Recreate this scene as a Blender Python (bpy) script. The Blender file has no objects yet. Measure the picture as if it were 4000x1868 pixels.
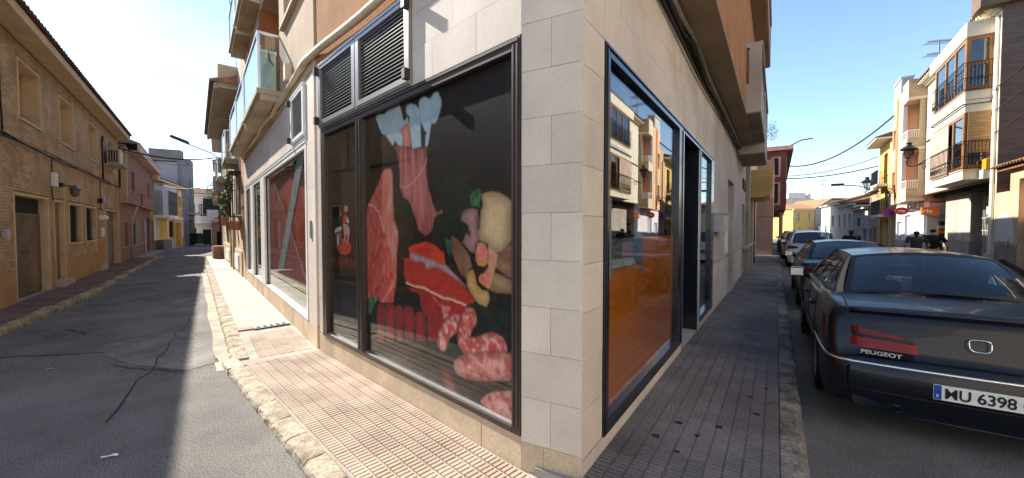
import bpy, math, random
import numpy as np
from mathutils import Matrix, Vector
random.seed(7)
S = bpy.context.scene
COL = S.collection
R_ = math.radians
# ---------------------------------------------------------------- camera
cam = bpy.data.objects.new('camera', bpy.data.cameras.new('camera'))
COL.objects.link(cam)
cam.data.sensor_width = 36.0
cam.data.lens = 36.0 * 1553.0 / 4000.0
cam.location = (0, 0, 1.65)
cam.rotation_euler = (R_(90 - 1.697), 0, 0)
cam.data.clip_start = 0.05
cam.data.clip_end = 2000
S.camera = cam
# ---------------------------------------------------------------- light
SUN_AZ, SUN_EL = R_(54.5), R_(35.0)            # azimuth to the left of the view axis
SDIR = Vector((-math.sin(SUN_AZ) * math.cos(SUN_EL), math.cos(SUN_AZ) * math.cos(SUN_EL), math.sin(SUN_EL)))
sun = bpy.data.objects.new('sun', bpy.data.lights.new('sun', 'SUN'))
COL.objects.link(sun)
sun.data.energy = 4.6
sun.data.angle = R_(0.55)
sun.data.color = (1.0, 0.93, 0.82)
sun.location = (-20, 15, 30)
sun.rotation_euler = SDIR.to_track_quat('Z', 'Y').to_euler()
W = bpy.data.worlds.new('World')
S.world = W
W.use_nodes = True
wn, wl = W.node_tree.nodes, W.node_tree.links
wn.clear()
wo = wn.new('ShaderNodeOutputWorld'); bg = wn.new('ShaderNodeBackground'); sk = wn.new('ShaderNodeTexSky')
sk.sky_type = 'NISHITA'; sk.sun_disc = False
sk.sun_elevation = SUN_EL; sk.sun_rotation = -SUN_AZ
sk.air_density = 1.0; sk.dust_density = 0.03; sk.ozone_density = 2.2; sk.altitude = 50
# thin high cloud: soft noise over the whole sky, streaked flat towards the horizon
tc = wn.new('ShaderNodeTexCoord'); sep = wn.new('ShaderNodeSeparateXYZ'); wl.new(tc.outputs['Generated'], sep.inputs[0])
def wmath(op, a, b=None, c=None):
    n = wn.new('ShaderNodeMath'); n.operation = op
    for i, v in enumerate((a, b, c)):
        if v is None: continue
        if isinstance(v, (int, float)): n.inputs[i].default_value = v
        else: wl.new(v, n.inputs[i])
    return n.outputs[0]
zc = wmath('ADD', wmath('MAXIMUM', sep.outputs[2], 0.0), 0.12)
cmb = wn.new('ShaderNodeCombineXYZ')
wl.new(wmath('DIVIDE', sep.outputs[0], zc), cmb.inputs[0]); wl.new(wmath('DIVIDE', sep.outputs[1], zc), cmb.inputs[1])
cn = wn.new('ShaderNodeTexNoise'); cn.inputs['Scale'].default_value = 0.55; cn.inputs['Detail'].default_value = 7; cn.inputs['Roughness'].default_value = 0.55
wl.new(cmb.outputs[0], cn.inputs['Vector'])
cr = wn.new('ShaderNodeValToRGB'); cr.color_ramp.elements[0].position = 0.47; cr.color_ramp.elements[1].position = 0.8
wl.new(cn.outputs['Fac'], cr.inputs[0])
# cloud brightens with the forward scatter round the sun
dp = wn.new('ShaderNodeVectorMath'); dp.operation = 'DOT_PRODUCT'; dp.inputs[1].default_value = SDIR
wl.new(tc.outputs['Generated'], dp.inputs[0])
fwd = wmath('POWER', wmath('MAXIMUM', wmath('MULTIPLY_ADD', dp.outputs['Value'], 0.5, 0.5), 0.0), 5.0)
mx = wn.new('ShaderNodeMixRGB'); mx.blend_type = 'ADD'
wl.new(wmath('MULTIPLY', wmath('MULTIPLY_ADD', cr.outputs[0], 0.30, 0.0), fwd), mx.inputs[0])
mx.inputs[2].default_value = (7.0, 7.3, 7.6, 1)
wl.new(sk.outputs[0], mx.inputs[1]); wl.new(mx.outputs[0], bg.inputs[0]); wl.new(bg.outputs[0], wo.inputs[0])
bg.inputs[1].default_value = 0.12
S.view_settings.view_transform = 'Standard'
S.view_settings.look = 'None'
S.view_settings.exposure = 1.35
S.view_settings.gamma = 1.0
S.view_settings.use_curve_mapping = False
S.render.engine = 'CYCLES'
S.cycles.use_denoising = True
S.cycles.max_bounces = 10
S.cycles.transparent_max_bounces = 16
S.cycles.sample_clamp_indirect = 4
# ---------------------------------------------------------------- materials
MATS = {}
def mat(name, col, rough=0.85, var=0.12, scale=2.5, bump=0.15, bscale=60.0, rand=0.0, spec=0.3, metal=0.0, coat=0.0, col2=None, speck=0.0, stretch=None):
    """principled surface with world-anchored colour drift, fine grain bump and per-piece variation"""
    if name in MATS: return MATS[name]
    m = bpy.data.materials.new(name); m.use_nodes = True
    n, l = m.node_tree.nodes, m.node_tree.links
    b = n['Principled BSDF']
    b.inputs['Roughness'].default_value = rough
    b.inputs['Metallic'].default_value = metal
    b.inputs['Specular IOR Level'].default_value = spec
    if coat: b.inputs['Coat Weight'].default_value = coat; b.inputs['Coat Roughness'].default_value = 0.03
    g = n.new('ShaderNodeNewGeometry'); pos = g.outputs['Position']
    if stretch:
        mp = n.new('ShaderNodeMapping'); mp.inputs['Scale'].default_value = stretch
        l.new(pos, mp.inputs[0]); pos = mp.outputs[0]
    nz = n.new('ShaderNodeTexNoise'); nz.inputs['Scale'].default_value = scale; nz.inputs['Detail'].default_value = 6; nz.inputs['Roughness'].default_value = 0.6
    l.new(pos, nz.inputs['Vector'])
    rp = n.new('ShaderNodeValToRGB')
    c2 = col2 if col2 else tuple(c * (1 - var * 2) for c in col)
    c1 = col if col2 else tuple(min(1, c * (1 + var)) for c in col)
    rp.color_ramp.elements[0].position = 0.33; rp.color_ramp.elements[0].color = (*c2, 1)
    rp.color_ramp.elements[1].position = 0.67; rp.color_ramp.elements[1].color = (*c1, 1)
    l.new(nz.outputs['Fac'], rp.inputs[0]); out = rp.outputs[0]
    fn = n.new('ShaderNodeTexNoise'); fn.inputs['Scale'].default_value = bscale; fn.inputs['Detail'].default_value = 3
    l.new(g.outputs['Position'], fn.inputs['Vector'])
    if speck:
        mr = n.new('ShaderNodeMapRange'); mr.inputs[1].default_value = 0.3; mr.inputs[2].default_value = 0.7; mr.inputs[3].default_value = 1 - speck; mr.inputs[4].default_value = 1 + speck
        l.new(fn.outputs['Fac'], mr.inputs[0])
        mm = n.new('ShaderNodeVectorMath'); mm.operation = 'SCALE'; l.new(out, mm.inputs[0]); l.new(mr.outputs[0], mm.inputs['Scale']); out = mm.outputs[0]
    if rand:
        oi = n.new('ShaderNodeObjectInfo'); mr = n.new('ShaderNodeMapRange'); mr.inputs[3].default_value = 1 - rand; mr.inputs[4].default_value = 1 + rand * 0.7
        l.new(oi.outputs['Random'], mr.inputs[0])
        mm = n.new('ShaderNodeVectorMath'); mm.operation = 'SCALE'; l.new(out, mm.inputs[0]); l.new(mr.outputs[0], mm.inputs['Scale']); out = mm.outputs[0]
    l.new(out, b.inputs['Base Color'])
    if bump:
        bp = n.new('ShaderNodeBump'); bp.inputs['Strength'].default_value = bump; bp.inputs['Distance'].default_value = 0.01
        l.new(fn.outputs['Fac'], bp.inputs['Height']); l.new(bp.outputs[0], b.inputs['Normal'])
    MATS[name] = m
    return m
def glassmat(name, r0=0.06, tint=(1, 1, 1), rough=0.0, power=4.0, gain=0.94):
    if name in MATS: return MATS[name]
    m = bpy.data.materials.new(name); m.use_nodes = True
    n, l = m.node_tree.nodes, m.node_tree.links
    n.clear()
    o = n.new('ShaderNodeOutputMaterial'); t = n.new('ShaderNodeBsdfTransparent'); g = n.new('ShaderNodeBsdfGlossy'); mx = n.new('ShaderNodeMixShader')
    t.inputs[0].default_value = (*tint, 1); g.inputs['Roughness'].default_value = rough
    lw = n.new('ShaderNodeLayerWeight'); lw.inputs[0].default_value = 0.5
    p = n.new('ShaderNodeMath'); p.operation = 'POWER'; p.inputs[1].default_value = power; l.new(lw.outputs['Facing'], p.inputs[0])
    a = n.new('ShaderNodeMath'); a.operation = 'MULTIPLY_ADD'; a.inputs[1].default_value = gain; a.inputs[2].default_value = r0; l.new(p.outputs[0], a.inputs[0]); a.use_clamp = True
    l.new(a.outputs[0], mx.inputs[0]); l.new(t.outputs[0], mx.inputs[1]); l.new(g.outputs[0], mx.inputs[2]); l.new(mx.outputs[0], o.inputs[0])
    MATS[name] = m
    return m
def vcmat(name, rough=0.5, spec=0.3):
    m = bpy.data.materials.new(name); m.use_nodes = True
    b = m.node_tree.nodes['Principled BSDF']; a = m.node_tree.nodes.new('ShaderNodeAttribute'); a.attribute_name = 'print'
    m.node_tree.links.new(a.outputs['Color'], b.inputs['Base Color']); b.inputs['Roughness'].default_value = rough; b.inputs['Specular IOR Level'].default_value = spec
    return m
def brickmat(name, c1, c2, mort, bw=0.25, bh=0.066, frame=None):
    """brickwork too far away to tell the bricks apart, laid along the wall's own axes"""
    if name in MATS: return MATS[name]
    m = bpy.data.materials.new(name); m.use_nodes = True
    n, l = m.node_tree.nodes, m.node_tree.links; b = n['Principled BSDF']; b.inputs['Roughness'].default_value = 0.9; b.inputs['Specular IOR Level'].default_value = 0.2
    tc = n.new('ShaderNodeTexCoord'); sp = n.new('ShaderNodeSeparateXYZ'); cb = n.new('ShaderNodeCombineXYZ')
    l.new(tc.outputs['Object'], sp.inputs[0])
    ad = n.new('ShaderNodeMath'); ad.operation = 'ADD'; l.new(sp.outputs[0], ad.inputs[0]); l.new(sp.outputs[1], ad.inputs[1])
    l.new(ad.outputs[0], cb.inputs[0]); l.new(sp.outputs[2], cb.inputs[1])
    br = n.new('ShaderNodeTexBrick'); br.inputs['Scale'].default_value = 1.0; br.inputs['Brick Width'].default_value = bw; br.inputs['Row Height'].default_value = bh
    br.inputs['Mortar Size'].default_value = 0.008; br.inputs['Color1'].default_value = (*c1, 1); br.inputs['Color2'].default_value = (*c2, 1); br.inputs['Mortar'].default_value = (*mort, 1)
    l.new(cb.outputs[0], br.inputs['Vector'])
    nz = n.new('ShaderNodeTexNoise'); nz.inputs['Scale'].default_value = 1.2; nz.inputs['Detail'].default_value = 6
    mr = n.new('ShaderNodeMapRange'); mr.inputs[1].default_value = 0.3; mr.inputs[2].default_value = 0.7; mr.inputs[3].default_value = 0.78; mr.inputs[4].default_value = 1.12
    l.new(nz.outputs['Fac'], mr.inputs[0])
    mm = n.new('ShaderNodeVectorMath'); mm.operation = 'SCALE'; l.new(br.outputs['Color'], mm.inputs[0]); l.new(mr.outputs[0], mm.inputs['Scale'])
    l.new(mm.outputs[0], b.inputs['Base Color'])
    bp = n.new('ShaderNodeBump'); bp.inputs['Strength'].default_value = 0.5; bp.inputs['Distance'].default_value = 0.01; bp.invert = True
    l.new(br.outputs['Fac'], bp.inputs['Height']); l.new(bp.outputs[0], b.inputs['Normal'])
    MATS[name] = m
    return m
# ---------------------------------------------------------------- frames and mesh builder
def gz(y): return -0.007 * max(0.0, min(y, 80.0) - 4.0)      # the streets fall gently away
class Fr:
    """a facade line: origin, direction along the wall, side the street is on"""
    def __init__(s, o, u, sg):
        k = math.hypot(*u); s.o = o; s.u = (u[0] / k, u[1] / k); s.sg = sg
        ux, uy = s.u
        s.rot = Matrix(((ux, -uy, 0, 0), (uy, ux, 0, 0), (0, 0, 1, 0), (0, 0, 0, 1)))
        s.M = Matrix.Translation((o[0], o[1], 0)) @ s.rot
    def w(s, a, d, z=0.0): return s.M @ Vector((a, s.sg * d, z))
    def at(s, a, d=0.0, z=0.0): return s.M @ Matrix.Translation((a, s.sg * d, z))
    def turn(s, a, d, u2):                                   # a new frame starting at a point of this one
        p = s.w(a, d); return Fr((p.x, p.y), u2, s.sg)
FA = Fr((-2.5454, 5.1607), (-0.796, 1), 1)
FB = Fr((0.06, 2.55), (-0.998, 1), 1)
FC = Fr((0.42, 2.36), (-0.36, 0.19), 1)
FD = Fr((0.42, 2.36), (0.665, 1), -1)
FL = Fr((-9.97, 7.74), (-0.769, 1), -1)
FR = Fr((5.9158, -1.2945), (0.70, 1), 1)
class MB:
    """collects shapes in (along, out, up) coordinates of a frame; out is towards the street"""
    def __init__(s, sg=1, off=(0, 0, 0)): s.v = []; s.f = []; s.sg = sg; s.off = off
    def p(s, a, d, z): return (a - s.off[0], s.sg * (d - s.off[1]), z - s.off[2])
    def face(s, pts): s.f.append([s._a(q) for q in pts])
    def _a(s, q): s.v.append(s.p(*q)); return len(s.v) - 1
    def box(s, a0, a1, d0, d1, z0, z1, skip=''):
        a0, a1 = min(a0, a1), max(a0, a1); d0, d1 = min(d0, d1), max(d0, d1); z0, z1 = min(z0, z1), max(z0, z1)
        q = [s.p(a, d, z) for z in (z0, z1) for d in (d0, d1) for a in (a0, a1)]
        b = len(s.v); s.v += q
        fs = [(0, 2, 3, 1), (4, 5, 7, 6), (0, 1, 5, 4), (2, 6, 7, 3), (0, 4, 6, 2), (1, 3, 7, 5)]
        if s.sg < 0: fs = [tuple(reversed(f)) for f in fs]
        for i, f in enumerate(fs):
            if 'bt01lr'[i] in skip: continue
            s.f.append([b + k for k in f])
        return s
    def prism(s, poly, d0, d1):                               # polygon in (along, up), extruded outwards
        b = len(s.v); n = len(poly)
        for d in (d0, d1): s.v += [s.p(a, d, z) for a, z in poly]
        s.f.append([b + i for i in range(n)][::-1]); s.f.append([b + n + i for i in range(n)])
        for i in range(n): j = (i + 1) % n; s.f.append([b + i, b + j, b + n + j, b + n + i])
        return s
    def slab(s, poly, z0, z1):                                # polygon in (along, out), extruded upwards
        b = len(s.v); n = len(poly)
        for z in (z0, z1): s.v += [s.p(a, d, z) for a, d in poly]
        s.f.append([b + i for i in range(n)][::-1]); s.f.append([b + n + i for i in range(n)])
        for i in range(n): j = (i + 1) % n; s.f.append([b + i, b + j, b + n + j, b + n + i])
        return s
    def xsec(s, poly, a0, a1):                                # polygon in (out, up), extruded along the wall
        b = len(s.v); n = len(poly)
        for a in (a0, a1): s.v += [s.p(a, d, z) for d, z in poly]
        s.f.append([b + i for i in range(n)][::-1]); s.f.append([b + n + i for i in range(n)])
        for i in range(n): j = (i + 1) % n; s.f.append([b + i, b + j, b + n + j, b + n + i])
        return s
    def tube(s, path, r, n=8, cap=True):
        P = [Vector(s.p(*q)) for q in path]; rr = r if isinstance(r, (list, tuple)) else [r] * len(P)
        b = len(s.v)
        for i, q in enumerate(P):
            t = (P[min(i + 1, len(P) - 1)] - P[max(i - 1, 0)]).normalized()
            h = Vector((0, 0, 1)) if abs(t.z) < 0.9 else Vector((1, 0, 0))
            x = t.cross(h).normalized(); y = t.cross(x)
            for k in range(n):
                an = 2 * math.pi * k / n
                s.v.append(tuple(q + (x * math.cos(an) + y * math.sin(an)) * rr[i]))
        for i in range(len(P) - 1):
            for k in range(n):
                j = (k + 1) % n; s.f.append([b + i * n + k, b + i * n + j, b + (i + 1) * n + j, b + (i + 1) * n + k])
        if cap: s.f.append([b + k for k in range(n)][::-1]); s.f.append([b + (len(P) - 1) * n + k for k in range(n)])
        return s
    def lathe(s, c, prof, n=16):                              # profile (radius, up) about a vertical axis
        b = len(s.v)
        for r, z in prof:
            for k in range(n):
                an = 2 * math.pi * k / n; s.v.append(s.p(c[0] + r * math.cos(an), c[1] + r * math.sin(an), c[2] + z))
        for i in range(len(prof) - 1):
            for k in range(n):
                j = (k + 1) % n; s.f.append([b + i * n + k, b + i * n + j, b + (i + 1) * n + j, b + (i + 1) * n + k])
        return s
    def disc(s, c, r, d0, d1, n=24, sx=1.0):                   # a disc standing flat against the wall
        return s.prism([(c[0] + sx * r * math.cos(2 * math.pi * k / n), c[1] + r * math.sin(2 * math.pi * k / n)) for k in range(n)], d0, d1)
    def holes(s, a0, a1, z0, z1, hs, d0, d1):                  # a wall with rectangular openings and their reveals
        ac = sorted({a0, a1, *[x for h in hs for x in h[:2] if a0 < x < a1]}); zc = sorted({z0, z1, *[x for h in hs for x in h[2:] if z0 < x < z1]})
        inh = lambda a, z: any(h[0] < a < h[1] and h[2] < z < h[3] for h in hs)
        for j in range(len(zc) - 1):
            i = 0
            while i < len(ac) - 1:
                zm = (zc[j] + zc[j + 1]) / 2
                if inh((ac[i] + ac[i + 1]) / 2, zm): i += 1; continue
                k = i
                while k + 1 < len(ac) - 1 and not inh((ac[k + 1] + ac[k + 2]) / 2, zm): k += 1
                for d in (d0, d1): s.face([(ac[i], d, zc[j]), (ac[k + 1], d, zc[j]), (ac[k + 1], d, zc[j + 1]), (ac[i], d, zc[j + 1])])
                i = k + 1
        for h in hs + [(a0, a1, z0, z1)]:
            A0, A1, Z0, Z1 = h
            s.face([(A0, d0, Z0), (A0, d1, Z0), (A0, d1, Z1), (A0, d0, Z1)]); s.face([(A1, d0, Z0), (A1, d1, Z0), (A1, d1, Z1), (A1, d0, Z1)])
            s.face([(A0, d0, Z0), (A0, d1, Z0), (A1, d1, Z0), (A1, d0, Z0)]); s.face([(A0, d0, Z1), (A0, d1, Z1), (A1, d1, Z1), (A1, d0, Z1)])
        return s
    def mesh(s, name, m, smooth=False):
        me = bpy.data.meshes.new(name); me.from_pydata(s.v, [], s.f)
        if m: me.materials.append(m)
        if smooth: me.polygons.foreach_set('use_smooth', [True] * len(me.polygons))
        me.update(); return me
    def build(s, name, m, parent=None, smooth=False, loc=None, kind=None, label=None, bevel=0.0):
        o = bpy.data.objects.new(name, s.mesh(name, m, smooth)); COL.objects.link(o)
        if parent: o.parent = parent
        if loc: o.location = loc
        if kind: o['kind'] = kind
        if label: o['label'] = label
        if bevel: bv = o.modifiers.new('bevel', 'BEVEL'); bv.width = bevel; bv.segments = 2; bv.limit_method = 'ANGLE'
        return o
def tag(o, label=None, cat=None, group=None, kind=None):
    if label: o['label'] = label
    if cat: o['category'] = cat
    if group: o['group'] = group
    if kind: o['kind'] = kind
    return o
def thing(name, label, cat, M, group=None):
    o = bpy.data.objects.new(name, None); COL.objects.link(o); o.matrix_world = M; o.empty_display_size = 0.3
    return tag(o, label, cat, group)
def piece(name, me, parent, loc=(0, 0, 0), rotz=0.0, scale=None):
    o = bpy.data.objects.new(name, me); COL.objects.link(o); o.parent = parent; o.location = loc
    if rotz: o.rotation_euler = (0, 0, rotz)
    if scale: o.scale = scale
    return o
def one(mb, name, m, M, label, cat, group=None, kind=None, smooth=False, bevel=0.0):   # a thing that is one mesh
    o = mb.build(name, m, smooth=smooth, bevel=bevel); o.matrix_world = M
    return tag(o, label, cat, group, kind)
def copy_tree(o, parent=None):
    c = o.copy(); COL.objects.link(c)
    if parent: c.parent = parent
    for ch in list(o.children): copy_tree(ch, c)
    return c
def text_mesh(txt, size, m, depth=0.002, sx=1.0, bold=0.0, align='CENTER'):
    cu = bpy.data.curves.new('lettering', 'FONT'); cu.body = txt; cu.size = size; cu.extrude = depth; cu.align_x = align; cu.offset = bold
    t = bpy.data.objects.new('lettering', cu); COL.objects.link(t)
    me = bpy.data.meshes.new_from_object(t.evaluated_get(bpy.context.evaluated_depsgraph_get()))
    bpy.data.objects.remove(t); bpy.data.curves.remove(cu)
    me.transform(Matrix.Scale(sx, 4, (1, 0, 0))); me.materials.clear(); me.materials.append(m); me.name = 'lettering'
    return me
def lettering(txt, size, m, parent, a, d, z, sg, sx=1.0, flip=False, bold=0.0):
    """flat letters on a facade, read from the street; flip when along runs right to left for the reader"""
    o = bpy.data.objects.new('lettering', text_mesh(txt, size, m, sx=sx, bold=bold)); COL.objects.link(o); o.parent = parent
    rx = Matrix.Rotation(R_(90), 4, 'X')
    o.matrix_local = Matrix.Translation((a, sg * d, z)) @ (Matrix.Rotation(math.pi, 4, 'Z') if sg > 0 else Matrix.Identity(4)) @ rx
    return o
# ---------------------------------------------------------------- ground, roads, pavements
m_asph = mat('worn_asphalt', (0.215, 0.20, 0.182), 0.9, scale=0.9, bump=0.9, bscale=95, col2=(0.115, 0.108, 0.10), speck=0.65, spec=0.25)
m_patch = mat('patched_asphalt', (0.215, 0.20, 0.182), 0.9, 0.22, 1.6, 0.8, 90, speck=0.6)
m_tar = mat('tar', (0.022, 0.021, 0.02), 0.7, 0.2, 5, 0.3, 60)
m_earth = mat('dry_earth', (0.16, 0.13, 0.1), 0.95, 0.2, 0.5)
m_conc = mat('concrete', (0.36, 0.33, 0.29), 0.9, 0.16, 2.0, 0.35, 70, speck=0.2)
m_gut = mat('gutter_concrete', (0.40, 0.345, 0.27), 0.9, 0.2, 2.2, 0.4, 60, speck=0.25)
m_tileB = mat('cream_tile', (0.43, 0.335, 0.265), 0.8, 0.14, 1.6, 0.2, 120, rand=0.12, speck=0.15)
m_tileD = mat('shade_and_dirt_tile', (0.235, 0.205, 0.20), 0.75, scale=1.1, bump=0.35, bscale=120, rand=0.16, col2=(0.135, 0.112, 0.105), speck=0.3)  # grey tone takes in the pavement's shade along with its dirt
m_tileL = mat('terracotta_paving', (0.20, 0.125, 0.10), 0.9, 0.22, 1.5, 0.4, 60, rand=0.1, speck=0.25)
m_slabA = mat('smooth_paving', (0.41, 0.37, 0.315), 0.85, 0.1, 1.3, 0.25, 60, rand=0.05, speck=0.1)
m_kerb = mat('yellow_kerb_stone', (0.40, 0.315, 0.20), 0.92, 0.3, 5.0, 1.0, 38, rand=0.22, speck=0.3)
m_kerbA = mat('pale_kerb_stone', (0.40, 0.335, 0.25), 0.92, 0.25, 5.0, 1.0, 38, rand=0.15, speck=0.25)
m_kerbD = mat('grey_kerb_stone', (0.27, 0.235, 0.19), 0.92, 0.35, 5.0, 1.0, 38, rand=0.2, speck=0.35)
def sheet(name, x0, x1, y0, y1, n, dz, m):
    v, f = [], []
    xs = [x0 + (x1 - x0) * i / n for i in range(n + 1)]; ys = [y0, 2.0, 4.0] + [4 + (y1 - 4) * ((i + 1) / n) ** 1.6 for i in range(n)]
    for y in ys:
        for x in xs: v.append((x, y, gz(y) + dz))
    k = n + 1
    for j in range(len(ys) - 1):
        for i in range(n): f.append((j * k + i, j * k + i + 1, (j + 1) * k + i + 1, (j + 1) * k + i))
    me = bpy.data.meshes.new(name); me.from_pydata(v, [], f); me.materials.append(m)
    o = bpy.data.objects.new(name, me); COL.objects.link(o); o['kind'] = 'structure'; return o
sheet('ground', -700, 700, -500, 900, 24, -0.06, m_earth)
road = sheet('road', -75, 75, -12, 95, 40, 0.0, m_asph)
def strip_path(fr, pts, z, name, m, parent=None):             # a flat strip between two edge lists on a frame
    v, f = [], []
    for a, d0, d1 in pts:
        for d in (d0, d1):
            q = fr.w(a, d); v.append((q.x, q.y, gz(q.y) + z))
    for i in range(len(pts) - 1): f.append((2 * i, 2 * i + 1, 2 * i + 3, 2 * i + 2))
    me = bpy.data.meshes.new(name); me.from_pydata(v, [], f); me.materials.append(m)
    o = bpy.data.objects.new(name, me); COL.objects.link(o); o['kind'] = 'structure'
    if parent: o.parent = parent
    return o
def lay(fr, a, d, z=0.0):                                    # matrix of a thing lying on the falling street
    q = fr.w(a, d); q.z = gz(q.y) + z
    t = fr.u[1] * -0.007 if q.y > 4 else 0.0
    return Matrix.Translation(q) @ fr.rot @ Matrix.Rotation(-math.atan(t), 4, 'Y')
def raised(name, pts, h, m, dz=0.0):
    """a raised pavement body from a world outline, its top following the street"""
    n = len(pts); v = [(x, y, gz(y) - 0.4) for x, y in pts] + [(x, y, gz(y) + h) for x, y in pts]
    f = [list(range(n, 2 * n))] + [[i, (i + 1) % n, n + (i + 1) % n, n + i] for i in range(n)]
    me = bpy.data.meshes.new(name); me.from_pydata(v, [], f); me.materials.append(m); me.update()
    o = bpy.data.objects.new(name, me); COL.objects.link(o); o['kind'] = 'structure'; return o
P2 = lambda fr, a, d: tuple(fr.w(a, d))[:2]
HB, HD, HL = 0.075, 0.135, 0.10                               # heights of the three pavements
def band(fr, name, a0, a1, d0, d1, h, m, step=2.0):
    n = max(1, int((a1 - a0) / step)); A = [a0 + (a1 - a0) * i / n for i in range(n + 1)]
    return strip_body(fr, [(a, d0, d1) for a in A], h, name, m)
def strip_body(fr, pts, h, name, m):
    v, f = [], []
    for a, d0, d1 in pts:
        for d in (d0, d1):
            q = fr.w(a, d); v += [(q.x, q.y, gz(q.y) - 0.3), (q.x, q.y, gz(q.y) + h)]
    for i in range(len(pts) - 1):
        b = 4 * i
        f += [(b + 1, b + 3, b + 7, b + 5), (b, b + 1, b + 5, b + 4), (b + 2, b + 6, b + 7, b + 3)]
    f += [(0, 2, 3, 1), (len(v) - 4, len(v) - 3, len(v) - 1, len(v) - 2)]
    me = bpy.data.meshes.new(name); me.from_pydata(v, [], f); me.materials.append(m); me.update()
    o = bpy.data.objects.new(name, me); COL.objects.link(o); o['kind'] = 'structure'; return o
pavA = band(FA, 'pavement', 0.02, 24, -0.3, 0.745, HB - 0.012, m_conc)
pavB = band(FB, 'pavement', -0.05, 3.62, -0.3, 0.825, HB - 0.012, m_conc, 1.0)
pavD = band(FD, 'pavement', -0.05, 44, -0.3, 1.0, HD - 0.012, m_conc)
raised('pavement', [P2(FA, 0.03, -0.05), P2(FA, 0.03, 0.90), P2(FB, 3.60, 0.99), P2(FB, 3.60, -0.05)], HB - 0.004, m_tileB)
# wedge of pavement round the sharp corner
raised('pavement', [P2(FB, -0.05, 0), P2(FB, -0.05, 0.98), P2(FD, -0.05, 1.14), P2(FD, -0.05, 0), P2(FC, 0.2, -0.1)], HB - 0.01, m_conc)
def tile_mesh(name, m, w=0.1985, cols=2, bars=5, h=0.012, gap=0.013):
    mb = MB(1); mb.box(0, w, 0, w, -0.012, 0.002)
    for c in range(cols):
        for k in range(bars):
            mb.box(gap / 2 + c * w / cols, (c + 1) * w / cols - gap / 2, gap / 2 + k * w / bars, (k + 1) * w / bars - gap / 2, 0.0015, h, 'b')
    return mb.mesh(name, m)
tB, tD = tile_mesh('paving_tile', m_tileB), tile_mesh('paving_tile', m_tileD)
def tile_at(fr, a, d, h, me, par):
    o = bpy.data.objects.new('paving_tile', me); COL.objects.link(o); o.parent = par
    # the bars run across the walking direction: turn the tile by a quarter
    o.matrix_world = lay(fr, a, d, h - 0.012) @ Matrix.Translation((0.2 if fr.sg > 0 else 0.2, 0 if fr.sg > 0 else -0.2, 0)) @ Matrix.Rotation(R_(90), 4, 'Z') @ Matrix.Translation((0, 0.0, random.uniform(-0.0015, 0.0015)))
    return o
for i in range(-1, 18):
    for j in range(4): tile_at(FB, i * 0.2 + 0.01, j * 0.2 + 0.01, HB, tB, pavB)
for i in range(0, 7):
    for j in range(3): tile_at(FA, i * 0.2 + 0.04, j * 0.2 + 0.05, HB, tB, pavA)
sl = MB(1).box(0, 1.14, 0, 0.72, -0.02, 0.008).mesh('paving_slab', m_slabA)
for i in range(19):
    o = bpy.data.objects.new('paving_slab', sl); COL.objects.link(o); o.parent = pavA; o.matrix_world = lay(FA, 1.75 + i * 1.15, 0.01, HB - 0.012)
far = MB(1)
for i in range(-1, 120):
    for j in range(5):
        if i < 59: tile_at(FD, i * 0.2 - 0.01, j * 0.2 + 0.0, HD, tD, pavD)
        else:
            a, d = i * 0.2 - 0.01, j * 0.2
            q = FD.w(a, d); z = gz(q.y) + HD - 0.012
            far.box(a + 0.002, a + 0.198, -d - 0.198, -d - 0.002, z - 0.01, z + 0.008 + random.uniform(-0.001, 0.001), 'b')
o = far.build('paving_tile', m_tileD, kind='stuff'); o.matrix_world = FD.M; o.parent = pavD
# left pavement, terracotta, its edge drifting out
KL = [(-6, 0.42), (-2.6, 0.66), (-1.5, 0.755), (-0.3, 0.845), (2.2, 0.965), (9.9, 0.995), (19.2, 1.09)]
def kl(a):
    for (a0, d0), (a1, d1) in zip(KL, KL[1:]):
        if a <= a1: return d0 + (d1 - d0) * (a - a0) / (a1 - a0)
    return KL[-1][1]
pavL = strip_body(FL, [(a, -0.3, kl(a) - 0.02) for a in [-6, -4] + [x * 1.0 for x in range(-3, 20)]] , HL - 0.012, 'pavement', m_conc)
sq = MB(-1).box(0, 0.292, 0, 0.292, -0.015, 0.008).mesh('paving_tile', m_tileL)
for i in range(-14, 60):
    for j in range(4):
        a, d = i * 0.3, j * 0.3
        w = min(0.292, kl(a) - 0.175 - d)
        if w < 0.05: continue
        o = bpy.data.objects.new('paving_tile', sq); COL.objects.link(o); o.parent = pavL
        o.matrix_world = lay(FL, a, d, HL - 0.012 + random.uniform(-0.004, 0.002)) @ Matrix.Diagonal((1, w / 0.292, 1, 1))
strip_body(FL, [(a, -0.3, 0.62) for a in (19.25, 22, 25, 28.5)], HL - 0.02, 'pavement', m_conc)
pavR = band(FR, 'pavement', 2, 60, -0.3, 1.15, 0.12, m_conc)
# kerb stones, each one a worn block
def kerb_mesh(L, w, h, m, seed, wob=0.006):
    r = random.Random(seed); n = 5; v, f = [], []
    prof = [(0, -0.3), (0, h - 0.004), (w * 0.2, h), (w * 0.7, h - 0.002), (w * 0.93, h - 0.02), (w, h - 0.05), (w * 1.02, -0.3)]
    for i in range(n + 1):
        e = 0.012 if i in (0, n) else 0.0
        for k, (d, z) in enumerate(prof):
            s = 1 if 1 < k < 6 else 0.2
            v.append((L * i / n + (0.004 if i == 0 else -0.004 if i == n else 0), d + r.uniform(-wob, wob) * s, z + (r.uniform(-wob, wob) * 0.7 - e * 0.6) * s))
    k = len(prof)
    for i in range(n):
        for j in range(k - 1): f.append((i * k + j, i * k + j + 1, (i + 1) * k + j + 1, (i + 1) * k + j))
    f.append(tuple(range(k))[::-1]); f.append(tuple(n * k + j for j in range(k)))
    return v, f
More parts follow.
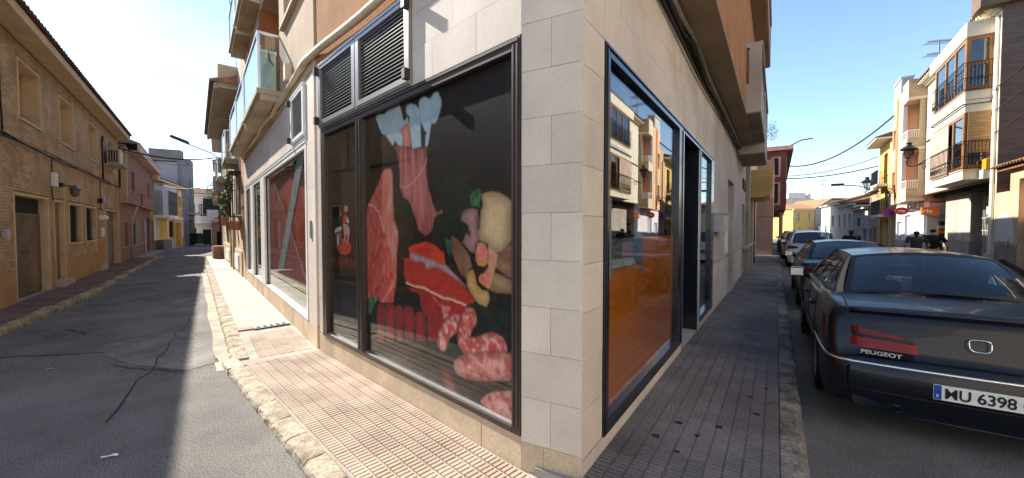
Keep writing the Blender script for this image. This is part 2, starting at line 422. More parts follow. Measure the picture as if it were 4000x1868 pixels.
def kerb_line(name, fr, a0, a1, dfun, L, w, h, m, seed, jit=0.15):
    root = thing(name, None, None, lay(fr, a0, dfun(a0))); root['kind'] = 'structure'
    a = a0; i = 0; r = random.Random(seed)
    while a < a1:
        ln = L * r.uniform(1 - jit, 1 + jit)
        v, f = kerb_mesh(ln, w, h, m, seed + i)
        if fr.sg < 0: v = [(x, -y, z) for x, y, z in v]
        me = bpy.data.meshes.new('kerb_stone'); me.from_pydata(v, [], f); me.materials.append(m)
        me.polygons.foreach_set('use_smooth', [False] * len(me.polygons)); me.update()
        o = bpy.data.objects.new('kerb_stone', me); COL.objects.link(o); o.parent = root
        slope = (dfun(a + ln) - dfun(a)) / ln
        o.matrix_world = lay(fr, a, dfun(a)) @ Matrix.Rotation(math.atan(slope) * fr.sg, 4, 'Z') @ Matrix.Rotation(r.uniform(-0.012, 0.012), 4, 'X')
        a += ln + 0.004; i += 1
    return root
kerb_line('kerb', FL, -5.8, 19.2, lambda a: kl(a) - 0.16, 0.62, 0.17, HL + 0.005, m_kerb, 11)
kerb_line('kerb', FA, 0.1, 16.2, lambda a: 0.745, 0.30, 0.17, HB + 0.012, m_kerbA, 23)
kerb_line('kerb', FB, -0.05, 3.6, lambda a: 0.835, 0.42, 0.15, HB + 0.004, m_kerbA, 31)
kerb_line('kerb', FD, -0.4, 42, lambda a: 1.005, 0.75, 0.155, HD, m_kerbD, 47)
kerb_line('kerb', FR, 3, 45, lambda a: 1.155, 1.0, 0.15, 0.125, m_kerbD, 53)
# gutter strip, patches and seams in the left street
strip_path(FA, [(a, 0.88, 1.06 + 0.015 * math.sin(a * 2.1)) for a in [x * 0.6 for x in range(0, 26)]], 0.004, 'gutter', m_gut)
0 and strip_path(FB, [(a, 0.98, 1.2 + 0.03 * math.sin(a * 3) + max(0, 2.6 - a) * 0.06) for a in [2.0, 2.3, 2.6, 3.0, 3.3, 3.62]], 0.004, 'gutter', m_gut)
def poly_on_road(name, pts, z, m):
    me = bpy.data.meshes.new(name); me.from_pydata([(x, y, gz(y) + z) for x, y in pts], [], [list(range(len(pts)))]); me.materials.append(m)
    o = bpy.data.objects.new(name, me); COL.objects.link(o); o['kind'] = 'structure'; return o
poly_on_road('road_patch', [(-5.15, 6.3), (-4.1, 5.35), (-3.6, 4.85), (-3.75, 4.55), (-4.6, 4.75), (-5.3, 5.1), (-5.75, 5.55), (-5.6, 6.0)], 0.004, m_patch)
poly_on_road('road_patch', [(-7.9, 9.3), (-7.0, 8.1), (-6.4, 7.5), (-6.15, 7.75), (-6.9, 8.7), (-7.5, 9.5)], 0.004, m_patch)
def seam(pts, w):
    v, f = [], []; r = random.Random(len(pts))
    for i, (x, y) in enumerate(pts):
        x2, y2 = pts[min(i + 1, len(pts) - 1)]; x1, y1 = pts[max(i - 1, 0)]
        k = math.hypot(x2 - x1, y2 - y1); nx, ny = -(y2 - y1) / k * w * r.uniform(0.5, 1), (x2 - x1) / k * w * r.uniform(0.5, 1)
        v += [(x + nx, y + ny, gz(y) + 0.006), (x - nx, y - ny, gz(y) + 0.006)]
    for i in range(len(pts) - 1): f.append((2 * i, 2 * i + 1, 2 * i + 3, 2 * i + 2))
    me = bpy.data.meshes.new('road_seam'); me.from_pydata(v, [], f); me.materials.append(m_tar)
    o = bpy.data.objects.new('road_seam', me); COL.objects.link(o); o['kind'] = 'structure'
def wig(a, b, n, j, seed):
    r = random.Random(seed); return [(a[0] + (b[0] - a[0]) * i / n + r.uniform(-j, j), a[1] + (b[1] - a[1]) * i / n + r.uniform(-j, j)) for i in range(n + 1)]
seam(wig((-3.75, 4.5), (-4.75, 4.68), 8, 0.03, 1), 0.012)
seam(wig((-6.6, 5.0), (-5.4, 5.2), 8, 0.04, 2), 0.016)
seam(wig((-3.4, 3.3), (-5.9, 7.2), 16, 0.05, 3), 0.010)
seam(wig((-7.3, 6.4), (-6.6, 6.15), 6, 0.05, 5), 0.02)
# manhole cover
m_iron = mat('cast_iron', (0.16, 0.145, 0.13), 0.6, 0.25, 12, 0.5, 90, metal=0.3)
mh = thing('manhole_cover', 'round iron manhole cover in the asphalt of the shaded narrow street', 'manhole cover', lay(FL, 0.36, 1.46, 0.004))
MB(1).lathe((0, 0, 0), [(0.40, 0.0), (0.40, 0.012), (0.345, 0.012), (0.345, 0.0)], 36).build('frame', m_iron, mh)
mb = MB(1).lathe((0, 0, 0), [(0.335, 0.0), (0.335, 0.008), (0.0, 0.008)], 36); mb.build('lid', m_iron, mh)
mb = MB(1)
for i in range(-4, 5):
    for j in range(-4, 5):
        if i * i + j * j < 18: mb.box(i * 0.07 - 0.02, i * 0.07 + 0.02, j * 0.07 - 0.02, j * 0.07 + 0.02, 0.008, 0.013, 'b')
mb.build('lid_ribs', m_iron, mh)
# drain grate let into the pavement under the shop windows
m_grate = mat('grey_grate', (0.22, 0.24, 0.25), 0.5, 0.2, 10, 0.2, 60, metal=0.4)
gr = thing('drain_grate', 'small grey slotted drain grate set in the sunlit pavement by the corner shop', 'drain', lay(FA, 1.72, 0.03, HB + 0.004) @ Matrix.Rotation(0.12, 4, 'Z'))
mb = MB(1); mb.box(0, 0.2, 0, 0.5, -0.01, 0.0); mb.build('tray', mat('drain_dark', (0.03, 0.03, 0.032)), gr)
bar = MB(1).box(0.01, 0.19, 0, 0.045, 0.0, 0.012).mesh('bar', m_grate)
for k in range(6): piece('bar', bar, gr, (0, 0.01 + k * 0.09, 0))
m_red = mat('red_tile', (0.42, 0.2, 0.16), 0.85, 0.15, 6, 0.3, 80, rand=0.1)
rt = thing('drain_surround', 'short strip of red clay tiles in the pavement beside the drain', 'paving strip', lay(FA, 1.72, 0.55, HB - 0.004))
rb = MB(1).box(0, 0.18, 0, 0.1, 0, 0.012).mesh('tile', m_red)
for k in range(3): piece('tile', rb, rt, (0.004 * k, k * 0.104, 0))
# litter
def litter(name, x, y, z, m, label, w=0.09, h=0.05, rz=0.3):
    r = random.Random(int(x * 100)); v = []
    for i in range(5):
        for j in range(4): v.append((w * (i / 4 - 0.5), h * (j / 3 - 0.5), abs(r.uniform(0, 0.018))))
    f = [(i * 4 + j, i * 4 + j + 1, (i + 1) * 4 + j + 1, (i + 1) * 4 + j) for i in range(4) for j in range(3)]
    me = bpy.data.meshes.new(name); me.from_pydata(v, [], f); me.materials.append(m)
    o = bpy.data.objects.new(name, me); COL.objects.link(o); o.location = (x, y, z); o.rotation_euler = (0, 0, rz); tag(o, label, 'litter')
    so = o.modifiers.new('s', 'SOLIDIFY'); so.thickness = 0.002
m_paper = mat('white_paper', (0.75, 0.76, 0.76), 0.8, 0.05, 20, 0.1)
litter('paper_scrap', -2.88, 2.80, 0.006, m_paper, 'crumpled white paper scrap on the shaded asphalt', 0.09, 0.02, 0.5)
litter('plastic_wrapper', -1.345, 2.70, 0.006, mat('pale_blue_plastic', (0.6, 0.72, 0.8), 0.3, 0.05, 20, 0.1), 'pale blue plastic wrapper against the corner kerb', 0.07, 0.05, 1.0)
litter('dry_leaf', -5.35, 4.55, 0.006, mat('dry_leaf', (0.45, 0.3, 0.15), 0.8), 'tiny pale dry leaf on the road by the bright patch', 0.05, 0.025, 0.2)
for (a, d, w) in ((1.05, 0.35, 0.03), (1.15, 0.62, 0.025), (0.92, 0.5, 0.02), (1.9, 0.78, 0.025), (0.75, 0.25, 0.03), (1.55, 0.85, 0.025), (0.62, 0.42, 0.022), (2.2, 0.9, 0.02)):
    q = FD.w(a, d); v = [(q.x + w * math.cos(t * 0.7) * (1 + 0.3 * math.sin(t * 2.3)), q.y + w * math.sin(t * 0.7) * (1 + 0.25 * math.cos(t * 1.7)), HD + 0.0012) for t in range(9)]
    me = bpy.data.meshes.new('gum_stain'); me.from_pydata(v, [], [list(range(9))]); me.materials.append(m_tar)
    o = bpy.data.objects.new('gum_stain', me); COL.objects.link(o); o.parent = pavD
# ---------------------------------------------------------------- corner building
m_stone = mat('cream_limestone', (0.63, 0.54, 0.455), 0.7, 0.08, 1.4, 0.06, 55, rand=0.07, speck=0.05, spec=0.25)
m_plinth = mat('plinth_limestone', (0.56, 0.435, 0.30), 0.75, 0.14, 1.6, 0.15, 55, rand=0.08, speck=0.12)
m_mort = mat('joint_mortar', (0.33, 0.27, 0.21), 0.95, 0.1, 8, 0.2)
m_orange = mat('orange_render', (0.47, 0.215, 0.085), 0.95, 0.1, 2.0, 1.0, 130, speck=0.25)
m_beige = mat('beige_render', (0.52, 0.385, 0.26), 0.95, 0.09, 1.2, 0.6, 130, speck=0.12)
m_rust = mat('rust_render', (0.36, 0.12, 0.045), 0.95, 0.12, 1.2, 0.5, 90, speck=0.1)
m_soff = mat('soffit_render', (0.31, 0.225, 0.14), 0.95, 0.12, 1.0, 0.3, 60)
m_cast = mat('cast_concrete', (0.47, 0.38, 0.27), 0.9, 0.12, 1.2, 0.3, 60)
m_castD = mat('grey_cast_concrete', (0.46, 0.385, 0.33), 0.9, 0.1, 1.4, 0.3, 60)
m_plasD = mat('grey_plaster', (0.52, 0.45, 0.385), 0.9, 0.1, 1.3, 0.25, 60, speck=0.06)
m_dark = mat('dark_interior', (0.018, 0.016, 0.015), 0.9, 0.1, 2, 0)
m_alu = mat('grey_aluminium', (0.34, 0.325, 0.31), 0.35, 0.06, 6, 0.05, 90, metal=0.55, spec=0.5)
m_alud = mat('dark_bronze_aluminium', (0.055, 0.042, 0.036), 0.32, 0.06, 6, 0.05, 90, metal=0.3, spec=0.5)
m_aluw = mat('white_aluminium', (0.80, 0.78, 0.74), 0.4, 0.05, 5, 0.05, 90, spec=0.5)
m_bright = mat('bare_aluminium', (0.72, 0.72, 0.70), 0.3, 0.04, 5, 0.03, 90, metal=0.8, spec=0.5)
m_blk = mat('black_lacquer', (0.010, 0.012, 0.022), 0.22, 0.1, 5, 0.02, 90, spec=0.6, coat=0.3)
m_lslat = mat('louvre_slat', (0.33, 0.32, 0.30), 0.4, 0.05, 5, 0.03, metal=0.5)
m_slat = mat('black_slat', (0.03, 0.03, 0.031), 0.5, 0.1, 5, 0.05)
g_shop = glassmat('shop_glass', 0.035, (0.95, 0.96, 0.96), 0.0, 4.0, 0.8)
g_shopD = glassmat('street_glass', 0.07, (0.92, 0.94, 0.94), 0.0, 3.6, 0.82)
g_win = glassmat('window_glass', 0.12, (0.6, 0.65, 0.68), 0.0, 3.0, 0.86)
g_bal = glassmat('balcony_glass', 0.10, (0.80, 0.90, 0.90), 0.03, 3.0, 0.85)
cb = thing('corner_building', 'cream stone corner building with dark shop windows and orange upper floors on the sharp bend', 'building', FC.at(0, 0, 0))
def P(mb, name, m, fr, parent=cb, **k):
    o = mb.build(name, m, parent, **k); o.matrix_world = fr.M; return o
EC = 0.4071
foot = [FA.w(9.65, 0), FA.w(0, 0), FB.w(0, 0), FD.w(0, 0), FD.w(13.0, 0)]
def inset_foot(k): return [FA.w(9.65, -k), FA.w(0.3 * k, -k), FB.w(0.1 * k, -k), FD.w(0.2 * k + k * 0.5, -k), FD.w(13.0, -k)]
def world_prism(name, pts, z0, z1, m, parent):
    me = bpy.data.meshes.new(name); n = len(pts)
    v = [(q[0], q[1], z) for z in (z0, z1) for q in pts]
    f = [list(range(n))[::-1], list(range(n, 2 * n))] + [[i, (i + 1) % n, n + (i + 1) % n, n + i] for i in range(n)]
    me.from_pydata(v, [], f); me.materials.append(m); o = bpy.data.objects.new(name, me); COL.objects.link(o)
    o.parent = parent; o.matrix_world = Matrix.Identity(4); return o
world_prism('interior_light_block', inset_foot(1.0), -0.3, 3.7, m_dark, cb)  # closed dark core put in to block light behind the shop windows
world_prism('floor_light_block', inset_foot(0.035), 3.68, 3.80, m_dark, cb)  # unseen dark slab put in to keep light from above out
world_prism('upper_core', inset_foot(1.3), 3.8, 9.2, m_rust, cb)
world_prism('roof_slab', inset_foot(0.01), 9.2, 9.5, m_cast, cb)
PC = {}
def panels(fr, a_edges, z_edges, m=m_stone, parent=cb, name='stone_panel', back=True, d=0.0, gap=0.0025, stagger=None):
    """cladding panels of one wall field, each its own slab, over a recessed mortar bed"""
    for zi in range(len(z_edges) - 1):
        z0, z1 = z_edges[zi], z_edges[zi + 1]
        ae = a_edges[zi % len(a_edges)] if isinstance(a_edges[0], (list, tuple)) else a_edges
        for ai in range(len(ae) - 1):
            w, h = ae[ai + 1] - ae[ai] - gap, z1 - z0 - gap
            key = (round(w, 3), round(h, 3), m.name, fr.sg)
            if key not in PC: PC[key] = MB(fr.sg).box(0, w, -0.03, 0, 0, h).mesh(name, m)
            o = bpy.data.objects.new(name, PC[key]); COL.objects.link(o); o.parent = parent
            o.matrix_world = fr.at(ae[ai] + gap / 2, d + random.uniform(-0.001, 0.001), z0 + gap / 2)
    if back:
        aa = [x for e in (a_edges if isinstance(a_edges[0], (list, tuple)) else [a_edges]) for x in e]
        wallbed[fr].box(min(aa) + 0.004, max(aa) - 0.004, -0.16 + d, -0.008 + d, z_edges[0] + 0.004, z_edges[-1] - 0.004)
wallbed = {FA: MB(1), FB: MB(1), FC: MB(1), FD: MB(-1)}
# C, the narrow blunt face
cz = [0.257 + 0.2965 * k for k in range(13)]
panels(FC, [[0, 0.203, EC], [0, EC]], cz)
panels(FC, [0, 0.25, EC], [-0.1, 0.257], m_plinth)
# B, the meat window
zb = [2.872, 3.168, 3.465, 3.665]
panels(FB, [[0, 0.445, 1.0, 1.30], [0, 0.72, 1.30], [0, 0.445, 1.0, 1.30]], zb)
panels(FB, [3.455, 3.60], [0.30, 0.75, 1.3, 1.85, 2.4, 2.9, 3.665])
panels(FB, [0, 0.40, 1.25, 2.15, 2.41, 2.90, 3.60], [-0.1, 0.285], m_plinth)
# A, the long shop front
za = [0.34, 0.95, 1.56, 2.17, 2.78, 3.2, 3.68]
panels(FA, [0.01, 0.50], za)
panels(FA, [1.46, 2.3, 3.1, 3.9, 4.7, 5.5, 6.3, 7.1, 7.9, 8.7, 9.64], [2.93, 3.3, 3.68])
panels(FA, [8.95, 9.64], [0.34, 0.95, 1.56, 2.17, 2.92])
panels(FA, [0.01, 0.55, 1.5, 2.5, 3.5, 4.5, 5.4, 6.3, 7.2, 8.1, 9.0, 9.64], [-0.1, 0.335], m_plinth)
# D
zd = [0.235, 0.53, 0.83, 1.13, 1.425, 1.72, 2.02, 2.315, 2.61, 2.876]
panels(FD, [0, 0.335], zd)
panels(FD, [[0, 0.335, 0.95, 1.55, 2.15, 2.75, 3.35, 3.95, 4.55, 5.15, 5.78], [0, 0.65, 1.25, 1.85, 2.45, 3.05, 3.65, 4.25, 4.85, 5.45, 5.78]], [2.88, 3.17, 3.465, 3.79])
panels(FD, [0, 0.335, 1.2, 2.1, 3.02], [-0.05, 0.225], m_stone)
panels(FD, [4.28, 5.0, 5.80], [-0.05, 0.20], m_stone)
for fr, mb in wallbed.items(): P(mb, 'wall_bed', m_mort, fr)
# plastered stretch of D with door openings and a low stone dado
mb = MB(-1); mb.holes(5.785, 12.95, -0.3, 4.0, [(8.40, 9.92, 0.12, 2.78)], -0.2, -0.002); P(mb, 'wall', m_plasD, FD)
mb = MB(-1); mb.box(5.79, 8.39, -0.001, 0.02, 0.96, 1.02); mb.box(9.93, 12.93, -0.001, 0.02, 0.96, 1.02); P(mb, 'dado_rail', m_castD, FD)
for k, (a0, a1) in enumerate(((5.79, 7.1), (7.104, 8.39), (9.93, 11.4), (11.404, 12.93))):
    for z0, z1 in ((-0.1, 0.33), (0.334, 0.66), (0.664, 0.955)):
        o = MB(-1, (a0, 0, z0)).box(a0, a1, -0.001, 0.012, z0, z1).build('stone_panel', m_stone, cb); o.matrix_world = FD.at(a0, 0, z0)
mb = MB(-1); mb.box(8.40, 9.92, -0.22, -0.20, 0.1, 2.8); P(mb, 'street_door', mat('dull_door', (0.10, 0.09, 0.08), 0.5), FD)
mb = MB(-1); mb.box(8.36, 9.96, -0.2, 0.05, 0.05, 0.13); P(mb, 'door_step', m_castD, FD)
# ---- windows
def bars(mb, rects, d0, d1):
    for a0, a1, z0, z1 in rects: mb.box(a0, a1, d0, d1, z0, z1)
# B: dark frame with one mullion
mb = MB(1)
bars(mb, [(0.004, 0.078, 0.29, 2.865), (3.33, 3.45, 0.29, 2.865), (2.305, 2.44, 0.33, 2.785)], -0.075, 0.012)
bars(mb, [(0.078, 3.33, 2.785, 2.862)], -0.075, 0.010); bars(mb, [(0.078, 3.33, 0.29, 0.327)], -0.075, 0.014)
bars(mb, [(0.02, 3.43, 2.835, 2.855), (0.02, 0.035, 0.34, 2.82), (0.055, 0.068, 0.34, 2.82), (2.33, 2.345, 0.34, 2.78), (2.40, 2.415, 0.34, 2.78)], 0.008, 0.018)
wf = P(mb, 'window_frame', m_alud, FB)
mb = MB(1); bars(mb, [(0.079, 2.304, 0.3275, 0.338), (2.441, 3.329, 0.3275, 0.338)], -0.07, -0.004); P(mb, 'sill_glint', m_bright, FB, wf)  # pale strip stands in for the sun's gleam on the dark sill
mb = MB(1); mb.box(0.078, 2.305, -0.038, -0.030, 0.327, 2.785); P(mb, 'glass_pane', g_shop, FB, wf)
mb = MB(1); mb.box(2.44, 3.33, -0.038, -0.030, 0.327, 2.785); P(mb, 'glass_pane', g_shop, FB, wf)
# louvred vents above B and A
def louvre(fr, a0, a1, z0, z1, m, hinge):
    mb = MB(1); w = 0.075
    bars(mb, [(a0, a0 + w, z0, z1), (a1 - w, a1, z0, z1), (a0 + w, a1 - w, z0, z0 + w), (a0 + w, a1 - w, z1 - w, z1)], -0.06, 0.035)
    bars(mb, [(a0 + 0.015, a1 - 0.015, z0 + 0.02, z0 + 0.034), (a0 + 0.015, a1 - 0.015, z1 - 0.034, z1 - 0.02)], 0.03, 0.042)
    lv = P(mb, 'vent_shutter', m, fr)
    mb = MB(1); mb.box(a0 + 0.02, a1 - 0.02, -0.12, -0.10, z0 + 0.02, z1 - 0.02); P(mb, 'backing', m_dark, fr, lv)
    L = a1 - a0 - 2 * w; n = int((z1 - z0 - 2 * w) / 0.033)
    sm = MB(1).xsec([(-0.03, 0), (-0.028, 0.003), (0.016, -0.012), (0.016, -0.0165)], 0, L).mesh('slat', m_lslat)
    for k in range(n):
        o = bpy.data.objects.new('slat', sm); COL.objects.link(o); o.parent = lv; o.matrix_world = fr.at(a0 + w, 0, z0 + w + (k + 0.75) * (z1 - z0 - 2 * w) / n)
    hm = MB(1).box(0, 0.05, 0.03, 0.085, 0, 0.09).mesh('hinge', m_slat)
    for a in hinge:
        for z in (z0 + 0.03, z1 - 0.14):
            o = bpy.data.objects.new('hinge', hm); COL.objects.link(o); o.parent = lv; o.matrix_world = fr.at(a, 0, z)
louvre(FB, 1.305, 2.375, 2.885, 3.655, m_alu, (1.29,))
louvre(FB, 2.395, 3.45, 2.885, 3.655, m_alu, (3.42,))
louvre(FA, 0.51, 1.45, 2.92, 3.66, m_aluw, (1.41,))
mb = MB(1); bars(mb, [(1.30, 3.452, 2.8655, 2.884)], -0.06, 0.02); P(mb, 'transom', m_alu, FB)
# A: pale aluminium shop front, three panes
mb = MB(1)
bars(mb, [(0.50, 0.575, 0.34, 2.915), (4.83, 5.47, 0.34, 2.915), (7.03, 7.64, 0.34, 2.915), (8.88, 8.945, 0.34, 2.915)], -0.08, 0.01)
bars(mb, [(0.575, 4.83, 2.765, 2.912), (5.47, 7.03, 2.765, 2.912), (7.64, 8.88, 2.765, 2.912), (0.575, 4.83, 0.34, 0.366), (5.47, 7.03, 0.34, 0.366), (7.64, 8.88, 0.34, 0.366)], -0.08, 0.008)
bars(mb, [(0.51, 8.93, 2.83, 2.85), (0.51, 8.93, 2.89, 2.905)], 0.006, 0.02)
af = P(mb, 'window_frame', m_aluw, FA)
for a0, a1 in ((0.575, 4.83), (5.47, 7.03), (7.64, 8.88)):
    mb = MB(1); mb.box(a0, a1, -0.05, -0.042, 0.366, 2.765); P(mb, 'glass_pane', g_shop, FA, af)
    mb = MB(1); bars(mb, [(a0, a0 + 0.02, 0.366, 2.765), (a1 - 0.02, a1, 0.366, 2.765), (a0 + 0.02, a1 - 0.02, 2.745, 2.765)], -0.075, -0.03); P(mb, 'gasket', m_slat, FA, af)
    mb = MB(1); mb.box(a0 + 0.02, a1 - 0.02, -0.95, -0.06, 0.30, 0.34); P(mb, 'display_floor', m_conc, FA, af)
# D: two black framed windows either side of the recessed door
mb = MB(-1)
bars(mb, [(0.345, 0.425, 0.23, 2.868), (2.72, 2.93, 0.23, 2.868), (0.425, 2.72, 2.79, 2.868), (0.425, 2.72, 0.23, 0.335)], -0.09, 0.012)
bars(mb, [(2.93, 4.28, 2.795, 2.868)], -0.09, 0.008)
bars(mb, [(4.285, 4.36, 0.205, 2.862), (5.46, 5.775, 0.205, 2.862), (4.36, 5.46, 2.80, 2.862), (4.36, 5.46, 0.205, 0.30)], -0.09, 0.011)
bars(mb, [(0.36, 5.77, 2.84, 2.855), (0.36, 0.375, 0.25, 2.83), (2.90, 2.925, 0.25, 2.80)], 0.01, 0.022)
df = P(mb, 'window_frame', m_blk, FD)
mb = MB(-1); bars(mb, [(2.93, 2.97, 0.23, 2.79), (4.275, 4.283, 0.2, 2.8)], -0.06, 0.018); P(mb, 'jamb_strip', m_bright, FD, df)
mb = MB(-1); mb.box(0.425, 2.72, -0.038, -0.030, 0.335, 2.79); P(mb, 'glass_pane', g_shopD, FD, df)
mb = MB(-1); mb.box(4.36, 5.46, -0.038, -0.030, 0.30, 2.80); P(mb, 'glass_pane', g_shopD, FD, df)
mb = MB(-1); bars(mb, [(4.24, 4.279, 0.12, 2.79)], -1.0, -0.01); P(mb, 'door_leaf', m_blk, FD)
mb = MB(-1); bars(mb, [(2.90, 2.93, 0.12, 2.79)], -1.0, -0.09); P(mb, 'recess_side', m_dark, FD)
ds = MB(-1); ds.box(2.94, 4.23, -0.66, -0.64, 0.12, 2.8); sh = P(ds, 'roller_shutter', m_slat, FD)
sm = MB(-1).xsec([(-0.635, 0), (-0.615, 0.02), (-0.615, 0.055), (-0.635, 0.075)], 0, 1.28).mesh('slat', mat('grey_slat', (0.075, 0.08, 0.09), 0.45, 0.1, 5, 0.05, metal=0.3))
for k in range(34):
    o = bpy.data.objects.new('slat', sm); COL.objects.link(o); o.parent = sh; o.matrix_world = FD.at(2.945, 0, 0.15 + k * 0.0775)
mb = MB(-1); mb.box(2.94, 4.235, -1.0, -0.01, 0.05, 0.118); P(mb, 'threshold', m_castD, FD)
# ---- upper floors
mb = MB(1); mb.holes(-0.02, 9.65, 3.70, 9.2, [(0.75, 2.06, 4.98, 6.5), (2.53, 5.0, 4.06, 6.5), (5.3, 6.2, 4.06, 6.3), (7.5, 8.6, 4.06, 6.3), (4.95, 7.4, 6.85, 9.0), (2.6, 3.6, 7.2, 8.7)], -1.28, -0.001)
P(mb, 'upper_wall', m_beige, FA)
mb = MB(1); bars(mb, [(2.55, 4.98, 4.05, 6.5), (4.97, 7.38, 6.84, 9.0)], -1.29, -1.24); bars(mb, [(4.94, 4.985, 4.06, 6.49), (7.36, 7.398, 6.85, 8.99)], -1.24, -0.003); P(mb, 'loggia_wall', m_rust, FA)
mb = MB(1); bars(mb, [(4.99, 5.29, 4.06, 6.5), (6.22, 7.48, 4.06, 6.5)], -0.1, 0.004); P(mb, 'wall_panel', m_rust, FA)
mb = MB(1); bars(mb, [(0.6, 2.08, 4.93, 4.985)], -0.1, 0.07); P(mb, 'window_sill', m_cast, FA)
mb = MB(1); mb.box(0.76, 2.05, -0.30, -0.25, 4.98, 6.5); P(mb, 'shutter', m_soff, FA)
mb = MB(1); mb.box(-0.02, 3.62, -0.3, -0.012, 3.66, 9.2); P(mb, 'upper_wall', m_orange, FB)
mb = MB(1); mb.box(-0.02, EC + 0.02, -0.3, -0.010, 4.1, 9.2); P(mb, 'upper_wall', m_orange, FC)
# D side: overhanging orange volume, concrete balcony boxes beyond
mb = MB(-1); mb.box(0.9, 10.57, -0.2, 0.40, 3.95, 6.6); P(mb, 'upper_wall', m_orange, FD)
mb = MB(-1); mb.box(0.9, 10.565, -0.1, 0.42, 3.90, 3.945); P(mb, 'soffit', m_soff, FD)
mb = MB(-1); mb.box(0.9, 13.0, -0.2, 0.28, 6.75, 9.2); P(mb, 'upper_wall', m_orange, FD)
def balcony_box(fr, a0, a1, d1, z0, zs, zp, par=cb):
    mb = MB(fr.sg); mb.box(a0, a1, -0.05, d1, z0, zs); b = P(mb, 'balcony', m_castD, fr, par)
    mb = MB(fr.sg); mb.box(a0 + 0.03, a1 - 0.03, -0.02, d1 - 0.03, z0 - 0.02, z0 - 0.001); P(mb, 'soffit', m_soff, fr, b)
    mb = MB(fr.sg); bars(mb, [(a0, a1, zp - 0.09, zp)], d1 - 0.16, d1 + 0.02); bars(mb, [(a0, a0 + 0.14, zp - 0.09, zp), (a1 - 0.14, a1, zp - 0.09, zp)], 0, d1 - 0.16); P(mb, 'rail', m_castD, fr, b)
    mb = MB(fr.sg); bars(mb, [(a0, a0 + 0.14, zs, zp - 0.09), (a1 - 0.14, a1, zs, zp - 0.09)], 0.45, d1); P(mb, 'pier', m_castD, fr, b)
    bm = MB(fr.sg).lathe((0, 0, 0), [(0.035, 0), (0.05, 0.1), (0.06, 0.2), (0.03, 0.4), (0.035, 0.55), (0.05, 0.6)], 8).mesh('baluster', m_castD)
    a = a0 + 0.25
    while a < a1 - 0.2:
        o = bpy.data.objects.new('baluster', bm); COL.objects.link(o); o.parent = b; o.matrix_world = fr.at(a, d1 - 0.08, zs) @ Matrix.Diagonal((1, 1, (zp - 0.09 - zs) / 0.6, 1)); a += 0.18
    return b
balcony_box(FD, 7.2, 10.57, 0.66, 3.96, 4.55, 5.35)
balcony_box(FD, 10.58, 13.2, 0.66, 3.68, 4.62, 5.40)
balcony_box(FD, 7.2, 12.6, 0.72, 6.6, 6.85, 7.9)
mb = MB(-1); bars(mb, [(10.6, 12.95, 4.0, 6.6)], -0.2, 0.1); P(mb, 'upper_wall', m_beige, FD)
mb = MB(-1); bars(mb, [(6.2, 13.2, 9.15, 9.3)], 0.0, 0.75); P(mb, 'cornice', m_cast, FD)
# A side balconies with glass railings
def glass_balcony(fr, a0, a1, d1, zu, par, th=0.19, gh=0.95):
    mb = MB(fr.sg); mb.box(a0, a1, -0.05, d1 - 0.05, zu, zu + th * 0.55); mb.box(a0 - 0.02, a1 + 0.02, -0.05, d1, zu + th * 0.55, zu + th)
    b = P(mb, 'balcony', m_cast, fr, par); z0 = zu + th + 0.03
    for r in ((a0, a1, d1 - 0.045, d1 - 0.037), (a0, a0 + 0.008, 0.01, d1 - 0.05)):
        mb = MB(fr.sg); mb.box(r[0] + 0.02, r[1] - (0.02 if r[1] - r[0] > 0.1 else 0) + (0.02 if r[1] - r[0] < 0.1 else 0), r[2], r[3], z0, z0 + gh - 0.04); P(mb, 'glass_panel', g_bal, fr, b)
    mb = MB(fr.sg); bars(mb, [(a0, a1, z0 + gh - 0.035, z0 + gh)], d1 - 0.06, d1 - 0.02); bars(mb, [(a0, a0 + 0.04, z0 + gh - 0.035, z0 + gh)], 0, d1 - 0.06)
    bars(mb, [(a0, a0 + 0.04, z0 - 0.03, z0 + gh - 0.036), (a1 - 0.04, a1, z0 - 0.03, z0 + gh - 0.036)], d1 - 0.06, d1 - 0.02)
    bars(mb, [(a0 + 0.04, a1 - 0.04, z0 - 0.01, z0 + 0.02)], d1 - 0.058, d1 - 0.022); P(mb, 'rail', m_bright, fr, b)
    return b
glass_balcony(FA, 2.51, 5.05, 0.36, 3.86, cb)
glass_balcony(FA, 5.30, 7.2, 0.36, 3.86, cb)
glass_balcony(FA, 7.38, 9.5, 0.36, 3.86, cb)
glass_balcony(FA, 4.9, 6.65, 0.38, 6.62, cb)
glass_balcony(FA, 6.88, 8.7, 0.38, 6.62, cb)
sc_ = thing('balcony_white_infill', 'added white cabinet with a dark potted plant behind the glass of the first balcony', 'infill', FA.at(2.66, 0.16, 4.10))  # white box put in so the balcony glass looks whitish
m_infill = mat('glass_whitening', (0.66, 0.70, 0.68), 0.6, 0.08, 3, 0.05)
Q0 = lambda mb, n, m: mb.build(n, m, sc_)
Q0(MB(1).box(0, 0.5, -0.12, 0.11, 0, 0.62), 'body', m_infill); Q0(MB(1).box(-0.02, 0.52, -0.13, 0.12, 0.62, 0.68), 'top', m_infill); Q0(MB(1).tube([(-0.02, 0.0, 0.68), (-0.03, -0.02, 0.5), (-0.035, -0.08, 0.42)], 0.012, 5), 'stem', m_slat)
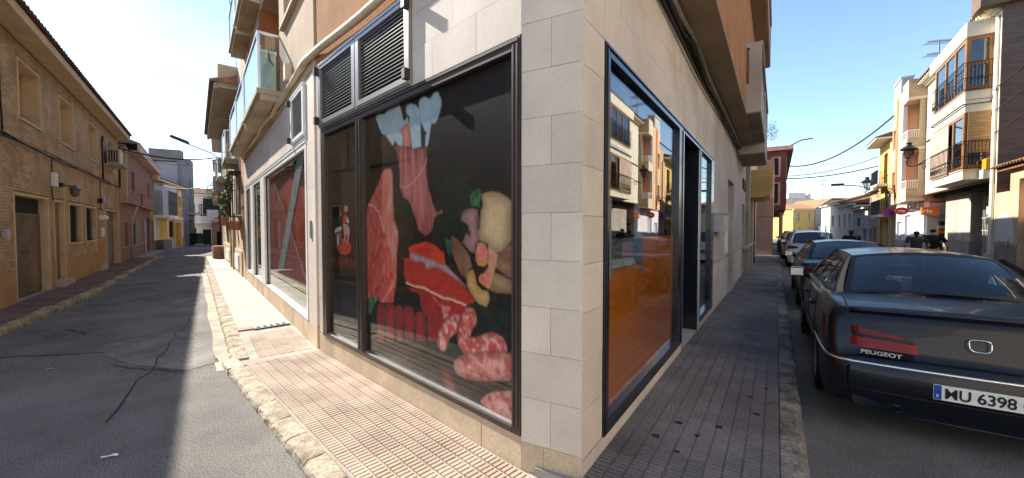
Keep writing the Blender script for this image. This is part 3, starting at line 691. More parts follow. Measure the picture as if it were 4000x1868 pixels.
# conduit along the ledge
m_cond = mat('cream_conduit', (0.62, 0.52, 0.36), 0.6, 0.08, 6, 0.3, 50)
path = [(a, 0.035 + 0.01 * math.sin(a * 3.1), 3.83 + 0.03 * math.sin(a * 1.7) + 0.012 * math.sin(a * 5.3)) for a in [x * 0.3 for x in range(0, 33)]]
w0 = [tuple(FB.w(a, 0.045, 3.80 + 0.02 * math.sin(a * 2.2))) for a in [0.05 + x * 0.3 for x in range(0, 12)]]
w1 = [tuple(FA.w(*q)) for q in path[1:]]
mb = MB(1); mb.tube(w0 + w1, 0.042, 8)
one(mb, 'cable_conduit', m_cond, Matrix.Identity(4), 'cream cable conduit running along the ledge above the shop louvres', 'conduit', smooth=True)
m_cable = mat('black_cable', (0.03, 0.028, 0.026), 0.6, 0.2, 8, 0.2)
m_cover = mat('grey_cable_cover', (0.30, 0.25, 0.19), 0.8, 0.15, 4, 0.3)
mb = MB(-1)
mb.tube([(a, 0.06, 3.80 + 0.03 * math.sin(a * 1.3) + (0.10 if 3 < a < 4.2 else 0)) for a in [0.2 + x * 0.4 for x in range(0, 33)]], 0.022, 6)
mb.tube([(a, 0.04, 3.74 + 0.04 * math.sin(a * 0.9 + 1)) for a in [0.2 + x * 0.4 for x in range(0, 33)]], 0.016, 6)
cbl = one(mb, 'cable_bundle', m_cable, FD.M, 'sagging black cable bundle under the overhang on the shaded side of the corner building', 'cable', smooth=True)
mb = MB(-1); mb.tube([(0.2, 0.09, 3.86), (2.4, 0.09, 3.85), (3.2, 0.10, 3.93), (4.2, 0.09, 3.84), (9, 0.09, 3.86), (13, 0.09, 3.84)], 0.03, 8)
o = mb.build('cover', m_cover, cbl, smooth=True)
# small wall things
m_grey = mat('grey_plastic', (0.25, 0.24, 0.23), 0.6, 0.1, 6, 0.1)
m_lgrey = mat('pale_grey_metal', (0.42, 0.42, 0.44), 0.5, 0.08, 6, 0.1)
one(MB(1).box(-0.03, 0.03, 0.001, 0.02, 0, 0.24), 'intercom_plate', m_grey, FA.at(0.25, 0, 1.50), 'small grey plate on the stone pillar left of the dark shop window', 'plate', bevel=0.004)
one(MB(1).box(-0.10, 0.06, 0, 0.1, 0, 0.26), 'junction_box', mat('cream_box', (0.6, 0.5, 0.33), 0.7), FA.at(1.5, 0, 3.93), 'cream junction box on the beige wall below the first glass balcony', 'junction box', bevel=0.01)
mbx = thing('letter_box', 'grey metal letter box on the shaded plaster wall beside the last shop window', 'letter box', FD.at(5.86, 0, 1.56))
MB(-1).box(0, 0.78, 0.0, 0.16, 0, 0.33).build('body', m_lgrey, mbx, bevel=0.006); MB(-1).box(-0.02, 0.80, 0, 0.19, 0.332, 0.35).build('lid', m_lgrey, mbx)
np_ = thing('notice_frame', 'narrow white notice panel on the shaded plaster wall near the doorway', 'notice', FD.at(7.58, 0, 1.02))
MB(-1).box(0, 0.62, 0.001, 0.03, 0, 0.86).build('frame', m_bright, np_); MB(-1).box(0.05, 0.57, 0.03, 0.034, 0.06, 0.8).build('sheet', m_paper, np_)
MEAT = {'frillL':'2068,2782 2082,2743 2032,2686 2020,2648 1946,2565 1885,2549 1803,2479 1734,2418 1692,2468 1644,2416 1562,2393 1552,2479 1598,2547 1449,2601 1469,2658 1511,2613 1543,2640 1573,2733 1605,2783 1705,2783 1857,2780 1905,2756 1979,2776',
'frillC':'1499,2718 1467,2754 1406,2751 1327,2723 1279,2682 1251,2636 1242,2343 1392,2350 1410,2478 1433,2556 1432,2640 1479,2671',
'frillR':'1279,2733 1250,2758 1203,2765 1148,2750 1103,2727 1059,2754 1015,2763 973,2743 945,2698 932,2638 966,2578 1001,2527 1035,2506 1079,2522 1097,2486 1133,2447 1179,2468 1243,2552 1270,2660',
'frillS':'1095,2515 1101,2447 1140,2335 1184,2339 1170,2438 1124,2481',
'bone':'1712,2415 1657,2340 1615,2158 1607,2013 1560,1933 1449,1884 1360,1753 1321,1689 1303,1626 1340,1736 1308,1628 1178,1576 1085,1620 1046,1731 940,1764 915,1792 1025,1781 1077,1867 1129,1970 1164,2114 1153,2335 1236,2331 1412,2356 1644,2411',
'bonetop':'1597,2585 1449,2606 1409,2551 1412,2372 1557,2393 1599,2508',
'string':'1611,2034 1500,2011 1386,2046 1258,2118 1182,2187 1159,2235',
'steakL':'1916,2222 1843,2219 1780,2208 1746,2148 1749,1966 1724,1704 1714,1624 1658,1616 1649,1549 1674,1423 1683,1237 1695,1109 1733,997 1748,926 2009,885 2097,921 2236,892 2377,885 2376,1316 2375,1645 2367,1646 2342,1761 2262,1897 2187,1967 2084,2046 2010,2125 1966,2186',
'fatL':'1916,2210 1780,2202 1751,2148 1754,1967 1733,1726 1658,1616 1653,1549 1690,1402 1770,1329 1829,1446 1909,1625 1981,1747 1950,1741 1984,1921 1956,2096 1942,2166',
'veinL':'2263,1884 2141,1867 2025,1791 1976,1706 1928,1623',
'fatL2':'1794,1144 1734,1135 1705,1108 1796,1029 1901,956 1966,891 2009,896 1922,964 1847,1043 1785,1110',
'pars1':'1744,1898 1697,1946 1608,1958 1501,1908 1419,1840 1360,1742 1371,1679 1504,1701 1547,1669 1679,1658 1724,1715 1745,1807',
'pars1b':'1743,1743 1375,1737 1410,1682 1376,1618 1275,1601 1194,1567 1116,1533 1343,1509 1448,1469 1449,1376 1558,1371 1561,1209 1665,1200 1639,1569',
'pars2':'1067,1976 1005,2031 905,2051 777,2058 722,2182 708,2144 686,2068 627,2027 620,2089 577,2102 535,2071 556,2020 584,1996 542,1949 461,1934 441,1872 475,1796 557,1799 629,1756 658,1693 733,1731 795,1694 908,1667 957,1745 1008,1736 907,1801 1043,1786 1042,1865 939,1899',
'pars3':'1046,1731 817,1727 642,1677 586,1616 574,1581 617,1631 642,1568 674,1528 725,1622 825,1622 826,1548 792,1493 847,1409 909,1513 996,1528 1085,1568',
'parslight':'578,1871 543,1913 461,1938 441,1890 468,1839 461,1795 543,1807 571,1835',
'parslight2':'909,1567 819,1545 792,1493 847,1413 881,1481',
'parslight3':'2379,785 2236,925 2086,922 2110,877 2168,826 2216,744 2324,722',
'parsdark3':'2312,718 2168,826 2077,829 2090,742 2241,686',
'pars4':'639,1043 559,1078 475,1081 384,1072 129,1074 129,885 512,808 511,946 351,988 452,1017 583,1000',
'pars5':'351,1194 129,1185 129,1067 351,1076',
'thighlow':'351,1340 244,1320 129,1295 129,1202 234,1186 351,1194',
'wing':'307,1467 234,1477 129,1547 129,1309 173,1309 297,1366',
'body':'468,1630 461,1735 434,1803 441,1890 395,1902 319,1903 245,1886 186,1863 125,1819 129,1715 129,1561 178,1514 234,1477 296,1467 350,1494 383,1529 451,1550 476,1560 487,1646',
'leg':'673,1757 621,1787 557,1790 488,1781 475,1700 489,1630 496,1722 479,1631 468,1560 509,1510 521,1457 581,1469 643,1514 680,1536 617,1608 574,1585 604,1662 692,1701',
'back':'812,1581 745,1566 681,1520 581,1431 557,1355 606,1321 619,1257 695,1282 760,1381 826,1483',
'legtip':'616,1289 588,1326 545,1333 510,1282 492,1223 440,1191 367,1192 356,1149 362,1112 395,1077 464,1072 522,1113 582,1160 617,1210',
'joint1':'509,1472 491,1526 456,1543 405,1529 374,1478 381,1426 423,1398 474,1399 509,1427',
'joint1b':'521,1419 474,1399 423,1398 378,1427 372,1397 417,1365 486,1368',
'joint2':'475,1278 451,1306 406,1318 356,1311 340,1276 351,1231 378,1213 435,1229 469,1248',
'skin':'372,1522 275,1461 286,1389 329,1284 356,1208 384,1212 340,1283 356,1318 417,1317 372,1368',
'steakT':'1466,1464 1344,1496 1187,1527 1055,1505 910,1439 897,1344 1027,1365 1149,1384 1278,1404 1440,1414',
'fatT':'1449,1418 1294,1403 1118,1381 997,1358 882,1341 800,1297 721,1256 619,1187 695,1218 841,1270 954,1302 1057,1313 1174,1290 1213,1345 1371,1344 1441,1368',
'steakM':'1549,1362 1449,1375 1371,1344 1213,1345 1174,1290 1057,1311 954,1300 841,1268 695,1214 607,1165 516,1099 583,1051 658,1052 829,1069 942,1068 1060,1091 1216,1118 1366,1119 1507,1138 1551,1209',
'lineM':'1510,1137 1366,1122 1216,1122 1060,1094 942,1072 802,1073 633,1052',
'steakB':'1489,1092 1349,1108 1216,1109 1060,1083 942,1063 829,1061 633,1040 583,1000 646,967 750,898 873,852 974,757 1018,705 1125,684 1155,855 1251,929 1282,1051',
'fatB':'1090,1070 971,1013 899,1006 830,1008 872,960 824,910 872,927 922,894 950,990',
'rib0':'2119,770 2099,836 2049,875 2020,881 1988,875 1941,848 1929,788 1956,503 2069,480',
'rib1':'1929,809 1911,873 1864,910 1823,918 1778,914 1735,888 1724,830 1749,546 1882,518',
'rib2':'1724,812 1707,874 1664,910 1643,914 1618,908 1577,883 1567,827 1589,578 1680,560',
'rib3':'1570,825 1555,885 1514,919 1468,927 1421,925 1383,901 1373,847 1394,618 1528,591',
'rib4':'1373,810 1359,867 1321,901 1277,909 1231,907 1196,884 1187,832 1205,657 1333,631',
'rib5':'1185,770 1171,826 1136,858 1120,862 1102,857 1068,835 1060,784 1076,683 1146,669',
'saus1':'950,699 915,785 833,854 739,894',
'saus2':'582,966 633,903 656,834 656,769 605,729 506,746 411,784 321,821 259,813',
'saus3':'796,539 780,591 710,641 591,691 465,733 321,771 210,792 152,795 125,788 125,604 211,585 360,539 521,499 651,482 757,492',
'saus4':'466,362 399,432 296,486 125,539 125,329 259,317 386,326',
'refl':'952,460 852,476 789,406 742,343 854,310 936,365'}
LOGO = {'disc':'3161,1444 3087,1409 2972,1458 2959,1513 2881,1519 2796,1499 2724,1457 2704,1414 2737,1369 2822,1334 2909,1326 3021,1338 3112,1376',
'skirt':'2931,1697 2855,1692 2791,1674 2750,1631 2741,1578 2774,1534 2785,1499 2815,1450 2829,1463 2806,1534 2836,1586 2859,1533 2878,1483 2915,1482 2891,1550 2911,1612',
'top':'2918,1764 2884,1808 2852,1772 2830,1807 2805,1771 2831,1745 2854,1701 2920,1697 2937,1720',
'head':'2881,1888 2848,1902 2795,1893 2785,1858 2808,1828 2851,1820 2882,1843',
'arm':'2805,1771 2768,1727 2748,1692 2780,1701 2816,1701 2832,1736',
'hand':'3005,1829 2979,1810 2984,1783 2999,1788',
'helmet':'3175,1601 3150,1629 3045,1653 2977,1657 2962,1621 3081,1593 3163,1583',
'body2':'3175,1583 2967,1607 2959,1495 3053,1410 3178,1490',
'shield':'3105,1565 3048,1566 3059,1438 3087,1414 3109,1454',
'text':'3344,1290 2537,1293 2540,1162 3336,1176'}

def shp(t): return [tuple(int(x) / 1000 for x in q.split(',')) for q in t.split()]
def vnoise(x, y, seed):
    xi, yi = np.floor(x).astype(int), np.floor(y).astype(int); fx, fy = x - xi, y - yi
    fx, fy = fx * fx * (3 - 2 * fx), fy * fy * (3 - 2 * fy)
    h = lambda a, b: ((np.sin(a * 127.1 + b * 311.7 + seed * 74.7) * 43758.5453) % 1.0)
    return (h(xi, yi) * (1 - fx) + h(xi + 1, yi) * fx) * (1 - fy) + (h(xi, yi + 1) * (1 - fx) + h(xi + 1, yi + 1) * fx) * fy
def fbm(x, y, seed, o=4):
    t, a, k = 0, 0.5, 1.0
    for i in range(o): t = t + a * vnoise(x * k, y * k, seed + i * 13); a *= 0.5; k *= 2.03
    return t / 0.9375
def sdist(X, Y, poly, closed=True):
    """distance to the outline, and inside test"""
    n = len(poly); D = np.full(X.shape, 9.0); I = np.zeros(X.shape, bool)
    for i in range(n if closed else n - 1):
        (x0, y0), (x1, y1) = poly[i], poly[(i + 1) % n]
        dx, dy = x1 - x0, y1 - y0; L = dx * dx + dy * dy + 1e-9
        t = np.clip(((X - x0) * dx + (Y - y0) * dy) / L, 0, 1)
        D = np.minimum(D, np.hypot(X - x0 - t * dx, Y - y0 - t * dy))
        if closed and abs(dy) > 1e-9:
            c = ((y0 > Y) != (y1 > Y)) & (X < dx * (Y - y0) / dy + x0); I ^= c
    return D, I
def print_sheet(name, a0, a1, z0, z1, step, paint, fr, d, parent=None):
    nx, nz = int((a1 - a0) / step) + 1, int((z1 - z0) / step) + 1
    X, Y = np.meshgrid(np.linspace(a0, a1, nx), np.linspace(z0, z1, nz))
    C = paint(X, Y); v = [(x, fr.sg * d, z) for x, z in zip(X.ravel().tolist(), Y.ravel().tolist())]
    f = [(j * nx + i, j * nx + i + 1, (j + 1) * nx + i + 1, (j + 1) * nx + i) for j in range(nz - 1) for i in range(nx - 1)]
    me = bpy.data.meshes.new(name); me.from_pydata(v, [], f)
    at = me.color_attributes.new('print', 'FLOAT_COLOR', 'POINT')
    at.data.foreach_set('color', np.concatenate([C.reshape(-1, 3), np.ones((C.shape[0] * C.shape[1], 1))], 1).ravel().astype(np.float32))
    me.materials.append(vcmat(name)); o = bpy.data.objects.new(name, me); COL.objects.link(o)
    if parent: o.parent = parent
    o.matrix_world = fr.M; return o
def paint_meat(X, Y):
    C = np.zeros(X.shape + (3,)); C[:] = (0.016, 0.009, 0.007)
    wx = X + 0.012 * (fbm(X * 22, Y * 22, 5) - 0.5); wy = Y + 0.012 * (fbm(X * 22, Y * 22, 9) - 0.5)
    def put(k, c, c2=None, sx=14, sy=14, seed=1, edge=None, ew=0.03, soft=0.006, amt=1.0, sharp=1.0, dome=0.0):
        D, I = sdist(wx, wy, shp(MEAT[k])); a = np.clip(np.where(I, D, -D) / soft * 0.5 + 0.5, 0, 1) * amt
        n = np.clip((fbm(X * sx, Y * sy, seed) - 0.5) * 2.2 * sharp + 0.5, 0, 1)[..., None]
        col = np.array(c) * (1 - n) + np.array(c2 or c) * n
        col = col * (0.86 + 0.28 * fbm(X * 60, Y * 60, seed + 40, 2))[..., None]
        if edge is not None:
            e = np.clip(1 - D / ew, 0, 1)[..., None]; col = col * (1 - e) + np.array(edge) * e
        if dome: col = col * (1 - dome + dome * np.clip(D / 0.09, 0, 1) ** 0.6)[..., None]
        C[:] = C * (1 - a[..., None]) + col * a[..., None]
    def stroke(k, c, w, soft=0.004, amt=1.0, mott=None, seed=3):
        D, _ = sdist(wx, wy, shp(MEAT[k]), False); a = np.clip((w - D) / soft * 0.5 + 0.5, 0, 1) * amt; col = np.array(c) + 0 * X[..., None]
        if mott is not None:
            n = np.clip((fbm(X * 26, Y * 26, seed) - 0.42) * 4, 0, 1)[..., None]; col = col * (1 - n) + np.array(mott) * n
            col = col * (0.35 + 0.65 * np.sqrt(np.clip(1 - (D / w) ** 2, 0, 1)))[..., None]
        C[:] = C * (1 - a[..., None]) + col * a[..., None]
    red, dred, pink, fat, bone = (0.66, 0.065, 0.05), (0.56, 0.05, 0.04), (0.72, 0.26, 0.22), (0.80, 0.46, 0.36), (0.70, 0.30, 0.27)
    grn, dgr, lgr = (0.022, 0.05, 0.022), (0.007, 0.014, 0.009), (0.12, 0.30, 0.13)
    put('pars2', dgr, grn, 30, 30, 2); put('pars1', dgr, grn, 30, 30, 3); put('pars1b', dgr, (0.05, 0.02, 0.018), 14, 14, 4)
    put('body', (0.66, 0.44, 0.25), (0.80, 0.60, 0.38), 3, 3, 6, dome=0.55); put('wing', (0.40, 0.19, 0.12), (0.52, 0.3, 0.2), 16, 16, 7, dome=0.4)
    put('thighlow', (0.62, 0.40, 0.24), (0.5, 0.3, 0.17), 4, 10, 8, dome=0.5); put('back', (0.36, 0.2, 0.12), (0.22, 0.1, 0.06), 12, 5, 9)
    put('leg', (0.62, 0.36, 0.33), (0.48, 0.26, 0.24), 9, 5, 10, dome=0.5); put('skin', (0.75, 0.42, 0.26), (0.62, 0.27, 0.18), 12, 12, 11)
    put('joint1b', (0.72, 0.36, 0.10)); put('joint1', (0.78, 0.20, 0.17), (0.86, 0.42, 0.34), 20, 14, 12, edge=(0.72, 0.36, 0.22), ew=0.02)
    put('joint2', (0.74, 0.15, 0.13), (0.85, 0.34, 0.28), 18, 18, 13, edge=(0.80, 0.44, 0.24), ew=0.02); put('legtip', (0.76, 0.44, 0.17), (0.84, 0.56, 0.28), 6, 6, 14, dome=0.45)
    put('pars3', dgr, grn, 26, 26, 15); put('parslight', (0.03, 0.12, 0.04), lgr, 28, 28, 16); put('parslight2', (0.02, 0.1, 0.05), (0.06, 0.2, 0.1), 24, 24, 17)
    put('bone', bone, (0.42, 0.11, 0.10), 34, 3, 18, dome=0.35); put('bonetop', (0.82, 0.36, 0.29), (0.62, 0.2, 0.16), 22, 12, 19)
    put('steakL', red, pink, 26, 16, 20, sharp=0.8); put('fatL', (0.72, 0.24, 0.18), fat, 24, 8, 21, amt=0.85, soft=0.03); put('fatL2', (0.82, 0.40, 0.30), (0.8, 0.2, 0.15), 20, 12, 22)
    stroke('veinL', fat, 0.012)
    put('steakB', dred, (0.38, 0.03, 0.028), 14, 10, 23); put('fatB', fat, (0.66, 0.2, 0.15), 24, 24, 24, soft=0.012)
    put('steakM', (0.60, 0.065, 0.045), (0.46, 0.05, 0.04), 20, 24, 25, sharp=0.9); put('steakT', (0.74, 0.10, 0.045), (0.55, 0.05, 0.035), 14, 18, 26)
    put('fatT', (0.60, 0.36, 0.36), (0.48, 0.27, 0.28), 14, 10, 27, soft=0.012); stroke('lineM', fat, 0.011)
    for i in range(6): put('rib%d' % i, (0.55, 0.055, 0.05), (0.40, 0.04, 0.04), 30, 8, 30 + i, edge=(0.66, 0.19, 0.15), ew=0.012, dome=0.45)
    put('pars5', dgr, (0.03, 0.02, 0.015), 16, 16, 37); put('pars4', dgr, grn, 22, 22, 38)
    put('parsdark3', dgr, grn); put('parslight3', (0.06, 0.16, 0.07), (0.30, 0.50, 0.28), 24, 24, 39)
    for k, w in (('saus1', 0.075), ('saus2', 0.085)): stroke(k, (0.66, 0.14, 0.11), w, 0.008, 1, (0.88, 0.50, 0.44))
    put('saus3', (0.68, 0.16, 0.13), (0.86, 0.46, 0.40), 22, 22, 41, sharp=1.4, dome=0.5); put('saus4', (0.66, 0.14, 0.11), (0.88, 0.5, 0.44), 22, 22, 42, sharp=1.4, dome=0.4)
    put('refl', (0.40, 0.10, 0.09), (0.55, 0.2, 0.17), 18, 8, 43, amt=0.6, soft=0.03)
    for k in ('frillL', 'frillC', 'frillR', 'frillS'): put(k, (0.50, 0.60, 0.63), (0.60, 0.69, 0.72), 14, 9, 44, edge=(0.42, 0.50, 0.54), ew=0.02)
    stroke('string', (0.70, 0.42, 0.28), 0.007)
    return np.clip(np.clip(C, 0, 1) ** 1.25 * 1.0, 0.002, 0.95)
# ---------------------------------------------------------------- printed sheets in the shop windows
mp = print_sheet('meat_poster', 0.08, 2.32, 0.335, 2.79, 0.0095, paint_meat, FB, -0.045)
tag(mp, 'large dark poster of raw meat cuts filling the wide corner shop window', 'poster')
m_pblack = mat('black_print', (0.016, 0.013, 0.012), 0.5, 0.1, 4, 0.0)
lg = thing('shop_sign', 'black window panel with a red disc emblem and MOREMAR lettering', 'sign', FB.M)
MB(1).box(2.43, 3.34, -0.052, -0.047, 0.33, 2.79).build('panel', m_pblack, lg)
m_lred = mat('sign_red', (0.62, 0.05, 0.02), 0.5, 0.05, 8, 0.0); m_lpink = mat('sign_pink', (0.66, 0.27, 0.25), 0.5, 0.05, 8, 0.0); m_lpale = mat('sign_pale', (0.55, 0.62, 0.58), 0.5, 0.05, 8, 0.0)
m_ldull = mat('sign_dull_red', (0.26, 0.045, 0.04), 0.5, 0.05, 8, 0.0)
for i, (k, m) in enumerate((('disc', m_lred), ('body2', m_ldull), ('shield', m_lpale), ('skirt', m_lpink), ('head', m_lpink), ('arm', m_lpale), ('top', m_lred), ('hand', m_lpale), ('helmet', m_lpale))):
    MB(1).prism(shp(LOGO[k]), -0.0465 + 0.0006 * i, -0.046 + 0.0006 * i).build('emblem_' + {'disc': 'disc', 'body2': 'figure', 'shield': 'shield', 'skirt': 'skirt', 'head': 'head', 'arm': 'arm', 'top': 'bodice', 'hand': 'hand', 'helmet': 'helmet'}[k], m, lg)
lettering('MOREMAR', 0.168, m_ldull, lg, 2.94, -0.046, 1.175, 1, sx=0.95, bold=0.0)
# A window: big red fish print crossed by a white curve, pale blue strip
fp = thing('fish_poster', 'big translucent red poster with a pale curved edge inside the long shop window', 'poster', FA.M)
m_fred = mat('faded_red_print', (0.62, 0.13, 0.11), 0.6, scale=2.2, bump=0.0, col2=(0.40, 0.10, 0.085), stretch=(1, 1, 0.35)); m_forange = mat('orange_red_print', (0.62, 0.085, 0.03), 0.6, 0.2, 2.0, 0.0)
m_fpale = mat('pale_print', (0.72, 0.52, 0.36), 0.6, 0.08, 6, 0.0); m_dust = mat('dusty_backing', (0.30, 0.17, 0.12), 0.8, 0.2, 1.5, 0.0)
MB(1).box(0.6, 4.82, -0.60, -0.58, 0.36, 2.74).build('backing_board', m_dust, fp)
cur = [(3.70, 2.46), (3.03, 2.09), (2.53, 1.78), (2.08, 1.56), (1.66, 1.28), (1.28, 1.06), (1.0, 0.88)]
MB(1).prism([(4.9, 2.74), (4.07, 2.72)] + cur + [(1.2, 0.76), (2.6, 0.75), (3.6, 0.72), (4.8, 0.8)], -0.078, -0.075).build('fish_print', m_fred, fp)
MB(1).prism([(3.45, 2.36), (2.2, 2.5), (0.95, 2.2), (0.95, 1.0), (1.28, 1.1), (1.66, 1.32), (2.08, 1.6), (2.53, 1.82), (3.03, 2.13)], -0.082, -0.079).build('flesh_print', m_forange, fp)
mb = MB(1)
for (s0, z0), (s1, z1) in zip(cur, cur[1:]): mb.prism([(s0, z0), (s1, z1), (s1 + 0.0, z1 - 0.055), (s0, z0 - 0.055)], -0.0745, -0.073)
mb.build('pale_edge', m_fpale, fp)
m_strip = mat('pale_blue_strip', (0.46, 0.56, 0.56), 0.6, 0.06, 3, 0.0)
one(MB(1).prism([(1.52, 2.74), (1.03, 2.70), (1.87, 1.90), (2.92, 0.85), (3.62, 0.79), (2.43, 1.86)], -0.071, -0.066), 'window_strip', m_strip, FA.M, 'pale blue diagonal paper strip inside the long shop window', 'paper strip')
mb = MB(1); mb.box(5.5, 7.0, -0.5, -0.48, 0.36, 2.74); mb.box(7.7, 8.85, -0.5, -0.48, 0.36, 2.74)
one(mb, 'window_backing', mat('grey_blind', (0.22, 0.22, 0.22), 0.8, 0.25, 2.0, 0.0), FA.M, 'dim grey display boards behind the two narrow shop panes', 'display board')
# D window: orange sheet with papers hung above it
m_vin = mat('orange_vinyl', (0.80, 0.24, 0.025), 0.45, scale=1.3, bump=0.08, bscale=14, col2=(0.60, 0.155, 0.014), spec=0.4)
og = one(MB(-1).prism([(0.30, 0.33), (2.76, 0.33), (2.76, 1.56), (1.45, 1.56), (1.42, 1.33), (0.43, 1.33), (0.30, 1.25)], -0.056, -0.05), 'orange_sheet', m_vin, FD.M, 'plain orange sheet covering the lower half of the street window', 'window sheet')
pp = thing('window_papers', 'pale paper strips and a green card box hung above the orange sheet', 'window display', FD.M)
m_pgreen = mat('green_card', (0.12, 0.14, 0.07), 0.7, 0.15, 4, 0.0); m_pgrey = mat('grey_paper', (0.40, 0.44, 0.40), 0.8, 0.08, 4, 0.0); m_pblue = mat('blue_paper', (0.16, 0.25, 0.34), 0.7, 0.1, 4, 0.0)
MB(-1).prism([(0.435, 1.86), (0.62, 1.86), (0.612, 1.63), (0.606, 1.26), (0.55, 1.29), (0.48, 1.285), (0.421, 1.265)], -0.044, -0.042).build('paper_strip', m_pgrey, pp)
MB(-1).prism([(0.328, 1.58), (0.401, 1.60), (0.406, 1.35), (0.333, 1.31)], -0.0445, -0.043).build('paper_strip', m_pblue, pp)
MB(-1).prism([(0.61, 1.56), (1.18, 1.56), (1.25, 1.335), (0.635, 1.33)], -0.047, -0.046).build('card_box', m_pgreen, pp)
MB(-1).prism([(0.618, 1.408), (1.151, 1.405), (1.25, 1.334), (0.635, 1.345)], -0.0455, -0.044).build('card_box', m_pgrey, pp)
MB(-1).prism([(1.175, 1.88), (1.30, 1.88), (1.436, 1.57), (1.437, 1.25), (1.151, 1.411)], -0.044, -0.042).build('paper_strip', m_pblue, pp)
def paint_check(X, Y):
    k = ((np.floor(X / 0.03) + np.floor(Y / 0.013)) % 2)[..., None]; return np.array((0.55, 0.42, 0.5)) * k + np.array((0.22, 0.04, 0.12)) * (1 - k)
print_sheet('checked_cloth', 0.86, 1.14, 1.415, 1.53, 0.005, paint_check, FD, -0.0435, pp)
# ---------------------------------------------------------------- left row: tan brick house
m_brick = mat('tan_brick', (0.49, 0.335, 0.185), 0.92, 0.16, 1.6, 0.5, 70, rand=0.2, speck=0.2)
m_mortd = mat('dark_mortar', (0.20, 0.135, 0.075), 0.95, 0.15, 4, 0.3, 60)
m_ochre = mat('ochre_render', (0.50, 0.30, 0.125), 0.95, scale=1.0, bump=0.4, bscale=60, col2=(0.38, 0.20, 0.075), speck=0.08)
m_surr = mat('tan_surround', (0.62, 0.46, 0.28), 0.9, 0.08, 2, 0.2, 60)
m_reveal = mat('beige_reveal', (0.43, 0.31, 0.19), 0.9, 0.08, 2, 0.2, 60)
m_tile = mat('brown_roof_tile', (0.17, 0.085, 0.06), 0.85, 0.25, 6, 0.5, 60, rand=0.25)
m_tileR = mat('weathered_roof_tile', (0.34, 0.18, 0.09), 0.9, scale=3.0, bump=0.5, bscale=50, col2=(0.22, 0.115, 0.06), rand=0.25, speck=0.2)
m_blind = mat('ochre_blind', (0.50, 0.30, 0.11), 0.7, 0.1, 3, 0.2)
m_metal = mat('brown_sheet_metal', (0.26, 0.19, 0.11), 0.5, scale=1.4, bump=0.2, bscale=30, col2=(0.14, 0.10, 0.06), metal=0.4)
m_wood = mat('brown_door_wood', (0.24, 0.14, 0.065), 0.6, 0.2, 2, 0.2, 40, stretch=(1, 1, 0.2))
m_green = mat('grey_green_shutter', (0.15, 0.155, 0.12), 0.5, 0.12, 3, 0.15)
m_white = mat('white_paint', (0.74, 0.72, 0.66), 0.7, 0.06, 2, 0.1)
m_blackp = mat('black_iron', (0.012, 0.012, 0.013), 0.5, 0.15, 8, 0.2)
bh = thing('brick_house', 'two storey tan brick house with deep cream windows and an ochre plinth', 'house', FL.at(0, 0, 0))
def Q(mb, name, m, par, **k): o = mb.build(name, m, par, **k); return o     # local coordinates equal the frame's
ops = [(0.72, 3.06, 0.0, 2.40), (3.48, 4.50, 0.0, 2.39), (4.92, 6.48, 1.15, 2.38), (6.92, 8.54, 1.15, 2.38), (10.40, 13.2, 0.0, 2.39), (8.90, 9.90, 0.0, 2.34),
       (1.20, 2.72, 4.01, 5.36), (4.30, 5.82, 4.01, 5.36), (7.68, 9.20, 4.01, 5.36), (11.10, 12.55, 4.01, 5.36)]
inner = [(a0 + 0.06, a1 - 0.06, z0 + (0.045 if z0 > 0.5 else 0.0), z1 - 0.05) for a0, a1, z0, z1 in ops if abs(a0 - 8.90) > .01]
mb = MB(-1).holes(-6.2, 13.72, -0.4, 5.75, inner, -0.45, -0.014); Q(mb, 'wall', m_mortd, bh)
mb = MB(-1).box(-6.2, 13.72, -3.5, -0.60, -0.4, 5.7); Q(mb, 'rooms', m_dark, bh)
# plinth in ochre render, interrupted by the doors
mb = MB(-1)
for a0, a1 in ((-6.2, 0.72), (3.06, 3.48), (4.50, 10.40), (13.2, 13.72)): mb.box(a0, a1, -0.05, 0.014, -0.4, 0.745)
mb.box(8.90, 9.90, -0.05, 0.018, 0.746, 2.30)
Q(mb, 'plinth', m_ochre, bh)
def bricks(fr, par, a0, a1, z0, z1, hs, m, bl=0.24, bhh=0.058, g=0.0095, d0=-0.03, limit=300, near=3.2):
    """every course laid brick by brick, cut at the openings; the largest in view are single objects"""
    rows = int((z1 - z0) / (bhh + g)); rest = MB(fr.sg); cache = {}; n = 0; r = random.Random(5); lst = []
    for k in range(rows):
        z = z0 + k * (bhh + g); a = a0 - (k % 2) * (bl + g) / 2
        bl_ = sorted(h for h in hs if h[2] < z + bhh and h[3] > z)
        while a < a1:
            segs = [(max(a, a0), min(a + bl, a1))]
            for h in bl_:
                ns = []
                for s0, s1 in segs:
                    if h[1] <= s0 or h[0] >= s1: ns.append((s0, s1)); continue
                    if h[0] - s0 > 0.03: ns.append((s0, h[0]))
                    if s1 - h[1] > 0.03: ns.append((h[1], s1))
                segs = ns
            lst += [(s0, s1, z) for s0, s1 in segs if s1 - s0 > 0.03]; a += bl + g
    lst.sort(key=lambda q: abs(q[0] - 0.9) if 0.0 < q[0] else 99)
    for i, (s0, s1, z) in enumerate(lst):
        dd = r.uniform(-0.003, 0.003)
        if i < limit:
            w = round(s1 - s0, 2)
            if w not in cache: cache[w] = MB(fr.sg).box(0, w, d0, 0, 0, bhh, '0').mesh('brick', m)
            piece('brick', cache[w], par, (s0, fr.sg * dd, z))
        else: rest.box(s0, s1, d0, dd, z, z + bhh, '0')
    Q(rest, 'brick', m, par, kind='stuff')
bricks(FL, bh, -3.0, 13.71, 0.752, 5.70, ops, m_brick)
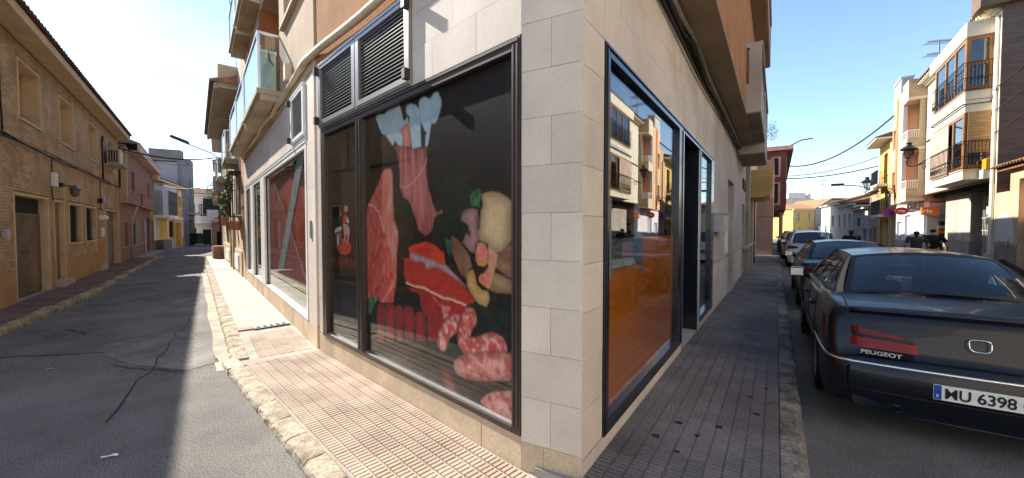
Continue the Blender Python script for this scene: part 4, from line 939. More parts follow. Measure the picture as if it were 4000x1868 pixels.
# window surrounds, blinds, dark openings
def surround(par, a0, a1, z0, z1, sill=True, t=0.06, d=0.012, sg=-1, m=None):
    mb = MB(sg); zz = z0 + (0.045 if sill else 0)
    mb.box(a0, a0 + t, -0.05, d, z0, z1); mb.box(a1 - t, a1, -0.05, d, z0, z1); mb.box(a0 + t, a1 - t, -0.05, d, z1 - 0.05, z1)
    if sill: mb.box(a0 + t, a1 - t, -0.44, d + 0.02, z0, zz)
    mb.box(a0 + t, a0 + t + 0.012, -0.44, -0.001, zz, z1 - 0.05); mb.box(a1 - t - 0.012, a1 - t, -0.44, -0.001, zz, z1 - 0.05); mb.box(a0 + t + 0.012, a1 - t - 0.012, -0.44, -0.001, z1 - 0.062, z1 - 0.05)
    return Q(mb, 'window_surround' if sill else 'door_surround', m or m_surr, par)
for a0, a1, z0, z1 in ops[6:]:
    w = surround(bh, a0, a1, z0, z1)
    Q(MB(-1).box(a0 + 0.06, a1 - 0.06, -0.31, -0.28, z0 + 0.30, z1 - 0.065), 'roller_blind', m_blind, w)
    Q(MB(-1).box(a0 + 0.06, a1 - 0.06, -0.33, -0.315, z0 + 0.05, z0 + 0.36), 'window_pane', m_dark, w)
for a0, a1, z0, z1 in ops[2:4]:
    w = surround(bh, a0, a1, z0, z1, d=0.02)
    Q(MB(-1).box(a0 + 0.06, a1 - 0.06, -0.16, -0.14, z0 + 0.045, z1 - 0.05), 'window_pane', m_dark, w)
    mb = MB(-1)
    for k in range(9): a = a0 + 0.1 + (a1 - a0 - 0.2) * k / 8; mb.box(a - 0.006, a + 0.006, -0.10, -0.09, z0 + 0.05, z1 - 0.06)
    Q(mb, 'window_bars', m_blackp, w)
w = surround(bh, 0.72, 3.06, 0, 2.40, False); mb = MB(-1)
for k in range(48): a = 0.79 + k * 0.0463; mb.xsec([(-0.15, 0.09), (-0.15, 1.93), (-0.135, 1.93), (-0.135, 0.09)], a, a + 0.024)
mb.box(0.80, 2.985, -0.16, -0.15, 0.08, 1.94); mb.box(0.80, 2.985, -0.155, -0.13, 1.94, 1.97); Q(mb, 'garage_door', m_metal, w)
Q(MB(-1).box(0.80, 2.985, -0.17, -0.155, 1.96, 2.33), 'transom_vent', m_dark, w)
Q(MB(-1).box(1.7, 2.1, -0.133, -0.115, 1.06, 1.09), 'latch', m_blackp, w)
w = surround(bh, 3.48, 4.50, 0, 2.39, False); Q(MB(-1).box(3.56, 4.42, -0.13, -0.10, 0.15, 2.33), 'front_door', m_wood, w)
Q(MB(-1).box(3.46, 4.60, -0.3, 0.16, 0.05, 0.195), 'door_step', m_castD, w)
w = surround(bh, 10.40, 13.2, 0, 2.39, False); mb = MB(-1)
for k in range(24): z = 0.05 + k * 0.096; mb.xsec([(-0.18, z), (-0.16, z + 0.02), (-0.16, z + 0.075), (-0.18, z + 0.092)], 10.48, 13.12)
mb.box(10.48, 13.12, -0.20, -0.18, 0.03, 2.34); Q(mb, 'roller_shutter', m_green, w)
Q(MB(-1).box(8.85, 10.0, 0.019, 0.10, 0.02, 0.20), 'door_step', m_castD, bh)
# eave: soffit, gutter board, tiles one by one along the edge
mb = MB(-1); mb.slab([(-6.2, -0.3), (13.75, -0.3), (13.75, 0.40), (-6.2, 0.40)], 5.76, 5.80); mb.box(-6.2, 13.75, 0.36, 0.42, 5.72, 5.90)
Q(mb, 'eave_soffit', m_surr, bh)
def tile_roof(par, a0, a1, d_eave, z_eave, depth, pitch, m, sg, tl=0.45, tw=0.21, indiv=True, over=0.04):
    """clay barrel tiles: the eave course one tile each, the slope above as a ribbed sheet"""
    tn = math.tan(R_(pitch)); n = int((a1 - a0) / tw); mb = MB(sg); k = 6
    for i in range(n):
        a = a0 + (i + 0.5) * tw
        for j in range(k):
            t0, t1 = math.pi * j / k, math.pi * (j + 1) / k
            p = [(a - math.cos(t) * tw * 0.42, math.sin(t) * tw * 0.36) for t in (t0, t1)]
            mb.face([(p[0][0], d_eave - 0.02, z_eave + p[0][1]), (p[1][0], d_eave - 0.02, z_eave + p[1][1]), (p[1][0], d_eave - depth, z_eave + depth * tn + p[1][1]), (p[0][0], d_eave - depth, z_eave + depth * tn + p[0][1])])
    mb.face([(a0, d_eave - 0.02, z_eave), (a1, d_eave - 0.02, z_eave), (a1, d_eave - depth, z_eave + depth * tn), (a0, d_eave - depth, z_eave + depth * tn)])
    mb.face([(a0, d_eave - depth, z_eave + depth * tn), (a1, d_eave - depth, z_eave + depth * tn), (a1, d_eave - 2 * depth, z_eave), (a0, d_eave - 2 * depth, z_eave)])
    for a in (a0, a1): mb.face([(a, d_eave - 0.02, z_eave), (a, d_eave - depth, z_eave + depth * tn), (a, d_eave - 2 * depth, z_eave)])
    roof = Q(mb, 'roof', m, par)
    if not indiv: return roof
    t = MB(sg); R = tw * 0.47
    for j in range(k):
        t0, t1 = math.pi * j / k, math.pi * (j + 1) / k
        for (ra, rb) in ((R, R * 0.84),):
            q = [(-math.cos(x) * R, math.sin(x) * R * 0.9) for x in (t0, t1)]; q2 = [(-math.cos(x) * R * 0.84, math.sin(x) * R * 0.72) for x in (t0, t1)]
            t.face([(q[0][0], over, q[0][1]), (q[1][0], over, q[1][1]), (q[1][0], -tl, q[1][1] + tl * tn), (q[0][0], -tl, q[0][1] + tl * tn)])
            t.face([(q2[0][0], over, q2[0][1]), (q2[1][0], over, q2[1][1]), (q2[1][0], -tl, q2[1][1] + tl * tn), (q2[0][0], -tl, q2[0][1] + tl * tn)])
            t.face([(q[0][0], over, q[0][1]), (q[1][0], over, q[1][1]), (q2[1][0], over, q2[1][1]), (q2[0][0], over, q2[0][1])])
    me = t.mesh('roof_tile', m)
    for i in range(n): o = piece('roof_tile', me, roof, (a0 + (i + 0.5) * tw, sg * d_eave, z_eave + random.uniform(-0.006, 0.006))); o.rotation_euler.z = random.uniform(-0.03, 0.03)
    return roof
tile_roof(bh, -6.1, 13.8, 0.46, 5.91, 4.0, 20, m_tile, -1)  # unseen stretch past the left end added to carry the road shadow
# things fixed to it
cable_m = m_cable
mb = MB(-1)
for j in range(3):
    mb.tube([(a, 0.05 + 0.02 * j, 3.45 + 0.028 * math.sin(a * (1.1 + j * 0.4) + j) + 0.02 * j) for a in [-5 + x * 0.5 for x in range(0, 38)]], 0.018 - 0.003 * j, 6)
mb.tube([(0.2, 0.03, 3.46), (0.18, 0.02, 4.4), (0.2, 0.02, 5.6)], 0.014, 6); mb.tube([(3.35, 0.03, 3.45), (3.33, 0.02, 2.6), (3.40, 0.02, 2.35)], 0.012, 6); mb.tube([(9.3, 0.03, 3.45), (9.32, 0.02, 2.3)], 0.012, 6)
mb.tube([(9.9, 0.03, 3.5), (9.92, 0.02, 4.9), (9.9, 0.05, 5.2)], 0.03, 6); mb.tube([(13.65, 0.04, 3.5), (13.66, 0.04, 5.0), (13.6, 0.06, 5.35)], 0.03, 6)
one(mb, 'cable_bundle', cable_m, FL.M, 'black cable bundle slung along the front of the tan brick house', 'cable', smooth=True)
for k, a in enumerate((3.4, 9.6)):
    one(MB(-1).box(-0.13, 0.13, 0.012, 0.10, 0, 0.36 - 0.1 * k), 'meter_box', m_white if k == 0 else m_lgrey, FL.at(a, 0, 2.72 - 0.1 * k), ('white meter box above the brown front door of the brick house', 'small grey meter box high beside the far garage of the brick house')[k], 'meter box', bevel=0.008)
wl_ = thing('wall_lantern', 'black wall lantern on a bracket above the front door of the brick house', 'wall lamp', FL.at(4.0, 0, 2.7))
MB(-1).tube([(0, 0.0, 0.05), (0.02, 0.15, 0.10), (0.05, 0.30, 0.08)], 0.018, 6).build('bracket', m_blackp, wl_); MB(-1).lathe((0.05, 0.30, -0.2), [(0.05, 0), (0.09, 0.05), (0.11, 0.2), (0.15, 0.22), (0.02, 0.32)], 8).build('lantern', mat('lamp_smoked', (0.12, 0.1, 0.09), 0.3), wl_); MB(-1).box(-0.25, -0.05, 0.001, 0.14, 0.06, 0.15).build('cap', m_blackp, wl_)
wl2 = one(MB(-1).box(-0.12, 0.12, 0.012, 0.12, 0, 0.18), 'wall_floodlight', m_blackp, FL.at(9.05, 0, 2.55), 'small black floodlight by the cable drop on the brick house', 'wall lamp', bevel=0.02)
one(MB(-1).box(0, 0.24, 0.02, 0.10, 0, 0.36), 'letter_box', m_white, FL.at(9.15, 0, 1.28), 'white letter box on the ochre pilaster left of the green roller shutter', 'letter box', bevel=0.01)
one(MB(-1).tube([(0, 0.08, 0), (0.75, 0.08, 0)], 0.10, 12), 'awning_case', m_white, FL.at(9.0, 0, 2.02), 'white rolled awning case on the ochre pilaster', 'awning', smooth=False)
one(MB(-1).box(0, 0.16, 0.004, 0.08, 0, 0.2), 'socket_box', m_lgrey, FL.at(0.05, 0, 1.42), 'pale grey socket box on the brick at the left picture edge', 'socket box', bevel=0.01)
ac = thing('air_conditioner', 'beige air conditioner on a bracket under the last upper window of the brick house', 'air conditioner', FL.at(10.35, 0, 4.22))
m_acb = mat('beige_enamel', (0.50, 0.40, 0.28), 0.5, 0.06, 4, 0.05)
MB(-1).box(0, 0.85, 0.08, 0.46, 0, 0.6).build('body', m_acb, ac, bevel=0.015)
for k in range(4): MB(-1).box(-0.012, -0.002, 0.13 + k * 0.075, 0.175 + k * 0.075, 0.06, 0.54).build('grille_slot', m_blackp, ac)
MB(-1).box(-0.15, 1.5, 0.02, 0.55, -0.06, -0.02).build('shelf', m_castD, ac); MB(-1).lathe((0.42, 0.475, 0.3), [(0.2, 0), (0.2, 0.001)], 12).build('fan_guard', m_blackp, ac)
# ---------------------------------------------------------------- second house: pinkish brick, upper floor jutting out
m_pb = brickmat('pink_brickwork', (0.33, 0.195, 0.145), (0.25, 0.15, 0.115), (0.36, 0.27, 0.21))
m_pl = mat('sand_plaster', (0.55, 0.38, 0.20), 0.95, 0.08, 1.5, 0.2)
m_stp = mat('mottled_stone', (0.34, 0.245, 0.15), 0.9, scale=6, bump=0.8, bscale=20, col2=(0.19, 0.115, 0.07), speck=0.25)
m_rwood = mat('red_brown_wood', (0.16, 0.055, 0.03), 0.6, 0.15, 3, 0.1)
h2 = thing('pink_brick_house', 'pinkish brick house with a jutting upper floor, white gutter and red brown shutters', 'house', FL.at(13.74, 0, 0))
H2 = lambda: MB(-1, (13.74, 0, 0))
lo = [(15.0, 16.0, 0.70, 1.88), (17.2, 18.5, 0.68, 1.86), (22.8, 25.9, 0.0, 2.30)]
up = [(15.30, 16.46, 3.47, 4.46), (18.75, 19.62, 2.86, 3.60), (22.36, 23.30, 3.48, 4.50)]
Q(H2().holes(13.74, 26.4, -0.5, 2.82, lo, -0.35, 0.0), 'lower_wall', m_pb, h2); Q(H2().holes(14.04, 26.4, 2.82, 5.40, up, -0.30, 0.25), 'upper_wall', m_pb, h2)
Q(H2().box(13.74, 14.035, -0.3, 0.262, 2.80, 5.40), 'plaster_corner', m_pl, h2); Q(H2().box(13.745, 26.3, -4, -0.36, -0.3, 5.3), 'rooms', m_dark, h2)
mb = H2()
for a0, a1 in ((13.75, 22.75), (25.95, 26.4)): mb.box(a0, a1, -0.05, 0.02, -0.5, 0.66)
Q(mb, 'stone_plinth', m_stp, h2)
mb = H2(); mb.box(13.74, 22.8, -0.04, 0.04, 0.661, 0.70); Q(mb, 'plinth_coping', m_castD, h2)
for a0, a1, z0, z1 in lo[:2]:
    Q(H2().box(a0, a1, -0.2, -0.15, z0, z1), 'shutter', m_rwood if a0 < 16 else m_dark, h2)
Q(H2().box(18.5, 20.3, -0.05, 0.03, 0.72, 2.12), 'panel', mat('grey_panel', (0.26, 0.24, 0.21), 0.8), h2)
for a0, a1, z0, z1 in up:
    w = Q(H2().box(a0, a1, 0.12, 0.17, z0, z1), 'shutter', m_rwood, h2); Q(H2().box(a0 - 0.06, a1 + 0.06, 0.2, 0.30, z0 - 0.05, z0 - 0.003), 'sill', m_castD, w)
dr = Q(H2().box(22.82, 25.88, -0.2, -0.14, 0.02, 2.28), 'entrance', m_rwood, h2); Q(H2().box(23.9, 24.7, -0.139, -0.10, 0.05, 2.2), 'door_leaf', m_lgrey, dr)
mb = H2(); mb.box(14.9, 26.6, -0.3, 0.60, 5.405, 5.45); mb.box(14.9, 26.6, 0.55, 0.64, 5.40, 5.78); mb.box(25.2, 26.6, 0.20, 0.55, 5.0, 5.40); Q(mb, 'eave', mat('pinkish_white', (0.60, 0.47, 0.38), 0.8, 0.06), h2)
mb = H2(); mb.prism([(13.78, 5.41), (13.78, 5.55), (14.9, 5.55), (14.9, 5.41)], -2.5, 0.2); Q(mb, 'gable_wall', m_pb, h2)
r2 = MB(-1, (13.74, 0, 0)); tn = math.tan(R_(22))
q = tile_roof(h2, 1.15, 12.9, 0.66, 5.79, 3.4, 22, m_tileR, -1, indiv=False)
one(MB(-1).tube([(0, 0.09, -0.1), (0, 0.09, 2.1), (0.0, 0.33, 2.75)], 0.045, 8), 'drain_pipe', m_lgrey, FL.at(16.6, 0, 0.0), 'pale drain pipe on the front of the pink brick house', 'drain pipe', smooth=True)
one(MB(-1).tube([(0, 0.07, -0.2), (0, 0.07, 2.0), (0.15, 0.07, 2.25)], 0.05, 8), 'drain_pipe', m_white, FL.at(22.6, 0, 0.0), 'white drain pipe beside the red brown entrance of the pink brick house', 'drain pipe', smooth=True)
# ---------------------------------------------------------------- yellow house
q = FL.w(28.9, 0); FH = Fr((q.x, q.y), (-0.55, 1), -1)
m_yel = mat('yellow_render', (0.56, 0.36, 0.085), 0.95, 0.07, 1.2, 0.2); m_bayw = mat('grey_lattice_white', (0.52, 0.53, 0.54), 0.7, 0.06, 3, 0.1); m_gdado = mat('grey_dado', (0.36, 0.33, 0.29), 0.9, 0.08, 1.5, 0.2)
h3 = thing('yellow_house', 'yellow house with white bands and a white latticed corner bay', 'house', FH.at(0, 0, 0))
hy = [(4.25, 4.95, 3.57, 4.65), (5.95, 6.8, 3.57, 4.62), (7.72, 8.55, 3.5, 4.56), (4.25, 5.3, 0.85, 2.10), (6.3, 8.35, -0.2, 2.03)]
Q(MB(-1).holes(0, 9.1, -0.6, 5.25, hy, -0.3, 0), 'wall', m_yel, h3); Q(MB(-1).box(0.02, 9.0, -5, -0.31, -0.5, 5.2), 'rooms', m_dark, h3)
mb = MB(-1); mb.box(-0.02, 9.12, -0.02, 0.06, 2.36, 2.56); mb.box(-0.03, 0.5, -0.03, 0.03, 0.66, 2.34)
for a in (1.0, 3.75, 9.0): mb.box(a - 0.1, a + 0.12, -0.02, 0.025, 0.66, 2.35)
for a0, a1, z0, z1 in hy[:3]: mb.box(a0 - 0.1, a1 + 0.1, -0.02, 0.03, z1 + 0.002, z1 + 0.55); mb.box(a0 - 0.1, a1 + 0.1, -0.02, 0.06, z0 - 0.07, z0 - 0.004)
Q(mb, 'white_trim', m_white, h3); Q(MB(-1).box(-0.02, 6.25, -0.02, 0.05, -0.6, 0.63), 'dado', m_gdado, h3)
for a0, a1, z0, z1 in hy[:3]: Q(MB(-1).box(a0, a1, -0.2, -0.15, z0, z1), 'window', m_lgrey, h3)
Q(MB(-1).box(6.32, 8.33, -0.25, -0.2, -0.15, 2.0), 'garage_door', mat('ochre_door', (0.36, 0.2, 0.05), 0.6), h3)
mb = MB(-1)
for k in range(8): a = 4.3 + k * 0.135; mb.box(a, a + 0.025, 0.02, 0.04, 0.8, 2.2)
mb.box(4.28, 5.28, 0.015, 0.045, 0.78, 0.82); mb.box(4.28, 5.28, 0.015, 0.045, 2.16, 2.2); g = Q(mb, 'window_grille', m_blackp, h3)
by = Q(MB(-1).slab([(0.05, 0.02), (0.05, 0.55), (0.5, 0.75), (3.2, 0.75), (3.65, 0.5), (3.65, 0.02)], 2.6, 4.9), 'corner_bay', m_bayw, h3)
Q(MB(-1).slab([(0, 0), (0, 0.6), (0.45, 0.85), (3.25, 0.85), (3.75, 0.55), (3.75, 0)], 2.40, 2.598), 'bay_slab', m_white, by); Q(MB(-1).slab([(0, 0), (0, 0.6), (0.45, 0.82), (3.25, 0.82), (3.72, 0.55), (3.72, 0)], 4.9, 5.05), 'bay_cornice', m_pl, by)
mb = MB(-1)
for k in range(15): a = 0.55 + k * 0.19; mb.box(a, a + 0.03, 0.78, 0.81, 2.62, 4.5)
for k in range(4): d = 0.1 + k * 0.13; mb.box(-0.02, 0.01, d, d + 0.03, 2.62, 4.5)
for z in (2.64, 3.6, 4.5): mb.box(0.5, 3.2, 0.775, 0.815, z, z + 0.03)
Q(mb, 'bay_lattice', mat('lattice_grey', (0.12, 0.12, 0.13), 0.5), by)
mb = MB(-1); mb.box(-0.1, 9.3, -0.3, 0.45, 5.26, 5.42); Q(mb, 'eave', mat('pinkish_white', (0.6, 0.47, 0.38)), h3); tile_roof(h3, -0.1, 9.3, 0.5, 5.43, 3.0, 20, m_tileR, -1, indiv=False)
Q(MB(-1).tube([(5.6, 0.06, 0.0), (5.6, 0.06, 5.2)], 0.05, 6), 'drain_pipe', m_pl, h3)
Q(MB(-1).box(0.2, 2.7, 0.05, 0.5, -0.6, 0.62), 'planter_wall', mat('dark_dado', (0.17, 0.15, 0.12), 0.9), h3)
mb = MB(-1); mb.box(-2.9, -0.02, -0.5, -0.1, -0.6, 2.3); one(mb, 'side_wall', m_pb, FH.M, 'short brick wall between the pink brick house and the yellow house', 'wall')
# ---------------------------------------------------------------- grey modern block behind
m_gb = mat('grey_block_render', (0.36, 0.33, 0.34), 0.9, 0.06, 0.6, 0.1); m_gs = mat('slate_block', (0.20, 0.185, 0.18), 0.85, 0.1, 1, 0.2)
gb = thing('grey_block', 'grey modern apartment block with roof railing and a dark stair tower behind the yellow house', 'building', FH.at(9.15, 0, 0))
G = lambda: MB(-1, (9.15, 0, 0))
gh = [(11.5, 13.3, -0.4, 2.4), (9.8, 11.0, -0.4, 2.2), (12.0, 12.7, 3.2, 4.6), (12.4, 13.0, 5.0, 6.5)]
Q(G().holes(9.15, 14.5, -0.6, 8.0, gh, -0.3, 0), 'street_wall', m_gs, gb); Q(G().box(9.16, 14.45, -9, -0.31, -0.5, 7.9), 'rooms', m_gb, gb)
for a0, a1, z0, z1 in gh: Q(G().box(a0, a1, -0.2, -0.15, z0, z1), 'door' if z0 < 0 else 'window', m_lgrey if z0 > 0 else m_green, gb)
Q(G().box(9.16, 10.3, -2.4, -0.02, 8.0, 9.1), 'stair_tower', m_gs, gb); Q(G().box(12.6, 14.5, -3.2, -0.02, 8.0, 8.75), 'stair_tower', m_gs, gb)
Q(G().box(9.2, 14.4, -9.2, -5.2, 7.9, 9.6), 'penthouse', m_gb, gb); Q(G().box(9.3, 12, -13.5, -9.21, -0.5, 10.2), 'rear_wing', m_gb, gb); Q(G().box(9.4, 10.4, -9.6, -8.8, 10.21, 11.0), 'chimney', m_bright, gb)
bl = Q(G().box(11.9, 13.4, 0.0, 0.8, 3.0, 3.15), 'balcony', m_castD, gb); mb = G()
for k in range(11): mb.box(11.92 + k * 0.146, 11.94 + k * 0.146, 0.76, 0.78, 3.15, 4.0)
mb.box(11.9, 13.4, 0.755, 0.785, 4.0, 4.04); Q(mb, 'balcony_rail', m_bright, bl)
mb = G()
for k in range(34): d = -5.1 + k * 0.08; mb.box(9.22, 9.245, d, d + 0.02, 7.9, 9.0)
mb.box(9.215, 9.25, -5.15, -2.42, 8.72, 8.76); Q(mb, 'roof_rail', m_bright, gb)
# ---------------------------------------------------------------- houses closing the bend
def simple_house(name, label, fr, a0, a1, dep, zt, m, wins, roof=None, pitch=18, wm=None, frame=m_white, z0=-1.2, cat='house', group=None, over=0.3, kind='window'):
    t = thing(name, label, cat, fr.at(a0, 0, 0), group); N = lambda: MB(fr.sg, (a0, 0, 0))
    Q(N().holes(a0, a1, z0, zt, [w[:4] for w in wins], -0.25, 0), 'wall', m, t); Q(N().box(a0 + 0.01, a1 - 0.01, -dep, -0.26, z0, zt - 0.02), 'side_walls', m, t)
    for w in wins:
        b = Q(N().box(w[0], w[1], -0.2, -0.14, w[2], w[3]), w[4] if len(w) > 4 else kind, wm or m_dark, t)
        if w[3] - w[2] < 1.9: Q(N().box(w[0] - 0.06, w[1] + 0.06, -0.05, 0.06, w[2] - 0.08, w[2] - 0.003), 'sill', frame, b)
    if roof:
        Q(N().box(a0 - 0.05, a1 + 0.05, -0.2, over, zt, zt + 0.1), 'eave', frame, t); tile_roof(t, -0.05, a1 - a0 + 0.05, over + 0.04, zt + 0.11, dep / 2 + over, pitch, roof, fr.sg, indiv=False)
    return t
FE = Fr((-34.2, 45.5), (1.0, 0.32), -1)                        # wall facing down the street at the far end
t = simple_house('white_house', 'pale far house with a white balcony rail at the end of the narrow street', FE, -3.0, 1.6, 6, 5.3, mat('warm_white', (0.62, 0.56, 0.50), 0.9, 0.06), [(-2.6, -1.6, 0.2, 1.6), (-1.0, -0.2, -0.4, 1.4), (-2.3, -1.7, 2.9, 4.3), (-1.2, -0.6, 2.9, 4.3)], m_tileR, 14)
mb = MB(-1, (-3.0, 0, 0))
for k in range(9): mb.box(-2.9 + k * 0.42, -2.86 + k * 0.42, 0.5, 0.55, 2.3, 4.2)
b = Q(MB(-1, (-3.0, 0, 0)).box(-2.95, 0.6, 0, 0.6, 2.1, 2.28), 'balcony', m_white, t); Q(mb, 'balcony_bars', m_bright, b)
t = simple_house('grey_house', 'tall grey rendered far house with a flat roof beyond the white balcony house', Fr((-31.5, 47.5), (1.0, 0.1), -1), -2.5, 7.0, 8, 7.1, mat('far_grey', (0.40, 0.35, 0.32), 0.9, 0.06), [(-1.8, -0.9, 5.2, 6.4), (2.5, 3.5, -0.5, 1.5)], None)
t = simple_house('tan_garage', 'low tan far garage with a small tiled canopy at the end of the narrow street', Fr((-30.4, 42.6), (1.0, 0.15), -1), -1.6, 4.0, 3, 2.2, mat('tan_far', (0.40, 0.28, 0.18), 0.9, 0.08), [(-1.2, -0.7, -0.4, 1.2), (-0.3, 0.1, -0.4, 1.2)], m_tileR, 15)
m_bin = mat('green_bin', (0.02, 0.06, 0.04), 0.5)
bn = thing('waste_container', 'dark green waste container at the far end of the narrow street', 'bin', Matrix.Translation((-33.6, 42.2, gz(42.2))))
MB(1).box(-0.6, 0.6, -0.4, 0.4, 0.15, 1.15).build('body', m_bin, bn, bevel=0.05); MB(1).box(-0.63, 0.63, -0.43, 0.43, 1.16, 1.28).build('lid', m_bin, bn, bevel=0.05)
# ---------------------------------------------------------------- neighbours on the sunlit side of the narrow street
m_salm = mat('salmon_render', (0.52, 0.25, 0.14), 0.95, 0.08, 1.5, 0.3); m_cream = mat('cream_render', (0.58, 0.45, 0.31), 0.95, 0.08, 1.2, 0.25); m_pinkr = mat('pink_brown_stone', (0.40, 0.22, 0.17), 0.9, 0.2, 4, 0.4)
m_vent = mat('white_vent', (0.72, 0.72, 0.72), 0.5, 0.05, 6, 0.05); m_leaf = mat('leaf_green', (0.085, 0.14, 0.03), 0.7, 0.3, 20, 0, rand=0.2); m_leafd = mat('leaf_shade', (0.03, 0.065, 0.02), 0.7, 0.3, 20, 0)
m_flor = mat('orange_blossom', (0.62, 0.21, 0.06), 0.7, 0.2, 30, 0); m_flow = mat('white_blossom', (0.72, 0.72, 0.68), 0.7, 0.1, 30, 0); m_pot = mat('terracotta_pot', (0.40, 0.19, 0.10), 0.9, 0.15, 8, 0.2)
hf = thing('flower_house', 'cream two storey house with black window cages and flowers next to the corner shop', 'house', FA.at(9.66, 0, 0))
F = lambda: MB(1, (9.66, 0, 0))
Q(F().holes(9.66, 20.8, -0.5, 6.3, [(10.6, 11.7, 2.1, 3.4), (17.9, 19.4, 1.75, 3.3), (13.2, 14.3, -0.1, 2.2), (12.0, 13.0, 4.1, 6.1), (17.2, 18.2, 4.1, 6.1)], -0.3, 0), 'wall', m_cream, hf)
Q(F().box(9.67, 20.7, -7, -0.31, -0.4, 6.2), 'rooms', m_dark, hf)
Q(F().box(9.66, 10.3, -0.02, 0.008, 0.9, 3.78), 'salmon_strip', m_salm, hf)
for a0, a1 in ((10.31, 13.15), (14.35, 20.78)): Q(F().box(a0, a1, -0.02, 0.04, -0.5, 0.85), 'dado', m_cream, hf)
for a in (13.55, 14.9): Q(F().box(a - 0.16, a + 0.16, 0.041, 0.09, -0.5, 3.7), 'pilaster', mat('tan_pilaster', (0.46, 0.33, 0.18), 0.9), hf)
Q(F().box(13.2, 14.3, -0.25, -0.2, -0.1, 2.2), 'door', m_wood, hf)
def vent(par, a0, a1, z0, z1, d):
    v = Q(F().box(a0, a1, d, d + 0.012, z0, z1), 'cellar_vent', m_vent, par); n = 8
    for k in range(n): Q(F().xsec([(d + 0.013, z0 + (k + 0.35) * (z1 - z0) / n), (d + 0.04, z0 + (k + 0.1) * (z1 - z0) / n), (d + 0.013, z0 + (k + 0.9) * (z1 - z0) / n)], a0 + 0.03, a1 - 0.03), 'slat', m_vent, v)
vent(hf, 11.2, 12.9, 0.16, 0.68, 0.041); vent(hf, 15.8, 18.2, 0.16, 0.66, 0.041)
def cage(fr, a0, a1, z0, z1, dd, label):
    t = thing('window_cage', label, 'window grille', fr.at(a0, 0, z0)); mb = MB(fr.sg); w, h = a1 - a0, z1 - z0
    n = int(w / 0.11)
    for k in range(n + 1): mb.box(w * k / n - 0.008, w * k / n + 0.008, dd - 0.016, dd, 0.02, h)
    for k in range(3): 
        d = dd * (k + 0.5) / 3; mb.box(-0.008, 0.008, d - 0.008, d + 0.008, 0.02, h); mb.box(w - 0.008, w + 0.008, d - 0.008, d + 0.008, 0.02, h)
    Q(mb, 'bars', m_blackp, t, kind=None); mb = MB(fr.sg)
    for z in (0, h * 0.33, h * 0.66, h): mb.box(-0.02, w + 0.02, 0.0, dd + 0.01, z, z + 0.02) if z in (0, h) else mb.box(-0.015, w + 0.015, dd - 0.02, dd + 0.004, z, z + 0.03)
    Q(mb, 'frame', m_blackp, t); return t
cage(FA, 10.45, 11.85, 2.0, 3.5, 0.30, 'black iron window cage with flowers hanging from it, nearest the corner shop')
cage(FA, 17.8, 19.6, 1.72, 3.3, 0.30, 'black iron window cage below the air conditioner on the cream house')
def leaves(mb, c, sx, sy, sz, n, size, r):
    for _ in range(n):
        while True:
            p = [r.uniform(-1, 1) for _ in range(3)]
            if sum(x * x for x in p) <= 1: break
        q = Vector((c[0] + p[0] * sx, c[1] + p[1] * sy, c[2] + p[2] * sz)); u = Vector([r.gauss(0, 1) for _ in range(3)]).normalized(); v = u.cross(Vector([r.gauss(0, 1) for _ in range(3)])).normalized(); s = size * r.uniform(0.6, 1.3)
        b = len(mb.v)
        for k in ((-1, 0), (0, -0.5), (1, 0), (0, 0.5)):
            t = q + u * k[0] * s + v * k[1] * s; mb.v.append(mb.p(*t))
        mb.f.append([b, b + 1, b + 2, b + 3])
def plant(fr, a, d, z, w, h, label, blossoms, seed, pot=True, name='hanging_plant', dd=0.15, green=None):
    r = random.Random(seed); t = thing(name, label, 'plant', fr.at(a, d, z)); mb = MB(fr.sg)
    leaves(mb, (0, 0, h * 0.5), w / 2, dd, h * 0.5, 260, 0.055, r); Q(mb, 'foliage', green or m_leaf, t, kind='stuff'); mb = MB(fr.sg); leaves(mb, (0, 0.0, h * 0.4), w / 2.2, dd * 0.7, h * 0.42, 120, 0.05, r); Q(mb, 'shaded_foliage', m_leafd, t, kind='stuff')  # inner leaves darkened in colour to stand for shade
    for m, nm in blossoms: mb = MB(fr.sg); leaves(mb, (0, 0.02, h * (0.75 if m is m_flor else 0.25)), w / 2.1, dd, h * 0.25, 60, 0.04, r); Q(mb, nm, m, t, kind='stuff')
    mb = MB(fr.sg).tube([(0, 0, -0.1), (0.02, 0, h * 0.7)], 0.012, 5); Q(mb, 'stem', m_pot, t)
    if pot: Q(MB(fr.sg).lathe((0, 0, -0.28), [(0.0, 0), (0.09, 0), (0.13, 0.26), (0.14, 0.28), (0.12, 0.28)], 12), 'pot', m_pot, t)
plant(FA, 11.2, 0.46, 1.98, 1.1, 0.95, 'orange and white flowers trailing from the nearest black window cage', [(m_flor, 'blossom'), (m_flow, 'blossom')], 4)
plant(FA, 12.9, 0.2, 2.5, 0.5, 1.3, 'green climber beside the flowered window cage', [], 8, False, 'climbing_plant')
for a, lab in ((10.25, 'terracotta pot on the wall at the edge of the shop front'), (12.6, 'terracotta pot hanging under the orange flowers')):
    p = thing('flower_pot', lab, 'flower pot', FA.at(a, 0.16, 1.55)); Q(MB(1).lathe((0, 0, 0), [(0.0, 0), (0.09, 0), (0.13, 0.26), (0.14, 0.3), (0.12, 0.3), (0.1, 0.24), (0, 0.24)], 12), 'pot', m_pot, p)
plant(FA, 31.0, 0.3, 3.2, 1.6, 2.6, 'bright green creeper spilling from the far house corner over the narrow street', [], 12, False, 'creeper', 0.4)
gb2 = glass_balcony(FA, 11.5, 13.25, 0.40, 3.88, hf)
b5 = glass_balcony(FA, 17.2, 19.8, 0.42, 3.72, hf)
